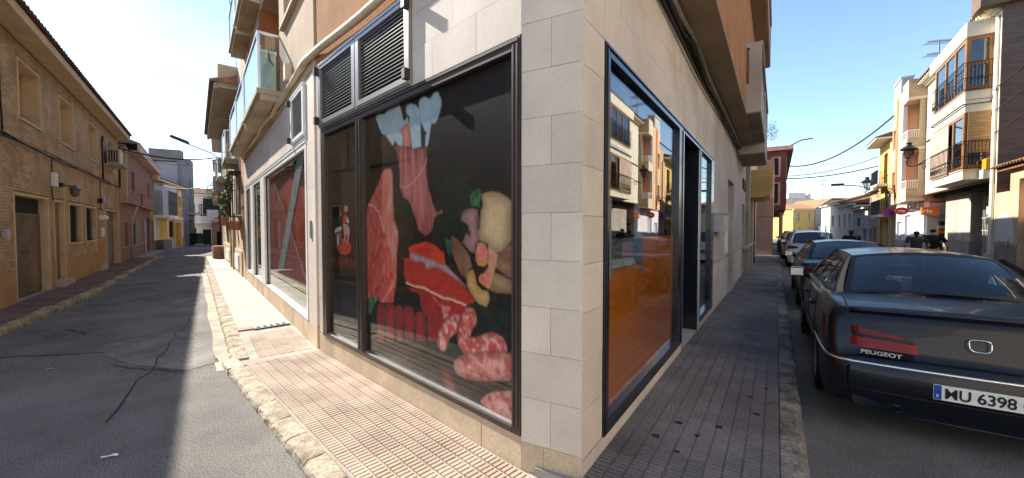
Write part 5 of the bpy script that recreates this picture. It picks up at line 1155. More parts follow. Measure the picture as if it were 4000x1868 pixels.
# eave of the flower house
mb = F(); mb.box(10.95, 20.9, -0.3, 0.62, 6.32, 6.40); mb.box(10.95, 20.9, 0.56, 0.66, 6.27, 6.46); mb.box(10.95, 11.3, -0.3, 0.55, 6.41, 7.1); Q(mb, 'eave', m_cast, hf)
Q(F().box(9.68, 10.94, -6, 0.0, 6.3, 7.0), 'party_wall', m_cream, hf); tile_roof(hf, 1.25, 11.2, 0.74, 6.48, 3.2, 22, m_tileR, 1, indiv=True, tw=0.24)
ac2 = thing('air_conditioner', 'white air conditioner on a tan shelf in the sunlit narrow street', 'air conditioner', FA.at(18.6, 0, 3.36))
Q(MB(1).box(-0.45, 0.5, 0.1, 0.52, 0, 0.75), 'body', m_lgrey, ac2, bevel=0.02); Q(MB(1).box(-0.46, -0.451, 0.12, 0.15, 0.02, 0.73), 'trim', m_white, ac2); Q(MB(1).lathe((0.0, 0.521, 0.36), [(0.25, 0), (0.25, 0.002)], 14), 'fan_guard', m_blackp, ac2); Q(MB(1).box(-0.6, 0.6, 0.0, 0.6, -0.10, -0.04), 'shelf', m_pl, ac2)
# next houses down the bend
FN = FA.turn(20.85, 0.0, (-0.74, 1))
def n_house(label, a0, a1, zt, m, wins, eave, seed):
    return simple_house('terraced_house', label, FN, a0, a1, 6, zt, m, wins, m_tileR if eave else None, 20, over=0.5)
n1 = n_house('pinkish terraced house with tall brown shutters just past the cream flower house', 0.0, 8.5, 6.9, mat('pale_pink_render', (0.54, 0.40, 0.32), 0.95, 0.08), [(0.8, 1.5, 0.4, 2.6), (2.3, 3.1, 0.4, 2.6), (4.5, 5.3, 0.3, 2.6), (1.0, 1.9, 3.4, 5.2), (4.0, 5.0, 3.4, 5.2)], True, 1)
for a0, a1 in ((0.6, 2.2), (3.6, 5.4)):
    b = Q(MB(1).box(a0, a1, 0, 0.5, 3.05, 3.2), 'balcony', m_cast, n1); mb = MB(1)
    for k in range(12): a = a0 + 0.02 + (a1 - a0 - 0.04) * k / 11; mb.box(a - 0.01, a + 0.01, 0.46, 0.48, 3.2, 4.1)
    mb.box(a0, a1, 0.45, 0.49, 4.1, 4.14); Q(mb, 'balcony_rail', m_blackp, b)
n2 = n_house('orange terraced house at the far turn of the narrow street', 8.55, 15.0, 6.2, m_salm, [(9.5, 10.3, 0.2, 2.3), (11.5, 12.3, 0.2, 2.3), (10.0, 11.0, 3.2, 5.0)], True, 2)
st = thing('entry_block', 'pinkish stone entry blocks against the wall far down the sunlit pavement', 'steps', FA.at(21.2, 0, 0)); Q(MB(1).box(0, 0.8, 0.02, 0.5, -0.3, 0.62), 'block', m_pinkr, st); Q(MB(1).box(1.2, 2.1, 0.02, 0.5, -0.3, 0.52), 'block', m_pinkr, st)
pole = one(MB(1).tube([(0, 0, -0.3), (0, 0, 3.2)], 0.05, 8), 'drain_pipe', m_blackp, FN.at(8.4, 0.12, 0), 'thin black downpipe at the far end of the sunlit terrace', 'drain pipe')
gs = thing('shop_board', 'dark green hanging shop board far down the narrow street', 'sign', FN.at(9.2, 0, 2.9)); Q(MB(1).box(0, 0.08, 0.1, 1.1, 0, 0.8), 'board', m_bin, gs); Q(MB(1).tube([(0.04, 0, 0.85), (0.04, 1.1, 0.85)], 0.02, 6), 'bracket', m_blackp, gs)
# cantilever street light and the wires over the narrow street
m_lampg = mat('lamp_grey', (0.16, 0.17, 0.19), 0.4, 0.05, 6, 0.05, metal=0.4)
sl_ = thing('street_light', 'grey cantilever street light reaching over the narrow street', 'street lamp', FA.at(21.3, 0, 5.4))
Q(MB(1).tube([(0, 0.0, -0.6), (0, 0.15, 0.0), (0, 0.5, 0.25), (0, 1.5, 0.62)], 0.03, 8), 'arm', m_lampg, sl_, smooth=True)
Q(MB(1).xsec([(1.4, 0.56), (2.15, 0.86), (2.2, 0.94), (2.1, 0.98), (1.5, 0.76), (1.38, 0.68)], -0.13, 0.13), 'head', mat('lamp_dark', (0.05, 0.05, 0.055), 0.4), sl_, bevel=0.02)
def wire(name, p0, p1, sag, r, label, n=24, group=None):
    p0, p1 = Vector(p0), Vector(p1); mb = MB(1)
    mb.tube([tuple(p0.lerp(p1, i / n) - Vector((0, 0, sag * 4 * (i / n) * (1 - i / n)))) for i in range(n + 1)], r, 6, cap=False)
    return one(mb, name, m_cable, Matrix.Identity(4), label, 'cable', group, smooth=True)
pL, pA = FL.w(13.6, 0.15, 5.3), FA.w(21.3, 0.15, 5.45)
wire('overhead_cable', pL, pA, 0.28, 0.035, 'thick overhead cable from the brick house to the street light')
wire('overhead_cable', pL + Vector((0, 0, -0.1)), pA + Vector((0, 0, -0.2)), 0.42, 0.012, 'thin overhead wire just under the thick cable of the narrow street')
wire('overhead_cable', FH.w(0.3, 0.3, 5.0), FN.w(2.0, 0.1, 4.2), 0.35, 0.03, 'overhead cable from the yellow house across to the terrace')
wire('overhead_cable', FH.w(9.3, 0.1, 2.9), FN.w(9.0, 0.1, 2.9), 0.25, 0.015, 'low thin wire across the far end of the narrow street')
wire('overhead_cable', FA.w(11.2, 0.0, 7.2), FA.w(9.2, 0.36, 9.4), 0.05, 0.01, 'thin wire rising beside the stacked balconies of the corner building')
# ---------------------------------------------------------------- right row: white house with bay windows
m_wh = mat('warm_white_render', (0.68, 0.61, 0.47), 0.9, 0.05, 1.2, 0.2, 60, speck=0.04); m_whs = mat('stained_render', (0.48, 0.43, 0.36), 0.95, scale=1.6, bump=0.4, bscale=40, col2=(0.32, 0.27, 0.22), speck=0.15)
m_gab = mat('brown_gable', (0.20, 0.135, 0.10), 0.95, scale=2.5, bump=0.5, bscale=30, col2=(0.13, 0.09, 0.07), stretch=(1, 1, 5))
m_oak = mat('oak_window', (0.30, 0.14, 0.05), 0.55, 0.15, 3, 0.15, 40, stretch=(1, 1, 0.3)); m_cane = mat('cane_blind', (0.42, 0.25, 0.11), 0.8, 0.2, 2, 0.3, 50, stretch=(1, 1, 8)); m_curt = mat('sand_curtain', (0.50, 0.37, 0.27), 0.9, 0.1, 3, 0.2)
wh = thing('white_house', 'warm white three storey house with two oak bay windows and a tiled roof', 'house', FR.at(17.8, 0, 0))
O = (17.8, 0, 0); Wb = lambda: MB(1, O)
Q(Wb().holes(17.8, 26.4, 3.35, 8.8, [(23.1, 23.85, 7.85, 8.75), (23.0, 23.75, 4.95, 5.95)], -0.3, 0), 'upper_wall', m_wh, wh)
Q(Wb().box(18.36, 26.39, -7, -0.305, 3.1, 8.75), 'rooms', m_dark, wh); Q(Wb().box(17.78, 17.799, -7, -0.01, -0.6, 9.6), 'gable_wall', m_gab, wh); Q(Wb().box(17.8, 18.35, -7, -0.002, -0.5, 3.348), 'corner_pier', m_wh, wh)
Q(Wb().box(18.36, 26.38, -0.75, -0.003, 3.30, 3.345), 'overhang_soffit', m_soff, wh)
for a0, a1, z0, z1 in ((23.1, 23.85, 7.85, 8.75), (23.0, 23.75, 4.95, 5.95)):
    w = Q(Wb().box(a0, a1, -0.2, -0.15, z0, z1), 'window', m_pl, wh); Q(Wb().box(a0 - 0.06, a1 + 0.06, -0.1, 0.05, z0 - 0.06, z0 - 0.003), 'sill', m_white, w)
# ground floor set back under the overhang
Q(Wb().box(22.4, 25.7, -1.0, -0.6, 1.06, 3.299), 'ground_wall', m_whs, wh); Q(Wb().box(22.3, 25.8, -1.0, -0.55, -0.6, 1.055), 'stone_base', mat('grey_base', (0.27, 0.24, 0.22), 0.9, 0.1, 2, 0.3), wh)
Q(Wb().box(18.36, 22.39, -6.0, -1.8, -0.6, 3.29), 'dark_entrance', m_dark, wh)
gt = Wb()
for k in range(13): a = 19.95 + k * 0.15; gt.box(a - 0.022, a + 0.022, -0.80, -0.78, 0.1, 2.88)
for z in (1.5, 2.0, 2.5): gt.box(19.9, 21.85, -0.81, -0.77, z, z + 0.03)
Q(gt, 'folding_gate', mat('gate_grey', (0.42, 0.40, 0.34), 0.5), wh)
def bay(z0, z1, zb, upper):
    b = Q(Wb().slab([(18.39, 0.002), (18.39, 0.63), (22.1, 0.63), (22.75, 0.002)], zb, z0), 'bay_base', m_wh, wh)
    Q(Wb().slab([(18.41, 0.003), (18.41, 0.59), (22.05, 0.59), (22.68, 0.003)], z0 + 0.003, z1), 'bay_core', m_dark, b)
    mb = Wb(); t = 0.07
    for a0, a1 in ((18.36, 18.36 + 0.04),): mb.box(a0, a1, 0.0, 0.10, z0 + 0.003, z1); mb.box(a0, a1, 0.53, 0.63, z0 + 0.003, z1); mb.box(a0, a1, 0.10, 0.53, z1 - 0.12, z1); mb.box(a0, a1, 0.10, 0.53, z0 + 0.003, z0 + 0.14); mb.box(a0, a1, 0.10, 0.53, z0 + 0.86, z0 + 0.98)
    for a0, a1 in ((18.41, 18.55), (19.5, 19.62), (20.6, 20.72), (21.9, 22.06)): mb.box(a0, a1, 0.592, 0.635, z0 + 0.003, z1)
    mb.box(18.55, 21.9, 0.592, 0.633, z1 - 0.13, z1); mb.box(18.55, 21.9, 0.592, 0.633, z0 + 0.003, z0 + 0.12)
    Q(mb, 'bay_frame', m_oak, b)
    mb = Wb(); mb.box(18.375, 18.383, 0.10, 0.53, z0 + 0.14, z1 - 0.12); mb.box(18.55, 21.9, 0.600, 0.606, z0 + 0.12, z1 - 0.13); Q(mb, 'bay_glass', g_win, b)
    mb = Wb()
    for k in range(8): d = 0.04 + k * 0.083; mb.box(18.26, 18.274, d, d + 0.014, z0 + 0.02, z0 + 0.96)
    for k in range(24): a = 18.3 + k * 0.16; mb.box(a, a + 0.014, 0.71, 0.724, z0 + 0.02, z0 + 0.96)
    for z in (z0 + 0.01, z0 + 0.42, z0 + 0.95): mb.box(18.255, 18.28, 0.0, 0.73, z, z + 0.02); mb.box(18.28, 22.1, 0.705, 0.73, z, z + 0.02)
    for k in range(12):
        a = 18.42 + k * 0.31; mb.tube([(a + 0.1 * math.cos(t * 0.9), 0.717, z0 + 0.22 + 0.1 * math.sin(t * 0.9)) for t in range(8)], 0.012, 4)
    Q(mb, 'iron_railing', m_blackp, b)
    if upper: Q(Wb().box(18.30, 22.8, -0.1, 0.66, z1 + 0.003, 8.79), 'bay_head', m_wh, b)
    else:
        Q(Wb().slab([(18.40, 0.003), (18.40, 0.62), (22.08, 0.62), (22.72, 0.003)], z1 + 0.003, 6.10), 'bay_head', m_wh, b)
        Q(Wb().box(18.30, 18.32, 0.02, 0.56, z0 + 0.55, z1 - 0.02), 'cane_blind', m_cane, b); Q(Wb().box(19.9, 22.3, 0.66, 0.68, z0 - 0.05, z1 - 0.1), 'curtain', m_curt, b)
    return b
bay(6.42, 8.28, 6.12, True); bay(3.70, 5.68, 3.34, False)
# eave mouldings, tiles, dark verge and a panel on the roof
mb = Wb()
for d1, z0, z1 in ((0.12, 8.802, 8.87), (0.20, 8.873, 8.93), (0.28, 8.933, 9.0)): mb.box(17.9, 26.6, -0.3, d1, z0, z1)
Q(mb, 'cornice', m_wh, wh); tile_roof(wh, 0.1, 8.9, 0.38, 9.03, 3.4, 22, m_tileR, 1, tw=0.24)
dn = MB(1).box(0, 0.1, 0, 0.07, 0, 0.10).mesh('dentil', m_wh)
for k in range(36): piece('dentil', dn, wh, (0.15 + k * 0.24, 0.285, 8.93))
Q(Wb().box(17.55, 18.38, -7, 0.55, 8.95, 9.55), 'verge', m_gab, wh)
sp = thing('roof_panel', 'dark tilted panel on posts standing on the white house roof', 'solar panel', FR.at(20.3, -0.6, 9.4))
Q(MB(1).xsec([(0.5, 0.35), (0.47, 0.40), (-0.9, 1.25), (-0.87, 1.2)], 0, 3.4), 'panel', m_blk, sp)
mb = MB(1); [mb.tube([(a, -0.2, -0.3), (a, -0.2, 0.75)], 0.03, 6) for a in (0.3, 1.7, 3.1)]; Q(mb, 'post', m_bright, sp)
ob = thing('alarm_box', 'orange alarm box on the white house just below the lower bay', 'alarm box', FR.at(18.1, 0.0, 3.62)); Q(MB(1).box(-0.18, 0.16, 0.01, 0.22, 0, 0.36), 'body', mat('amber_plastic', (0.62, 0.30, 0.02), 0.4), ob, bevel=0.02); Q(MB(1).box(-0.15, 0.2, 0.01, 0.26, -0.3, -0.01), 'bracket', m_wh, ob)
one(MB(1).tube([(0, 0.06, -0.3), (0, 0.06, 1.2), (0, 0.06, 8.7)], 0.045, 8), 'drain_pipe', m_wh, FR.at(17.92, 0.0, 0), 'white drain pipe on the near corner of the white house', 'drain pipe', smooth=True)
for z in (1.75, 2.1): one(MB(1).box(-0.12, 0.12, 0.002, 0.08, 0, 0.26), 'meter_box', m_lgrey, FR.at(18.12, 0, z), 'upper' == z and '' or ('lower of the two grey meter boxes on the white corner pier', 'upper of the two grey meter boxes on the white corner pier')[z > 2], 'meter box', 'meter boxes on the white pier')
one(MB(1).box(17.85, 18.3, 0.003, 0.1, -0.4, 0.75), 'stone_post', m_castD, FR.M, 'short stone post at the foot of the white corner pier', 'post')
mb = MB(1); mb.tube([(a, 0.04 if a > 22.9 else 0.68, 5.98 - 0.02 * abs(math.sin(a * 1.5))) for a in (26.3, 25.3, 24.3, 23.3, 22.2, 21.2, 20.2, 19.2, 18.35)] + [(18.3, 0.05, 5.95), (17.85, 0.05, 6.25)], 0.028, 6); one(mb, 'cable_bundle', m_cable, FR.M, 'black cable draped round the bay of the white house between the two floors', 'cable', smooth=True)
# ornate wall lanterns
def lantern(fr, a, z, label, k=1.0):
    t = thing('wall_lantern', label, 'street lamp', fr.at(a, 0, z)); mb = MB(1)
    mb.box(-0.03, 0.03, 0.002, 0.05, -0.15, 0.75)
    def scroll(pts, r): mb.tube([(0, d, z_) for d, z_ in pts], r, 6)
    scroll([(0.03, 0.42), (0.25, 0.52), (0.5, 0.50), (0.72, 0.36), (0.92, 0.20), (1.12, 0.16), (1.27, 0.24), (1.30, 0.40), (1.22, 0.48)], 0.024)
    scroll([(0.03, 0.05), (0.2, 0.12), (0.42, 0.22), (0.7, 0.28), (0.92, 0.20)], 0.018)
    for cx, cz, rr in ((0.30, 0.30, 0.14), (0.16, 0.62, 0.09), (0.72, 0.12, 0.07), (0.35, 0.06, 0.06), (1.2, 0.36, 0.07)):
        scroll([(cx + rr * math.cos(t_ * 0.6), cz + rr * math.sin(t_ * 0.6)) for t_ in range(11)], 0.014)
    scroll([(0.22, 0.30), (0.38, 0.32)], 0.09); Q(mb, 'bracket', m_blackp, t)
    Q(MB(1).lathe((0, 1.22, 0.5), [(0.02, 0.0), (0.10, 0.03), (0.11, 0.06)], 8), 'lantern_base', m_blackp, t); Q(MB(1).lathe((0, 1.22, 0.56), [(0.11, 0.0), (0.20, 0.36)], 6), 'lantern_glass', g_win, t)
    mb = MB(1)
    for q_ in range(6): an = math.pi / 3 * q_; mb.tube([(0.11 * math.cos(an), 1.22 + 0.11 * math.sin(an), 0.56), (0.20 * math.cos(an), 1.22 + 0.20 * math.sin(an), 0.92)], 0.012, 4)
    Q(mb, 'lantern_ribs', m_blackp, t); Q(MB(1).lathe((0, 1.22, 0.92), [(0.30, 0.0), (0.31, 0.04), (0.18, 0.16), (0.10, 0.2), (0.09, 0.28), (0.14, 0.31), (0.02, 0.36)], 12), 'lantern_cap', m_blackp, t)
    return t
lantern(FR, 23.0, 4.25, 'ornate black wall lantern on a scrolled bracket fixed to the white house')
lantern(FR.turn(26.4, 0.7, (0.70, 1)), 2.6, 3.35, 'smaller looking black wall lantern fixed to the salmon block further on')
# ---------------------------------------------------------------- low house in front of the gable
lh = thing('low_house', 'low sand coloured house with a tiled eave and a patch of pale plaster', 'house', FR.at(9.0, 0, 0)); Lb = lambda: MB(1, (9.0, 0, 0))
m_sand = mat('sand_render', (0.54, 0.40, 0.26), 0.95, scale=1.5, bump=0.6, bscale=40, col2=(0.42, 0.29, 0.18), speck=0.15); m_damp = mat('damp_render', (0.27, 0.22, 0.17), 0.95, scale=2.2, bump=0.7, bscale=35, col2=(0.15, 0.12, 0.10), speck=0.2)
Q(Lb().holes(9.0, 16.75, -0.5, 3.42, [(15.2, 16.15, 0.1, 3.1)], -0.3, 0), 'wall', m_sand, lh); Q(Lb().box(16.752, 17.76, -0.3, 0.0, -0.5, 2.78), 'low_wall', m_sand, lh); Q(Lb().box(9.02, 16.7, -6, -0.305, -0.4, 3.35), 'rooms', m_dark, lh); Q(Lb().box(15.2, 16.15, -0.2, -0.15, 0.1, 3.1), 'door', m_pl, lh)
mb = Lb()
for a0, a1 in ((9.0, 15.19), (16.16, 17.75)): mb.prism([(a0, -0.5), (a1, -0.5), (a1, 1.15)] + [(a1 + (a0 - a1) * k / 14, 1.12 + 0.10 * math.sin(k * 2.3) + 0.05 * math.sin(k * 5.1)) for k in range(1, 14)] + [(a0, 1.15)], 0.001, 0.014)
Q(mb, 'damp_base', m_damp, lh); Q(Lb().prism([(16.3, 1.18), (17.72, 1.2), (17.70, 1.75), (17.45, 2.02), (16.9, 2.1), (16.5, 1.85)], 0.001, 0.012), 'plaster_patch', mat('pale_plaster', (0.52, 0.47, 0.43), 0.9, 0.06), lh)
Q(Lb().box(9.0, 17.25, -0.3, 0.16, 3.424, 3.50), 'eave', m_tileR, lh); tile_roof(lh, 0.0, 8.25, 0.26, 3.52, 3.0, 16, m_tileR, 1, tw=0.2)
# ---------------------------------------------------------------- salmon apartment block with corner loggias
m_sal = mat('salmon_block', (0.70, 0.44, 0.27), 0.95, 0.06, 1.2, 0.2); m_sald = mat('salmon_strip', (0.42, 0.20, 0.09), 0.95, 0.06, 1.2, 0.2); m_crm = mat('cream_parapet', (0.66, 0.53, 0.37), 0.9, 0.06, 1.5, 0.2); m_bk = brickmat('buff_brickwork', (0.50, 0.37, 0.24), (0.44, 0.31, 0.2), (0.36, 0.27, 0.18), 0.25, 0.075)
sb = thing('salmon_block', 'salmon and buff brick apartment block with stacked corner loggias above a money shop', 'building', FR.at(26.45, 0, 0)); Sb = lambda: MB(1, (26.45, 0, 0))
wn_ = [(27.3, 28.1, 6.15, 7.35), (29.35, 30.05, 6.15, 7.3), (27.3, 28.05, 3.6, 4.87), (29.35, 30.05, 3.6, 4.87)]
Q(Sb().holes(27.86, 30.2, 2.98, 9.0, [w for w in wn_ if w[0] > 28.5], -0.3, 0.69), 'street_wall', m_sal, sb); Q(Sb().box(26.47, 36, -7, -0.02, 2.95, 8.4), 'core', m_bk, sb)
Q(Sb().box(28.7, 29.2, 0.6, 0.715, 2.98, 8.9), 'dark_strip', m_sald, sb); Q(Sb().box(27.7, 27.85, 0.5, 0.68, 2.99, 9.1), 'white_pier', m_white, sb)
for w in wn_[1::2]: Q(Sb().box(w[0], w[1], 0.5, 0.55, w[2], w[3]), 'window', m_pl, sb)
Q(Sb().box(26.6, 27.5, -0.019, 0.02, 3.9, 8.1), 'loggia_back', m_sald, sb); Q(Sb().box(26.475, 26.50, -0.5, 0.25, 3.1, 8.2), 'brick_return', m_bk, sb)
for z0, z1, zr in ((8.22, 9.27, None), (5.66, 6.28, 6.69), (3.01, 3.68, 4.10)):
    b = Q(Sb().box(26.45, 27.69, -0.015, 0.70, z0, z0 + 0.14), 'loggia', m_crm, sb); Q(Sb().box(26.452, 26.57, -0.014 if z0 > 3.2 else -0.76, 0.695, z0 + 0.141, z1), 'brick_parapet', m_bk, b); Q(Sb().box(26.58, 27.69, 0.60, 0.698, z0 + 0.141, z1), 'parapet', m_crm, b)
    if zr:
        mb = Sb()
        for k in range(9): d = 0.02 + k * 0.08; mb.box(26.50, 26.53, d, d + 0.03, z1, zr - 0.04)
        mb.box(26.49, 26.54, -0.01, 0.70, zr - 0.04, zr); mb.box(26.55, 27.69, 0.64, 0.68, zr - 0.04, zr)
        for k in range(10): a = 26.6 + k * 0.11; mb.box(a, a + 0.02, 0.65, 0.67, z1, zr - 0.04)
        Q(mb, 'rail', m_white, b)
pb = Q(Sb().box(28.3, 30.1, 0.2, 0.66, 9.003, 9.9), 'roof_box', m_lgrey, sb); mb = Sb(); [mb.box(28.32 + k * 0.2, 28.42 + k * 0.2, 0.661, 0.70, 9.05, 9.75) for k in range(9)]; mb.box(28.25, 30.15, 0.15, 0.72, 9.9, 9.98); Q(mb, 'roof_slats', m_white, pb)
# ground floor: white money shop, entrance on the side facing up the street
m_shopw = mat('lilac_white', (0.70, 0.66, 0.70), 0.8, 0.04, 2, 0.1); m_org = mat('orange_sign', (0.80, 0.16, 0.01), 0.45, 0.04, 8, 0.0); m_redsg = mat('red_sign', (0.50, 0.05, 0.03), 0.45, 0.04, 8, 0.0); m_letw = mat('sign_white', (0.85, 0.82, 0.78), 0.5, 0.03, 8, 0)
Q(Sb().holes(26.46, 33.2, -0.5, 2.94, [(31.5, 32.7, 0.9, 2.0), (29.2, 30.6, 0.95, 2.35)], -0.2, -0.001), 'shop_wall', m_shopw, sb); Q(Sb().box(26.6, 33.1, -6, -0.21, -0.4, 2.9), 'shop_rooms', m_shopw, sb); Q(Sb().box(26.45, 33.2, -0.1, 0.012, -0.5, 0.85), 'shop_base', mat('grey_base2', (0.34, 0.31, 0.30), 0.9), sb)
Q(Sb().box(31.5, 32.7, -0.15, -0.1, 0.9, 2.0), 'window', m_lgrey, sb); Q(Sb().box(29.2, 30.6, -0.15, -0.1, 0.95, 2.35), 'window', m_lgrey, sb)
Q(Sb().box(26.44, 26.459, -0.98, -0.10, -0.4, 2.25), 'doorway', m_lgrey, sb); Q(Sb().box(26.40, 26.435, -0.98, -0.55, 0.3, 1.95), 'open_door', m_dark, sb); Q(Sb().box(26.3, 26.44, 0.0, 0.25, 0.98, 1.32), 'service_hatch', m_shopw, sb)
vm = MB(1, (26.45, 0, 0)); snack = thing('vending_display', 'lit snack display with orange and green packs in the shop doorway', 'display', FR.at(26.40, -0.62, 0.6))
for k, m in enumerate((m_org, m_leaf, m_org, mat('cream_pack', (0.62, 0.4, 0.2), 0.6))): Q(MB(1).box(-0.03, -0.005, -0.14, 0.13, 0.25 + k * 0.24, 0.42 + k * 0.24), 'pack', m, snack)
aw = thing('shop_awning', 'orange awning sign reading ria over the money shop entrance', 'awning', FR.at(26.45, 0.14, 2.27))
Q(MB(1).xsec([(0, 0), (0, 0.38), (-0.61, 0.40), (-0.64, -0.05)], -0.35, -0.02), 'board', m_org, aw)
o = bpy.data.objects.new('lettering', text_mesh('ria', 0.26, m_letw, sx=1.25, bold=0.006)); COL.objects.link(o); o.parent = aw; o.matrix_local = Matrix.Translation((-0.356, -0.19, 0.12)) @ Matrix.Rotation(R_(-90), 4, 'Z') @ Matrix.Rotation(R_(90), 4, 'X')
ds_ = thing('round_shop_sign', 'round red hanging sign reading ria on the white money shop', 'sign', FR.at(27.3, 0.7, 2.52))
mb = MB(1); n_ = 28; mb.xsec([(0.27 * math.cos(6.2832 * k / n_), 0.21 * math.sin(6.2832 * k / n_)) for k in range(n_)], -0.04, 0.04); Q(mb, 'disc', m_redsg, ds_)
o = bpy.data.objects.new('lettering', text_mesh('ria', 0.22, m_letw, sx=1.2, bold=0.004)); COL.objects.link(o); o.parent = ds_; o.matrix_local = Matrix.Translation((-0.046, 0.0, -0.055)) @ Matrix.Rotation(R_(-90), 4, 'Z') @ Matrix.Rotation(R_(90), 4, 'X')
mb = MB(1); mb.tube([(0, -0.7, 0.05), (0, -0.25, 0.05)], 0.03, 6); mb.box(-0.06, 0.06, -0.45, -0.3, 0.2, 0.5); Q(mb, 'bracket', m_lgrey, ds_)
# no parking sign
pk = thing('parking_sign', 'round blue and red no parking sign on the wall past the money shop', 'sign', FR.at(34.0, 0.25, 2.62)); mb = MB(1)
def dz(r, a0, a1): return MB(1).xsec([(r * math.cos(6.2832 * k / 28), r * math.sin(6.2832 * k / 28)) for k in range(28)], a0, a1)
Q(dz(0.30, -0.03, 0), 'rim', mat('sign_rim_red', (0.55, 0.03, 0.04), 0.4), pk); Q(dz(0.21, -0.034, -0.031), 'face', mat('sign_blue', (0.01, 0.05, 0.42), 0.4), pk)
Q(MB(1).xsec([(-0.16, 0.12), (-0.12, 0.16), (0.16, -0.12), (0.12, -0.16)], -0.038, -0.035), 'bar', MATS['sign_rim_red'], pk)
# ---------------------------------------------------------------- yellow and low houses further on
m_yr = mat('warm_yellow', (0.66, 0.42, 0.13), 0.95, 0.05, 1.2, 0.2)
yh = simple_house('yellow_house', 'tall yellow house with a deep white eave and two black railed balconies', FR, 34.9, 39.4, 7, 7.75, m_yr, [(36.3, 37.6, 4.75, 7.0), (35.6, 37.0, 2.4, 4.3), (35.3, 36.2, -0.4, 2.2, 'door'), (37.6, 38.6, -0.4, 2.2, 'door')], m_tile, 18, over=0.85)
Q(MB(1, (34.9, 0, 0)).box(34.2, 34.88, -4, 0.1, -0.6, 7.4), 'stair_strip', m_pl, yh); 
for a0, a1, zz in ((36.0, 38.6, 4.75), (35.0, 38.2, 2.55)):
    b = Q(MB(1, (34.9, 0, 0)).box(a0, a1, 0, 0.6, zz - 0.18, zz), 'balcony', m_white, yh); mb = MB(1, (34.9, 0, 0))
    for k in range(22): a = a0 + 0.02 + (a1 - a0 - 0.06) * k / 21; mb.box(a, a + 0.035, 0.55, 0.58, zz, zz + 0.95)
    for k in range(5): d = 0.05 + k * 0.12; mb.box(a0 + 0.01, a0 + 0.04, d, d + 0.035, zz, zz + 0.95)
    mb.box(a0, a1, 0.54, 0.59, zz + 0.95, zz + 1.0); Q(mb, 'balcony_rail', m_blackp, b)
simple_house('tan_house', 'narrow tan house with a small tiled roof beside the tall yellow house', FR, 39.45, 43.5, 6, 4.6, mat('dull_tan', (0.42, 0.31, 0.20), 0.95, 0.08), [(40.2, 41.2, 2.4, 3.6), (40.4, 41.6, -0.5, 1.6, 'door'), (42.2, 43.0, -0.5, 1.5, 'door')], m_tileR, 18)
FQ = FR.turn(43.6, 0.0, (0.56, 1))
m_gw = mat('grey_white_wall', (0.50, 0.46, 0.42), 0.95, 0.08, 1, 0.2); m_pale = mat('pale_cream_wall', (0.72, 0.64, 0.53), 0.95, 0.05, 1, 0.2)
simple_house('grey_house', 'low grey white house with a flat canopy further along the right row', FQ, 0, 5.5, 6, 3.3, m_gw, [(1.0, 1.9, -0.5, 1.5, 'door'), (3.0, 4.2, 1.7, 2.5)], m_tileR, 16)
simple_house('cream_house', 'low cream house with brown shutters and a sunlit front at the bend', FQ, 5.6, 12.5, 6, 3.9, m_pale, [(6.5, 7.3, 1.6, 3.0), (8.6, 9.4, 1.6, 3.0), (11.0, 11.8, 1.6, 3.0)], m_tileR, 17, wm=m_rwood)
simple_house('cream_house', 'second low cream house with a white garage front beyond the brown shutters', FQ, 12.6, 22.0, 7, 4.3, m_pale, [(14.0, 15.2, 1.8, 3.0), (17.5, 19.5, -0.6, 1.8, 'door')], m_tileR, 17, wm=m_lgrey)
# the far end: a long grey gable and houses round it, facing down the street
FZ = Fr((40.0, 66.0), (1.0, -0.1), -1)
m_gg = mat('grey_gable', (0.40, 0.355, 0.33), 0.95, 0.06, 0.8, 0.2)
gz_ = thing('gable_house', 'long grey gable wall with a shallow roof closing the end of the wide street', 'house', FZ.at(11.0, 0, 0)); Gz = lambda: MB(-1, (11.0, 0, 0))
Q(Gz().prism([(9.6, -1.5), (18.6, -1.5), (18.6, 4.9), (17.0, 6.0), (12.0, 6.1), (9.6, 4.6)], -9, 0), 'wall', m_gg, gz_); Q(Gz().prism([(9.3, 4.62), (12.0, 6.2), (17.0, 6.1), (18.9, 4.92), (17.0, 6.3), (12.0, 6.4)], -9.2, 0.25), 'roof', m_tileR, gz_)
simple_house('yellow_house', 'bright yellow far house with cream trim left of the grey gable', FZ, 6.2, 9.5, 6, 4.5, m_yr, [(6.8, 7.2, 2.6, 4.0), (8.4, 8.8, 2.6, 4.0), (6.9, 7.4, -0.6, 1.6), (8.5, 9.0, 0.2, 1.6)], m_tileR, 16, wm=m_lgrey)
simple_house('white_house', 'low white far house with a small window in front of the grey gable', Fr((41.0, 62.0), (1.0, -0.1), -1), 8.2, 12.3, 3, 1.9, m_white, [(10.8, 11.2, -0.2, 1.1)], m_tileR, 12)
simple_house('tiled_house', 'long low far house whose tiled roof slopes in front of the grey gable', Fr((42.5, 61.0), (0.75, -0.62), -1), 11.0, 24.0, 6, 3.2, m_gg, [(16.0, 16.6, 0.6, 1.8)], m_tileR, 20)
far = thing('roofscape', 'pale far apartment block with chimneys above the grey gable roof', 'building', FZ.at(12, -14, 0)); mb = MB(-1)
Q(MB(-1).box(-3.5, 6, -4, 0, -1, 7.3), 'block', m_pale, far); Q(MB(-1).box(1.0, 4.2, -2, 0.3, 7.31, 8.4), 'penthouse', m_white, far)
for a, h in ((-3.2, 8.9), (-2.0, 9.1), (5.0, 8.2)): Q(MB(-1).box(a - 0.3, a + 0.3, -0.6, 0.0, 7.31, h), 'chimney', m_pale, far)
far2 = simple_house('terraced_house', 'pale far terrace with brick chimneys above the low cream houses', Fr((52.0, 60.0), (1.0, -0.35), -1), 4.0, 16.0, 8, 5.4, m_pale, [(6, 7.0, 3.4, 4.6), (9, 10, 3.4, 4.6), (12, 13, 3.4, 4.6)], m_tileR, 17, wm=m_lgrey)
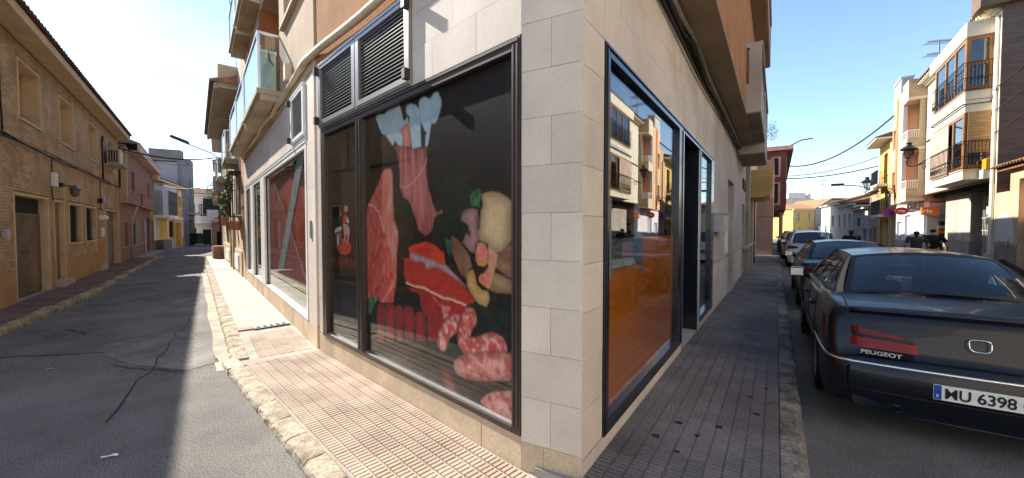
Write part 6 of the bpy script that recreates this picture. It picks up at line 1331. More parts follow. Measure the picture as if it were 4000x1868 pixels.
for a in (1.5, 4.2, 7.5): Q(MB(-1).box(a - 0.35, a + 0.35, -1.6, -0.9, 5.5, 7.3), 'chimney', m_salm, far2)
def antenna(x, y, z, h, label, n=7):
    t = thing('roof_antenna', label, 'antenna', Matrix.Translation((x, y, z))); Q(MB(1).tube([(0, 0, 0), (0, 0, h)], 0.035, 6), 'mast', m_lampg, t); mb = MB(1)
    for zz in (h * 0.98, h * 0.8):
        mb.tube([(-0.7, 0, zz), (0.7, 0, zz + 0.1)], 0.02, 4)
        for k in range(n): a = -0.65 + 1.3 * k / (n - 1); mb.tube([(a, -0.35, zz + 0.07 * a), (a, 0.35, zz + 0.07 * a)], 0.015, 4)
    Q(mb, 'elements', m_lampg, t); return t
q = FR.w(30.5, -1.2); antenna(q.x, q.y, 8.4, 3.9, 'silver television antenna on the roof of the salmon block', 9)
antenna(51.5, 66.0, 6.0, 3.4, 'small far antenna above the pale apartment block'); q = FQ.w(9, -6); antenna(q.x + 6, q.y + 6, 5.0, 5.4, 'tall far antenna mast above the cream houses')
sl2 = thing('street_light', 'cantilever street light on the yellow house side, seen against the sky', 'street lamp', FR.at(43.0, 0.0, 4.9)); Q(MB(1).tube([(0, 0, 0), (0, 0.8, 0.3), (0, 2.0, 0.45)], 0.05, 6), 'arm', m_lampg, sl2); Q(MB(1).box(-0.2, 0.2, 1.8, 2.7, 0.4, 0.6), 'head', MATS['lamp_dark'], sl2, bevel=0.05)
# ---------------------------------------------------------------- left side of the wide street, beyond the corner building
oh = thing('old_house', 'old cream house with a louvre vent, pilasters and a curved balcony past the corner building', 'house', FD.at(13.0, 0, 0)); D_ = lambda: MB(-1, (13.0, 0, 0))
Q(D_().holes(13.0, 24.0, -0.5, 3.95, [(13.05, 14.4, 0.1, 2.42), (20.5, 22.5, 0.0, 2.3)], -0.25, -0.004), 'wall', m_plasD, oh); Q(D_().box(13.02, 24, -7, -0.26, -0.4, 3.9), 'rooms', m_dark, oh); Q(D_().box(13.25, 25.55, -7, -0.05, 3.96, 6.9), 'upper_wall', m_cream, oh)
Q(D_().box(13.05, 14.4, -0.2, -0.16, 0.1, 2.42), 'door', MATS['grey_slat'], oh)
lv = Q(D_().box(13.0, 14.45, -0.003, 0.02, 2.92, 3.28), 'louvre_vent', m_dark, oh)
for k in range(6): Q(D_().box(13.05, 14.4, 0.021, 0.035, 2.95 + k * 0.055, 2.975 + k * 0.055), 'slat', m_slat, lv)
for a0, a1 in ((14.6, 15.3), (17.3, 18.4)): Q(D_().box(a0, a1, -0.003, 0.12, -0.5, 3.9), 'pilaster', mat('dim_pilaster', (0.36, 0.30, 0.22), 0.9, 0.08), oh)
Q(D_().box(13.0, 18.42, -0.003, 0.15, 0.92, 0.98), 'dado_rail', m_castD, oh)
Q(D_().xsec([(-0.05, 3.95), (0.80, 3.95), (0.80, 3.15), (0.72, 2.95), (0.5, 2.85), (-0.05, 2.85)], 16.6, 20.0), 'curved_balcony', mat('wood_cladding', (0.52, 0.31, 0.12), 0.8, 0.1, 2, 0.2), oh)
mb = MB(-1); mb.tube([(0, 0.1, -0.3), (0, 0.1, 3.85)], 0.06, 8); one(mb, 'drain_pipe', m_blackp, FD.at(18.7, 0, 0), 'black drain pipe at the end of the shaded plaster pilasters', 'drain pipe', smooth=True)
mb = MB(-1); mb.lathe((0, 0.2, 3.0), [(0.04, 0), (0.16, 0.08), (0.2, 0.25), (0.1, 0.42), (0.02, 0.5)], 10); one(mb, 'wall_bell', m_blackp, FD.at(18.0, 0, 0), 'black bell shaped fitting high on the shaded pilaster', 'wall fitting')
pkh = simple_house('pink_house', 'dull pink house standing forward past the curved wooden balcony', FD, 26.0, 33.5, 7, 6.4, mat('dull_pink', (0.46, 0.30, 0.22), 0.95, 0.06, 1.2, 0.2), [(28, 29, 0.0, 2.2, 'door'), (28, 29.2, 3.3, 4.6)], None)
Q(MB(-1, (26.0, 0, 0)).box(25.6, 32, -0.1, 0.78, 2.28, 5.6), 'jutting_front', MATS['dull_pink'], pkh); Q(MB(-1, (26.0, 0, 0)).box(25.65, 32, -0.1, 0.76, -0.5, 2.27), 'lower_front', MATS['dull_pink'], pkh)
mb = MB(-1, (26.0, 0, 0)); mb.box(25.56, 25.599, -0.05, 0.80, 3.42, 3.50); [mb.box(25.57, 25.598, d, d + 0.06, 3.5, 4.0) for d in (0.0, 0.33, 0.72)]; Q(mb, 'window_frame', m_white, pkh); Q(MB(-1, (26.0, 0, 0)).box(25.58, 25.597, 0.06, 0.72, 3.5, 4.0), 'window', m_dark, pkh)
m_rbk = brickmat('red_brickwork', (0.17, 0.06, 0.045), (0.13, 0.045, 0.038), (0.22, 0.10, 0.08)); m_pkw = mat('pink_stone', (0.48, 0.30, 0.28), 0.9)
rb_ = thing('red_brick_block', 'dark red brick block with tall pink framed windows jutting over the wide street', 'building', FD.at(33.6, 0, 0)); B_ = lambda: MB(-1, (33.6, 0, 0))
Q(B_().box(33.6, 60, -8, 0.3, -0.6, 2.9), 'ground_floor', m_gw, rb_); Q(B_().box(33.6, 44, -8, 1.5, 2.91, 7.3), 'jutting_floors', m_rbk, rb_); Q(B_().box(45.5, 60, -8, 1.55, 2.91, 7.6), 'jutting_floors', m_rbk, rb_); Q(B_().box(44.01, 45.49, -8, 0.9, 2.91, 7.4), 'link', m_rbk, rb_)
Q(B_().prism([(33.2, 7.32), (44.3, 7.32), (43.5, 7.75), (34, 7.75)], -6, 1.9), 'roof', m_tile, rb_); Q(B_().prism([(45.2, 7.62), (60, 7.62), (59.5, 8.5), (46, 8.5)], -6, 1.95), 'roof', m_tile, rb_)
for a in (33.5, 35.8, 38.2, 40.6, 42.8, 47, 50, 53, 56):
    for z0, z1 in ((3.3, 5.0), (5.4, 6.9)):
        w = Q(B_().box(a + 0.3, a + 1.2, 1.4, 1.53, z0, z1), 'window_surround', m_pkw, rb_); Q(B_().box(a + 0.45, a + 1.05, 1.531, 1.545, z0 + 0.15, z1 - 0.1), 'window', m_dark, w)
for z0, z1 in ((3.3, 5.0), (5.4, 6.9)): w = Q(B_().box(33.55, 33.599, 0.55, 1.15, z0, z1), 'window_surround', m_pkw, rb_); Q(B_().box(33.53, 33.549, 0.7, 1.0, z0 + 0.15, z1 - 0.1), 'window', m_dark, w)
for a in (35, 39, 43, 48, 53): Q(B_().box(a, a + 1.3, 0.28, 0.315, -0.3, 2.1), 'shop_door', m_dark, rb_)
one(MB(-1).tube([(0, 0, -0.3), (0, 0, 6.0)], 0.14, 10), 'utility_pole', mat('pole_beige', (0.42, 0.36, 0.29), 0.9), FD.at(38.0, 1.25, 0), 'beige utility pole in front of the red brick block', 'pole', smooth=True)
plant(FD, 36.0, 0.5, 8.6, 2.2, 1.6, 'feathery plant on the roof of the red brick block', [], 21, False, 'roof_plant', 0.6)
one(MB(-1).tube([(0, 0.8, 7.8), (0, 1.6, 8.6), (0, 2.6, 9.1), (0, 3.4, 9.15)], 0.06, 6), 'lamp_arm', m_lampg, FD.at(40.0, 0, 0), 'thin curved lamp arm rising above the red brick block', 'lamp arm', smooth=True)
# overhead wires of the wide street
qa = FD.w(37.0, 1.6, 6.6); qb = FR.w(29.8, 0.72, 8.2)
wire('overhead_cable', qa, qb, 0.9, 0.045, 'thick black cable rising steeply to the roof of the salmon block', 30)
wire('overhead_cable', FD.w(38.0, 1.25, 5.9), FR.w(39.2, 0.1, 7.1), 0.35, 0.03, 'upper of the level black cables crossing to the yellow house')
wire('overhead_cable', FD.w(38.0, 1.25, 5.7), FR.w(39.3, 0.1, 6.4), 0.25, 0.045, 'thicker lower level cable crossing to the yellow house')
wire('overhead_cable', FD.w(38.0, 1.25, 6.2), FR.w(39.0, 0.1, 7.6), 0.25, 0.012, 'faint thin wire above the level cables of the wide street')
for k in range(3): wire('overhead_cable', FR.w(17.85, 0.05, 6.3 - k * 0.75), FR.w(6.0, 0.1, 7.6 - k * 0.5), 0.25, 0.018, ('upper', 'middle', 'lowest')[k] + ' of three wires running right from the corner of the white house')
# ---------------------------------------------------------------- the rest of the crossing, round the viewer
0 and simple_house('terraced_house', 'two storey ochre house continuing the brick row round the near side of the crossing', FL, -17.0, -6.25, 6, 6.4, m_ochre, [(-16, -15, 1.0, 2.4), (-14, -13, 0.0, 2.3, 'door'), (-11, -9.8, 1.0, 2.4), (-16, -15, 4, 5.4), (-13, -12, 4, 5.4), (-10, -9, 4, 5.4)], m_tile, 20, over=0.5)
simple_house('terraced_house', 'unseen pale house row behind the viewer, lengthened to bounce sunlight onto the corner stone', FR, -22.0, 8.9, 6, 7.6, m_pale, [(-4, -3, 1.0, 2.4), (-1, 0.2, 0.0, 2.3, 'door'), (3, 4.2, 1.0, 2.4), (6, 7.2, 0, 2.3, 'door'), (-4, -3, 3.8, 5.2), (0, 1, 3.8, 5.2), (4, 5, 3.8, 5.2)], m_tileR, 18, over=0.4)  # long pale front added out of view to bounce sun onto the corner
# ---------------------------------------------------------------- parked cars
def paintmat(name, col, metal=0.3, rough=0.35, coat=0.22):
    m = mat(name, col, rough, 0.06, 1.5, 0.0, metal=0.0, spec=0.3, coat=coat); return m
p_navy = paintmat('navy_car_paint', (0.004, 0.005, 0.011)); p_dark = paintmat('black_blue_car_paint', (0.012, 0.014, 0.024)); p_whi = paintmat('white_car_paint', (0.60, 0.61, 0.63), 0.0); p_bei = paintmat('pewter_car_paint', (0.20, 0.17, 0.14), 0.4); p_blk = paintmat('black_car_paint', (0.012, 0.012, 0.013))
g_car = glassmat('car_glass', 0.07, (0.22, 0.30, 0.38), 0.0, 4.0, 0.85)
m_rub = mat('black_rubber', (0.012, 0.012, 0.012), 0.7, 0.1, 10, 0.2); m_rim = mat('alloy_rim', (0.30, 0.30, 0.31), 0.35, 0.05, 6, 0.05, metal=0.8); m_trim = mat('black_trim', (0.014, 0.014, 0.015), 0.45, 0.1, 8, 0.1)
m_cloth = mat('dark_seat_cloth', (0.03, 0.035, 0.045), 0.9, 0.1, 6, 0.2); m_chr = mat('chrome_strip', (0.78, 0.76, 0.72), 0.25, 0.03, 6, 0.0, metal=0.85)
m_tail = mat('tail_lamp_red', (0.10, 0.004, 0.004), 0.3, 0.15, 30, 0.0, spec=0.3, coat=0.1); m_tail2 = mat('tail_lamp_bright', (0.26, 0.008, 0.006), 0.3, 0.1, 30, 0.0, spec=0.3, coat=0.1); m_plate = mat('plate_white', (0.70, 0.69, 0.64), 0.5, 0.05, 20, 0.0); m_pblue = mat('plate_blue', (0.01, 0.05, 0.30), 0.5); m_ink = mat('plate_black', (0.01, 0.01, 0.01), 0.5)
def vadd(a, b, k=1.0): return tuple(a[i] + b[i] * k for i in range(3))
def vlerp(a, b, t): return tuple(a[i] + (b[i] - a[i]) * t for i in range(3))
def patchpt(c, bul, u, v):
    p = vlerp(vlerp(c[0], c[1], u), vlerp(c[3], c[2], u), v); k = 4 * u * (1 - u) * bul[3] + 4 * v * (1 - v) * bul[4]
    return (p[0] + bul[0] * k, p[1] + bul[1] * k, p[2] + bul[2] * k)
def patch(mb, c, bul, u0, u1, v0, v1, nu=6, nv=4, off=0.0):
    b = len(mb.v)
    for j in range(nv + 1):
        for i in range(nu + 1):
            q = patchpt(c, bul, u0 + (u1 - u0) * i / nu, v0 + (v1 - v0) * j / nv); mb.v.append((q[0] + bul[0] * off, q[1] + bul[1] * off, q[2] + bul[2] * off))
    k = nu + 1
    for j in range(nv):
        for i in range(nu): mb.f.append([b + j * k + i, b + j * k + i + 1, b + (j + 1) * k + i + 1, b + (j + 1) * k + i])
def patch_frame(mb, c, bul, hs):
    us = sorted({0, 1, *[x for h in hs for x in h[:2]]}); vs = sorted({0, 1, *[x for h in hs for x in h[2:]]})
    for i in range(len(us) - 1):
        for j in range(len(vs) - 1):
            um, vm = (us[i] + us[i + 1]) / 2, (vs[j] + vs[j + 1]) / 2
            if not any(h[0] < um < h[1] and h[2] < vm < h[3] for h in hs): patch(mb, c, bul, us[i], us[i + 1], vs[j], vs[j + 1], 5, 3)
def loft(mb, xs, secs):
    b = len(mb.v); n = len(secs[0]) * 2 - 1
    for x, s in zip(xs, secs):
        for y, z in s: mb.v.append((x, y, z))
        for y, z in s[-2::-1]: mb.v.append((x, -y, z))
    for i in range(len(xs) - 1):
        for k in range(n - 1): mb.f.append([b + i * n + k, b + i * n + k + 1, b + (i + 1) * n + k + 1, b + (i + 1) * n + k])
        mb.f.append([b + i * n + n - 1, b + i * n, b + (i + 1) * n, b + (i + 1) * n + n - 1])
    mb.f.append([b + k for k in range(n)]); mb.f.append([b + (len(xs) - 1) * n + k for k in range(n)][::-1])
SEDAN = dict(L=4.55, x=[0, .02, .06, .10, .14, .20, .35, .62, 1.0, 1.6, 2.3, 3.0, 3.4, 3.9, 4.25, 4.45, 4.55], w=[.74, .785, .82, .84, .85, .86, .87, .878, .88, .882, .882, .88, .878, .86, .81, .72, .60],
    zt=[.57, .60, .615, .78, .91, .965, .985, 1.0, 1.0, .955, .945, .945, .95, .87, .76, .66, .5], belt=(.80, 3.45, .985, .95), rw=((.92, .68, 1.005), (1.60, .535, 1.335)), rf=(2.78, .535, 1.345), ws=(3.45, .70, .965), crown=.05, wheels=(.95, 3.65), wr=.31, holes=[(.10, .235, .2, .82), (.26, .55, .12, .86), (.58, .90, .12, .86)])
SUV = dict(L=4.45, x=[0, .03, .07, .10, .13, .17, .3, .6, 1.0, 1.6, 2.3, 3.0, 3.4, 3.8, 4.15, 4.36, 4.45], w=[.76, .82, .86, .875, .88, .885, .89, .90, .905, .91, .91, .905, .90, .885, .84, .76, .64],
    zt=[.66, .70, .78, .9, 1.0, 1.04, 1.05, 1.05, 1.04, 1.02, 1.01, 1.01, 1.04, 1.0, .93, .84, .68], belt=(.16, 3.3, 1.06, 1.03), rw=((.14, .72, 1.07), (.50, .60, 1.49)), rf=(2.5, .60, 1.55), ws=(3.25, .72, 1.05), crown=.05, wheels=(.85, 3.5), wr=.345, holes=[(.10, .30, .25, .84), (.33, .60, .10, .86), (.63, .92, .10, .86)])
def car(name, label, P_, paint, M, near=False, plate='', group='cars parked along the kerb', sticker=False):
    t = thing(name, label, 'car', M, group); mb = MB(1)
    xs = np.interp(np.linspace(0, 1, 49), np.linspace(0, 1, len(P_['x'])), P_['x']); W_ = np.interp(xs, P_['x'], P_['w']); Z_ = np.interp(xs, P_['x'], P_['zt']); secs = []
    for w, z in zip(W_, Z_):
        f = min(1.0, max(0.05, (z - 0.3) / 0.65)); c = .022 * f
        secs.append([(0.0, .19), (w * .84, .20), (w * .955, .24), (w * .985, .36), (w, .30 + .27 * f), (w * .998, .30 + .43 * f), (w * .985, z - .10 * f), (w * .965, z - .035 * f), (w * .925, z - .004), (w * .8, z + c * .4), (w * .5, z + c * .8), (0, z + c)])
    loft(mb, xs.tolist(), secs); Q(mb, 'body', paint, t, smooth=True)
    (b0, b1, bz0, bz1) = P_['belt']; rb, rt = P_['rw']; rf, ws = P_['rf'], P_['ws']; wm = P_['w'][8] - .095
    for sg in (1, -1):
        m_ = lambda q: (q[0], q[1] * sg, q[2])
        c = [m_((b0, wm - .005, bz0)), m_((b1, wm - .01, bz1)), m_((rf[0], rf[1] + .015, rf[2] - .012)), m_((rt[0] - .03, rt[1] + .015, rt[2] - .012))]
        bul = (0, .8 * sg, .25, .0, .045); mb = MB(1); patch_frame(mb, c, bul, P_['holes']); sp_ = Q(mb, 'side_frame', paint, t, smooth=True)
        for h in P_['holes']: mb = MB(1); patch(mb, c, bul, *h, 6, 4, -0.008); Q(mb, 'side_window', g_car, sp_, smooth=True)
        if near:
            mb = MB(1)
            for h in P_['holes']:
                for (ua, ub, va, vb) in ((h[0] - .012, h[0], h[2] - .03, h[3] + .03), (h[1], h[1] + .012, h[2] - .03, h[3] + .03), (h[0], h[1], h[2] - .045, h[2]), (h[0], h[1], h[3], h[3] + .035)): patch(mb, c, bul, ua, ub, va, vb, 4, 2, 0.006)
            Q(mb, 'window_trim', m_trim, sp_)
        mb = MB(1)   # C pillar and A pillar fillets
        cp = [c[0], m_(rb), m_(rt), c[3]]; patch(mb, cp, (-.4, .5 * sg, .3, .06, .03), 0, 1, 0, 1, 4, 6); Q(mb, 'pillar', paint, t, smooth=True); mb = MB(1); ap = [c[1], m_(ws), m_(rf), c[2]]; patch(mb, ap, (.4, .5 * sg, .3, .05, .02), 0, 1, 0, 1, 3, 5); Q(mb, 'pillar', paint, t, smooth=True)
    mb = MB(1); yy = lambda q, s: (q[0], q[1] * s, q[2])
    roofc = [yy(rt, 1), yy(rf, 1), yy(rf, -1), yy(rt, -1)]; rbul = (0, 0, 1, .012, P_['crown']); patch(mb, roofc, rbul, 0, 1, 0, 1, 8, 10)
    for s in (1, -1): k = [yy(rt, s), yy(rf, s), (rf[0], s * (rf[1] + .015), rf[2] - .012), (rt[0] - .03, s * (rt[1] + .015), rt[2] - .012)]; patch(mb, k, (0, 0, 0, 0, 0), 0, 1, 0, 1, 6, 1)
    Q(mb, 'roof', paint, t, smooth=True)
    rwc = [yy(rb, 1), yy(rb, -1), yy(rt, -1), yy(rt, 1)]; rwb = (-.6, 0, .6, .075, .02); hole = (.035, .965, .06, .955)
    mb = MB(1); patch_frame(mb, rwc, rwb, [hole]); rw = Q(mb, 'rear_window_frame', m_trim, t, smooth=True); mb = MB(1); patch(mb, rwc, rwb, *hole, 12, 6, -0.004); Q(mb, 'rear_window', g_car, rw, smooth=True)
    wsc = [yy(ws, 1), yy(ws, -1), yy(rf, -1), yy(rf, 1)]; mb = MB(1); patch(mb, wsc, (.5, 0, .6, .08, .02), 0, 1, 0, 1, 10, 6); Q(mb, 'windscreen', g_car, t, smooth=True)
    mb = MB(1); mb.box(rb[0] + .15, ws[0] - .1, -.66, .66, .5, rb[2] - .07); Q(mb, 'cabin_floor', m_cloth, t)
    for y in (.36, -.36):
        for x, zz in ((rb[0] + .62, .86), (rb[0] + 1.42, .90)):
            s_ = Q(MB(1).box(x, x + .14, y - .24, y + .24, .55, zz + .22), 'seat', m_cloth, t, bevel=.05); Q(MB(1).box(x + .01, x + .10, y - .13, y + .13, zz + .25, zz + .43), 'headrest', m_cloth, s_, bevel=.04)
    for x in P_['wheels']:
        for s in (1, -1):
            R = P_['wr']; yo = P_['w'][9] - .005; w_ = thing('wheel', None, None, Matrix.Identity(4)); w_.parent = t; w_.location = (x, s * yo, R)
            n = 28; ring = lambda r, y: [(r * math.cos(6.2832 * k / n), y * s, r * math.sin(6.2832 * k / n)) for k in range(n)]
            def rings(lst): 
                q = MB(1)
                for r, y in lst: q.v += ring(r, y)
                for i in range(len(lst) - 1):
                    for k in range(n): j = (k + 1) % n; q.f.append([i * n + k, i * n + j, (i + 1) * n + j, (i + 1) * n + k])
                return q
            Q(rings([(R * .62, .012), (R * .80, .016), (R * .97, .006), (R, -.02), (R, -.19)]), 'tyre', m_rub, w_, smooth=True); Q(rings([(R * .62, .011), (R * .56, -.012), (R * .2, .004), (.001, .004)]), 'rim', m_rim, w_)
            Q(rings([(R * 1.12, .002), (R * 1.0, -.003)]), 'arch_gap', m_trim, w_)
    mx_, mz_ = ws[0] - .35, bz1 + .03
    for s in (1, -1):
        mi = Q(MB(1).tube([(mx_, s * (wm + .05), mz_ - .05), (mx_ - .02, s * (wm + .16), mz_)], .03, 6), 'mirror', m_trim, t); q = MB(1); yl = sorted((s * (wm + .10), s * (wm + .29))); q.box(mx_ - .06, mx_ + .07, yl[0], yl[1], mz_ - .05, mz_ + .085); Q(q, 'mirror_shell', paint, mi, bevel=.03); Q(MB(1).box(mx_ - .068, mx_ - .0615, yl[0] + .02, yl[1] - .02, mz_ - .035, mz_ + .07), 'mirror_glass', m_chr, mi)
    return t
def lamp_poly(t, pts, x0, m, name='tail_lamp', k=0.028, wrap=None):
    """lamp lens on the tail: points are (y, z); the outer part wraps round the corner"""
    for s in (1, -1):
        mb = MB(1); n = len(pts); xf = wrap or (lambda y: x0)
        mb.v += [(xf(y) - k, y * s, z) for y, z in pts] + [(xf(y) + .05, y * s, z) for y, z in pts]
        mb.f.append(list(range(n))); mb.f += [[i, (i + 1) % n, n + (i + 1) % n, n + i] for i in range(n)]; Q(mb, name, m, t)
# the big navy saloon, tail towards the viewer
S0, DC = 1.99, 2.20
c1 = car('parked_car', 'dark navy saloon parked nearest, its tail with a white plate cut by the right edge', SEDAN, p_navy, FD.at(S0, DC, 0) , near=True)
def wr(y): return .03 + .30 * max(0, (y - .62) / .24) ** 2 + .03 * y * y
def band_(pts):
    q = []
    for i in range(len(pts)): (y0, z0), (y1, z1) = pts[i], pts[(i + 1) % len(pts)]; q += [(y0 + (y1 - y0) * k / 4, z0 + (z1 - z0) * k / 4) for k in range(4)]
    return q
def strip_lamp(t, zt0, zt1, zb0, zb1, y0, y1, m, name, k):
    for s in (1, -1):
        mb = MB(1); n = 14
        for i in range(n + 1):
            y = y0 + (y1 - y0) * i / n; u = i / n
            for z in (zt0 + (zt1 - zt0) * u, zb0 + (zb1 - zb0) * u): x = wr(y) + .10 * (z - .6) / .35; mb.v.append((x - k, y * s, z))
        for i in range(n): mb.f.append([2 * i, 2 * i + 1, 2 * i + 3, 2 * i + 2])
        o = Q(mb, name, m, t); so = o.modifiers.new('s', 'SOLIDIFY'); so.thickness = .03; so.offset = 0
strip_lamp(c1, .79, .862, .765, .795, .40, .862, m_tail, 'tail_lamp', .022); strip_lamp(c1, .735, .765, .672, .69, .335, .862, m_tail2, 'tail_lamp', .022); strip_lamp(c1, .765, .795, .735, .765, .345, .862, m_trim, 'lamp_divider', .018)
for k in range(5): strip_lamp(c1, .785 - k * .004, .852 - k * .012, .782 - k * .004, .849 - k * .012, .42, .80, m_tail2, 'lamp_rib', .026)
for k in range(4): strip_lamp(c1, .722 - k * .012, .752 - k * .015, .719 - k * .012, .749 - k * .015, .37, .80, m_tail, 'lamp_rib', .026)
def around(z, r, m, name, x_in=.95, dx=0.0, grow=.012):
    pts = [(x_in, .882 + grow)] + [(x, float(np.interp(x, SEDAN['x'], SEDAN['w'])) + grow) for x in (.62, .35, .2, .12, .06, .02)] + [(-.012 - dx, .70), (-.03 - dx, .55), (-.045 - dx, .3), (-.05 - dx, 0)]
    mb = MB(1); mb.tube([(x, y, z) for x, y in pts] + [(x, -y, z) for x, y in pts[-2::-1]], r, 8); return Q(mb, name, m, c1, smooth=True)
# bumper skin bulging behind the strip
mb = MB(1); N_ = [(.96, .884), (.62, .882), (.35, .878), (.2, .872), (.10, .85), (.03, .80), (-.01, .70), (-.03, .55), (-.043, .3), (-.047, 0)]
full = N_ + [(x, -y) for x, y in N_[-2::-1]]
for x, y in full:
    for z, o_ in ((.23, .05), (.30, .01), (.45, -.003), (.56, 0.0), (.60, .03)): mb.v.append((x + o_ * (1 if abs(y) < .8 else .3), y * (1 - o_ * .2), z))
for i in range(len(full) - 1):
    for k in range(4): mb.f.append([i * 5 + k, i * 5 + k + 1, (i + 1) * 5 + k + 1, (i + 1) * 5 + k])
Q(mb, 'bumper', p_navy, c1, smooth=True)
around(.572, .0105, m_chr, 'bumper_strip'); around(.36, .004, m_trim, 'bumper_crease', grow=.006)
# boot lid lip and shut lines
mb = MB(1); mb.tube([(.145 + .06 * abs(y) ** 3, y, .972 - .02 * abs(y) ** 2) for y in [-.72 + k * .09 for k in range(17)]], .016, 8); Q(mb, 'boot_lip', p_navy, c1, smooth=True)
for s in (1, -1):
    mb = MB(1); mb.tube([(.93, s * .695, 1.004), (.6, s * .715, 1.004), (.3, s * .725, .992), (.19, s * .73, .965), (.13, s * .70, .86), (.10, s * .36, .64)], .005, 5); Q(mb, 'shut_line', m_trim, c1)
mb = MB(1); mb.tube([(.085, y, .635) for y in (-.36, 0, .36)], .005, 5); Q(mb, 'shut_line', m_trim, c1)
lp = Q(MB(1).box(-.056, -.050, -.26, .26, .385, .495), 'number_plate', m_plate, c1)
Q(MB(1).box(-.0585, -.0565, .218, .258, .388, .492), 'plate_band', m_pblue, lp)
def tailtext(txt, size, m, y, z, x, sx, parent, bold=0.0, tilt=0.0):
    o = bpy.data.objects.new('lettering', text_mesh(txt, size, m, sx=sx, bold=bold, align='LEFT')); COL.objects.link(o); o.parent = parent
    o.matrix_local = Matrix.Translation((x, y, z)) @ Matrix.Rotation(R_(-90 + tilt), 4, 'Z') @ Matrix.Rotation(R_(90), 4, 'X'); return o
tailtext('MU 6398 C', .105, m_ink, .205, .403, -.0585, .88, lp, .0015); tailtext('E', .03, m_plate, .246, .405, -.0605, .9, lp)
tailtext('PEUGEOT', .043, m_chr, .66, .636, .036, 1.28, c1, .0008, -9)
bd = MB(1); n_ = 24; ringp = [(math.copysign(abs(math.cos(6.2832 * k / n_)) ** .55, math.cos(6.2832 * k / n_)) * .055 * (1.0 + .12 * math.sin(6.2832 * k / n_)), math.copysign(abs(math.sin(6.2832 * k / n_)) ** .55, math.sin(6.2832 * k / n_)) * .042) for k in range(n_ + 1)]
bd.tube([(.062 + .25 * z, y, .785 + z) for y, z in ringp], .0042, 6, cap=False); Q(bd, 'badge_ring', m_chr, c1)
mb = MB(1); mb.tube([(-.02, .45, .245), (.2, .45, .25)], .028, 10, cap=False); Q(mb, 'exhaust', m_chr, c1)
for x in (1.42, 2.40):
    h_ = MB(1); h_.tube([(x, .885, .80), (x + .05, .905, .805), (x + .15, .905, .807), (x + .19, .885, .805)], .014, 6); Q(h_, 'door_handle', p_navy, c1, smooth=True)
mb = MB(1); mb.box(1.15, 3.35, .879, .896, .47, .52); Q(mb, 'rub_strip', m_trim, c1, bevel=.006)
for x in (1.22, 2.12, 3.18): mb = MB(1); mb.tube([(x, .8855, .26), (x, .887, .6), (x + .03, .868, .93)], .004, 5); Q(mb, 'door_gap', m_trim, c1)
# others in the row
def tail_simple(c, m=m_tail, suv=False):
    if suv: lamp_poly(c, [(.88, .97), (.70, .96), (.52, .92), (.50, .87), (.68, .83), (.88, .82)], 0.09, m)
    else: lamp_poly(c, [(.84, .86), (.70, .88), (.50, .86), (.48, .76), (.68, .72), (.84, .74)], 0.06, m)
    x = .02 if suv else -.005; z = .83 if suv else .42
    p = Q(MB(1).box(x - .02, x + (.08 if suv else 0), -.26, .26, z - .055, z + .055), 'number_plate', m_plate, c); Q(MB(1).box(x - .022, x - .0205, .218, .258, z - .05, z + .05), 'plate_band', m_pblue, p); return p
c2 = car('parked_car', 'black blue saloon parked second in the row with a pale sticker in its rear window', SEDAN, p_dark, FD.at(7.5, 2.22, gz(9.0))); tail_simple(c2)
st_ = Q(MB(1).box(-.002, .002, -.07, .07, -.06, .06), 'window_sticker', m_letw, c2); st_.location = (1.31, -.08, 1.21); st_.rotation_euler = (0, R_(62), 0); d_ = Q(MB(1).tube([(-.004, 0, 0), (-.0045, 0, 0)], .03, 10), 'sticker_dot', m_ink, st_)
c3 = car('parked_car', 'white sport utility car parked third in the row with dark red tail lamps', SUV, p_whi, FD.at(18.6, 2.25, gz(17.5))); tail_simple(c3, suv=True)
for s in (1, -1): mb = MB(1); mb.tube([(.5, s * .60, 1.55), (.7, s * .60, 1.60), (2.3, s * .60, 1.63), (2.5, s * .60, 1.57)], .016, 6); Q(mb, 'roof_rail', m_trim, c3)
c4 = car('parked_car', 'pewter coloured estate parked fourth, half hidden behind the white car', SUV, p_bei, FD.at(24.2, 2.12, gz(22))); tail_simple(c4, suv=True)
c5 = car('parked_car', 'black car parked farthest along the kerb', SUV, p_blk, FD.at(30.0, 2.05, gz(27))); tail_simple(c5, suv=True)
mo = thing('scooter', 'dark scooter on its stand between the last parked cars', 'scooter', FD.at(29.2, 1.12, gz(26) + HD))
for x in (0.0, 1.2): mb = MB(1); mb.tube([(x + .24 * math.cos(.5236 * k), 0, .26 + .24 * math.sin(.5236 * k)) for k in range(13)], .05, 6); Q(mb, 'wheel', m_rub, mo)
Q(MB(1).xsec([(-.14, .45), (.14, .45), (.12, .8), (-.12, .8)], -.2, .55), 'seat', m_trim, mo, bevel=.04); Q(MB(1).box(.5, 1.0, -.13, .13, .25, .38), 'floorboard', p_blk, mo); Q(MB(1).tube([(1.2, 0, .3), (.98, 0, 1.0)], .06, 8), 'front_shield', p_blk, mo); Q(MB(1).tube([(.98, -.3, 1.05), (.97, 0, 1.02), (.98, .3, 1.05)], .02, 6), 'handlebar', m_rub, mo)
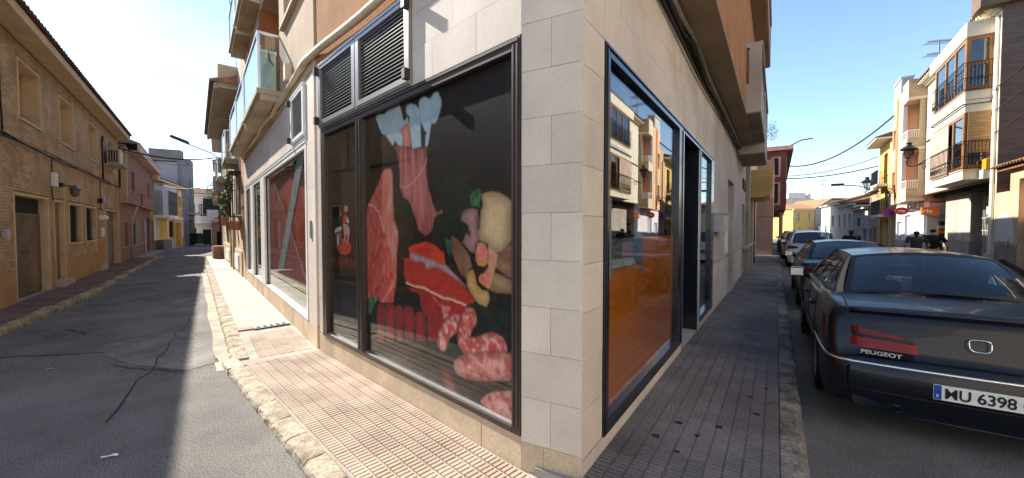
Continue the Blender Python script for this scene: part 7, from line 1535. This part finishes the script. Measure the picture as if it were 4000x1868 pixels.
# ---------------------------------------------------------------- people
m_skin = mat('skin', (0.42, 0.24, 0.16), 0.6, 0.06, 8, 0.05); m_hairb = mat('black_hair', (0.012, 0.010, 0.009), 0.6, 0.2, 30, 0.3); m_hairr = mat('dark_red_hair', (0.045, 0.012, 0.010), 0.6, 0.2, 30, 0.3)
def skinmesh(name, verts, edges, rad, m, parent, root=0, lv=2):
    me = bpy.data.meshes.new(name); me.from_pydata(verts, edges, []); o = bpy.data.objects.new(name, me); COL.objects.link(o)
    sk_ = o.modifiers.new('skin', 'SKIN'); sk_.use_smooth_shade = True; sub = o.modifiers.new('sub', 'SUBSURF'); sub.levels = lv; sub.render_levels = lv
    for i, r in enumerate(rad): me.skin_vertices[0].data[i].radius = (r, r) if not isinstance(r, tuple) else r
    me.skin_vertices[0].data[root].use_root = True
    dg = bpy.context.evaluated_depsgraph_get(); nm = bpy.data.meshes.new_from_object(o.evaluated_get(dg)); bpy.data.objects.remove(o); nm.materials.clear(); nm.materials.append(m); nm.name = name
    c = bpy.data.objects.new(name, nm); COL.objects.link(c); c.parent = parent; return c
def person(label, M, h, top, legs, hair, arms, stride, wide=1.0, long_hair=False, bun=False):
    """a walker seen from behind, x is the way they go"""
    t = thing('person', label, 'person', M, None); k = h / 1.72; V = lambda x, y, z: (x * k, y * k, z * k)
    lh, rh = arms
    vs = [V(0, 0, .93), V(-.01, 0, 1.10), V(-.02, 0, 1.28), V(.0, 0, 1.42), V(.02, 0, 1.50), V(.04, 0, 1.60), V(.03, 0, 1.66),
          V(.0, .20 * wide, 1.40), V(*lh[0]), V(*lh[1]), V(.0, -.20 * wide, 1.40), V(*rh[0]), V(*rh[1]),
          V(0, .10 * wide, .88), V(.04 + stride * .5, .10, .50), V(stride - .1, .10, .09), V(stride + .10, .11, .04), V(0, -.10 * wide, .88), V(.04 - stride * .3, -.10, .50), V(-stride - .06, -.10, .12), V(-stride + .12, -.11, .04)]
    es = [(0, 1), (1, 2), (2, 3), (3, 4), (4, 5), (5, 6), (3, 7), (7, 8), (8, 9), (3, 10), (10, 11), (11, 12), (0, 13), (13, 14), (14, 15), (15, 16), (0, 17), (17, 18), (18, 19), (19, 20)]
    rd = [.13 * wide, .12 * wide, .135 * wide, .10, .05, .082, .07, .062, .046, .032, .062, .046, .032, .095 * wide, .06, .042, .035, .095 * wide, .06, .042, .035]
    skinmesh('body', vs, es, [r * k for r in rd], m_skin, t)
    skinmesh('shirt', [vs[0], vs[1], vs[2], vs[3], vs[7], vlerp(vs[7], vs[8], .9), vs[10], vlerp(vs[10], vs[11], .9)], [(0, 1), (1, 2), (2, 3), (3, 4), (4, 5), (3, 6), (6, 7)], [r * k for r in (.16 * wide, .155 * wide, .165 * wide, .115, .085, .065, .085, .065)], top, t)
    skinmesh('trousers', [vlerp(vs[0], vs[1], .3), vs[0], vs[13], vs[14], vs[15], vs[17], vs[18], vs[19]], [(0, 1), (1, 2), (2, 3), (3, 4), (1, 5), (5, 6), (6, 7)], [r * k for r in (.14 * wide, .15 * wide, .11 * wide, .078, .058, .11 * wide, .078, .058)], legs, t, 1)
    hv = [V(.0, 0, 1.68), V(-.01, 0, 1.62), V(-.03, 0, 1.55)] + ([V(-.05, 0, 1.45), V(-.09, 0, 1.25)] if long_hair else [])
    skinmesh('hair', hv, [(i, i + 1) for i in range(len(hv) - 1)], [r * k for r in ((.085, .098, .07) + ((.045, .03) if long_hair else ()))], hair, t)
    Q(MB(1).lathe((.035 * k, .092 * k, 1.585 * k), [(.001, -.02), (.018, 0), (.001, .03)], 6), 'ear', m_skin, t); Q(MB(1).lathe((.035 * k, -.092 * k, 1.585 * k), [(.001, -.02), (.018, 0), (.001, .03)], 6), 'ear', m_skin, t)
    fa = MB(1); fa.tube([V(.118, 0, 1.60), V(.14, 0, 1.575), V(.118, 0, 1.565)], .012 * k, 6); [fa.tube([V(.108, y, 1.612), V(.116, y, 1.612)], .01, 6) for y in (.03, -.03)]; fa.tube([V(.108, -.025, 1.535), V(.113, 0, 1.533), V(.108, .025, 1.535)], .006, 5); Q(fa, 'face', m_skin, t)
    for w_, e_ in ((vs[9], vs[8]), (vs[12], vs[11])):
        d_ = Vector(w_) - Vector(e_); d_.normalize(); sd_ = d_.cross(Vector((0, 1, 0))); sd_ = sd_.normalized() if sd_.length > .01 else Vector((1, 0, 0)); hb = MB(1); w_ = Vector(w_); hb.tube([tuple(w_ - d_ * .02), tuple(w_ + d_ * .04), tuple(w_ + d_ * .09)], [.026, .036, .034], 8)
        for f_ in range(4):
            p = w_ + d_ * .085 + sd_ * (.024 - .016 * f_); ln = (.065, .075, .07, .055)[f_]; hb.tube([tuple(p), tuple(p + d_ * ln * .55), tuple(p + d_ * ln * .85 + Vector((0, .02 if w_.y < 0 else -.02, 0)))], [.0095, .0088, .0075], 6)
        p = w_ + d_ * .03 + sd_ * .03; hb.tube([tuple(p), tuple(p + d_ * .03 + sd_ * .025), tuple(p + d_ * .06 + sd_ * .028)], [.011, .010, .008], 6); Q(hb, 'hand', m_skin, t, smooth=True)
    for w_ in (vs[16], vs[20]): Q(MB(1).box(w_[0] - .18 * k, w_[0] + .06 * k, w_[1] - .045, w_[1] + .045, 0.002, .085), 'shoe', m_trim, t, bevel=.025)
    return t
def up_street(x, y, turn=0): return Matrix.Translation((x, y, gz(y) + 0.0)) @ FR.rot @ Matrix.Rotation(R_(turn), 4, 'Z')
m_tgrey = mat('charcoal_top', (0.045, 0.05, 0.05), 0.9, 0.12, 8, 0.2); m_tblk = mat('black_jumper', (0.010, 0.010, 0.012), 0.9, 0.1, 8, 0.2); m_jean = mat('navy_jeans', (0.012, 0.02, 0.05), 0.9, 0.12, 8, 0.2); m_bag = mat('black_bag', (0.012, 0.012, 0.014), 0.6, 0.1, 8, 0.2)
w1 = person('person in a charcoal top with long dark hair walking away with a shoulder bag', up_street(14.75, 14.5), 1.62, m_tgrey, m_tblk, m_hairb, (((-.12, .30, 1.16), (.02, .34, .98)), ((-.10, -.34, 1.14), (.10, -.30, 1.02))), .22, 1.12, True)
bg_ = thing('shoulder_bag', 'dark shoulder bag hanging on the left of the walker in the charcoal top', 'bag', up_street(14.75, 14.5) @ Matrix.Translation((-.05, .38, .66))); Q(MB(1).box(-.2, .18, -.07, .07, 0, .26), 'pouch', m_bag, bg_, bevel=.04); Q(MB(1).tube([(-.1, 0, .25), (-.02, -.12, .55), (.05, -.16, .62)], .014, 6), 'strap', m_bag, bg_)
m1 = person('person in a black jumper and navy jeans walking away with two carrier bags', up_street(15.35, 14.5), 1.69, m_tblk, m_jean, m_hairb, (((-.08, .32, 1.14), (.0, .36, .90)), ((-.06, -.34, 1.14), (.0, -.40, .90))), .2, 1.22)
for y, lab, m in ((.40, 'pale lilac carrier bag in the left hand of the walker in black', mat('lilac_bag', (0.55, 0.46, 0.58), 0.5)), (-.44, 'green carrier bag in the right hand of the walker in black', mat('green_bag', (0.02, 0.20, 0.08), 0.5))):
    b = thing('carrier_bag', lab, 'bag', up_street(15.35, 14.5) @ Matrix.Translation((.0, y, .36))); Q(MB(1).xsec([(-.06, 0), (.06, 0), (.05, .3), (.015, .40), (-.015, .40), (-.05, .3)], -.15, .15), 'sack', m, b, bevel=.02)
    Q(MB(1).tube([(0, 0, .39), (0, 0, .44)], .01, 5), 'handle', m, b)
w2 = person('person with dark red hair walking down the middle of the wide street', up_street(12.8, 15.0), 1.66, m_tblk, m_tblk, m_hairr, (((-.05, .30, 1.14), (.02, .32, .90)), ((-.05, -.30, 1.14), (.02, -.32, .90))), .2, 1.05, True)
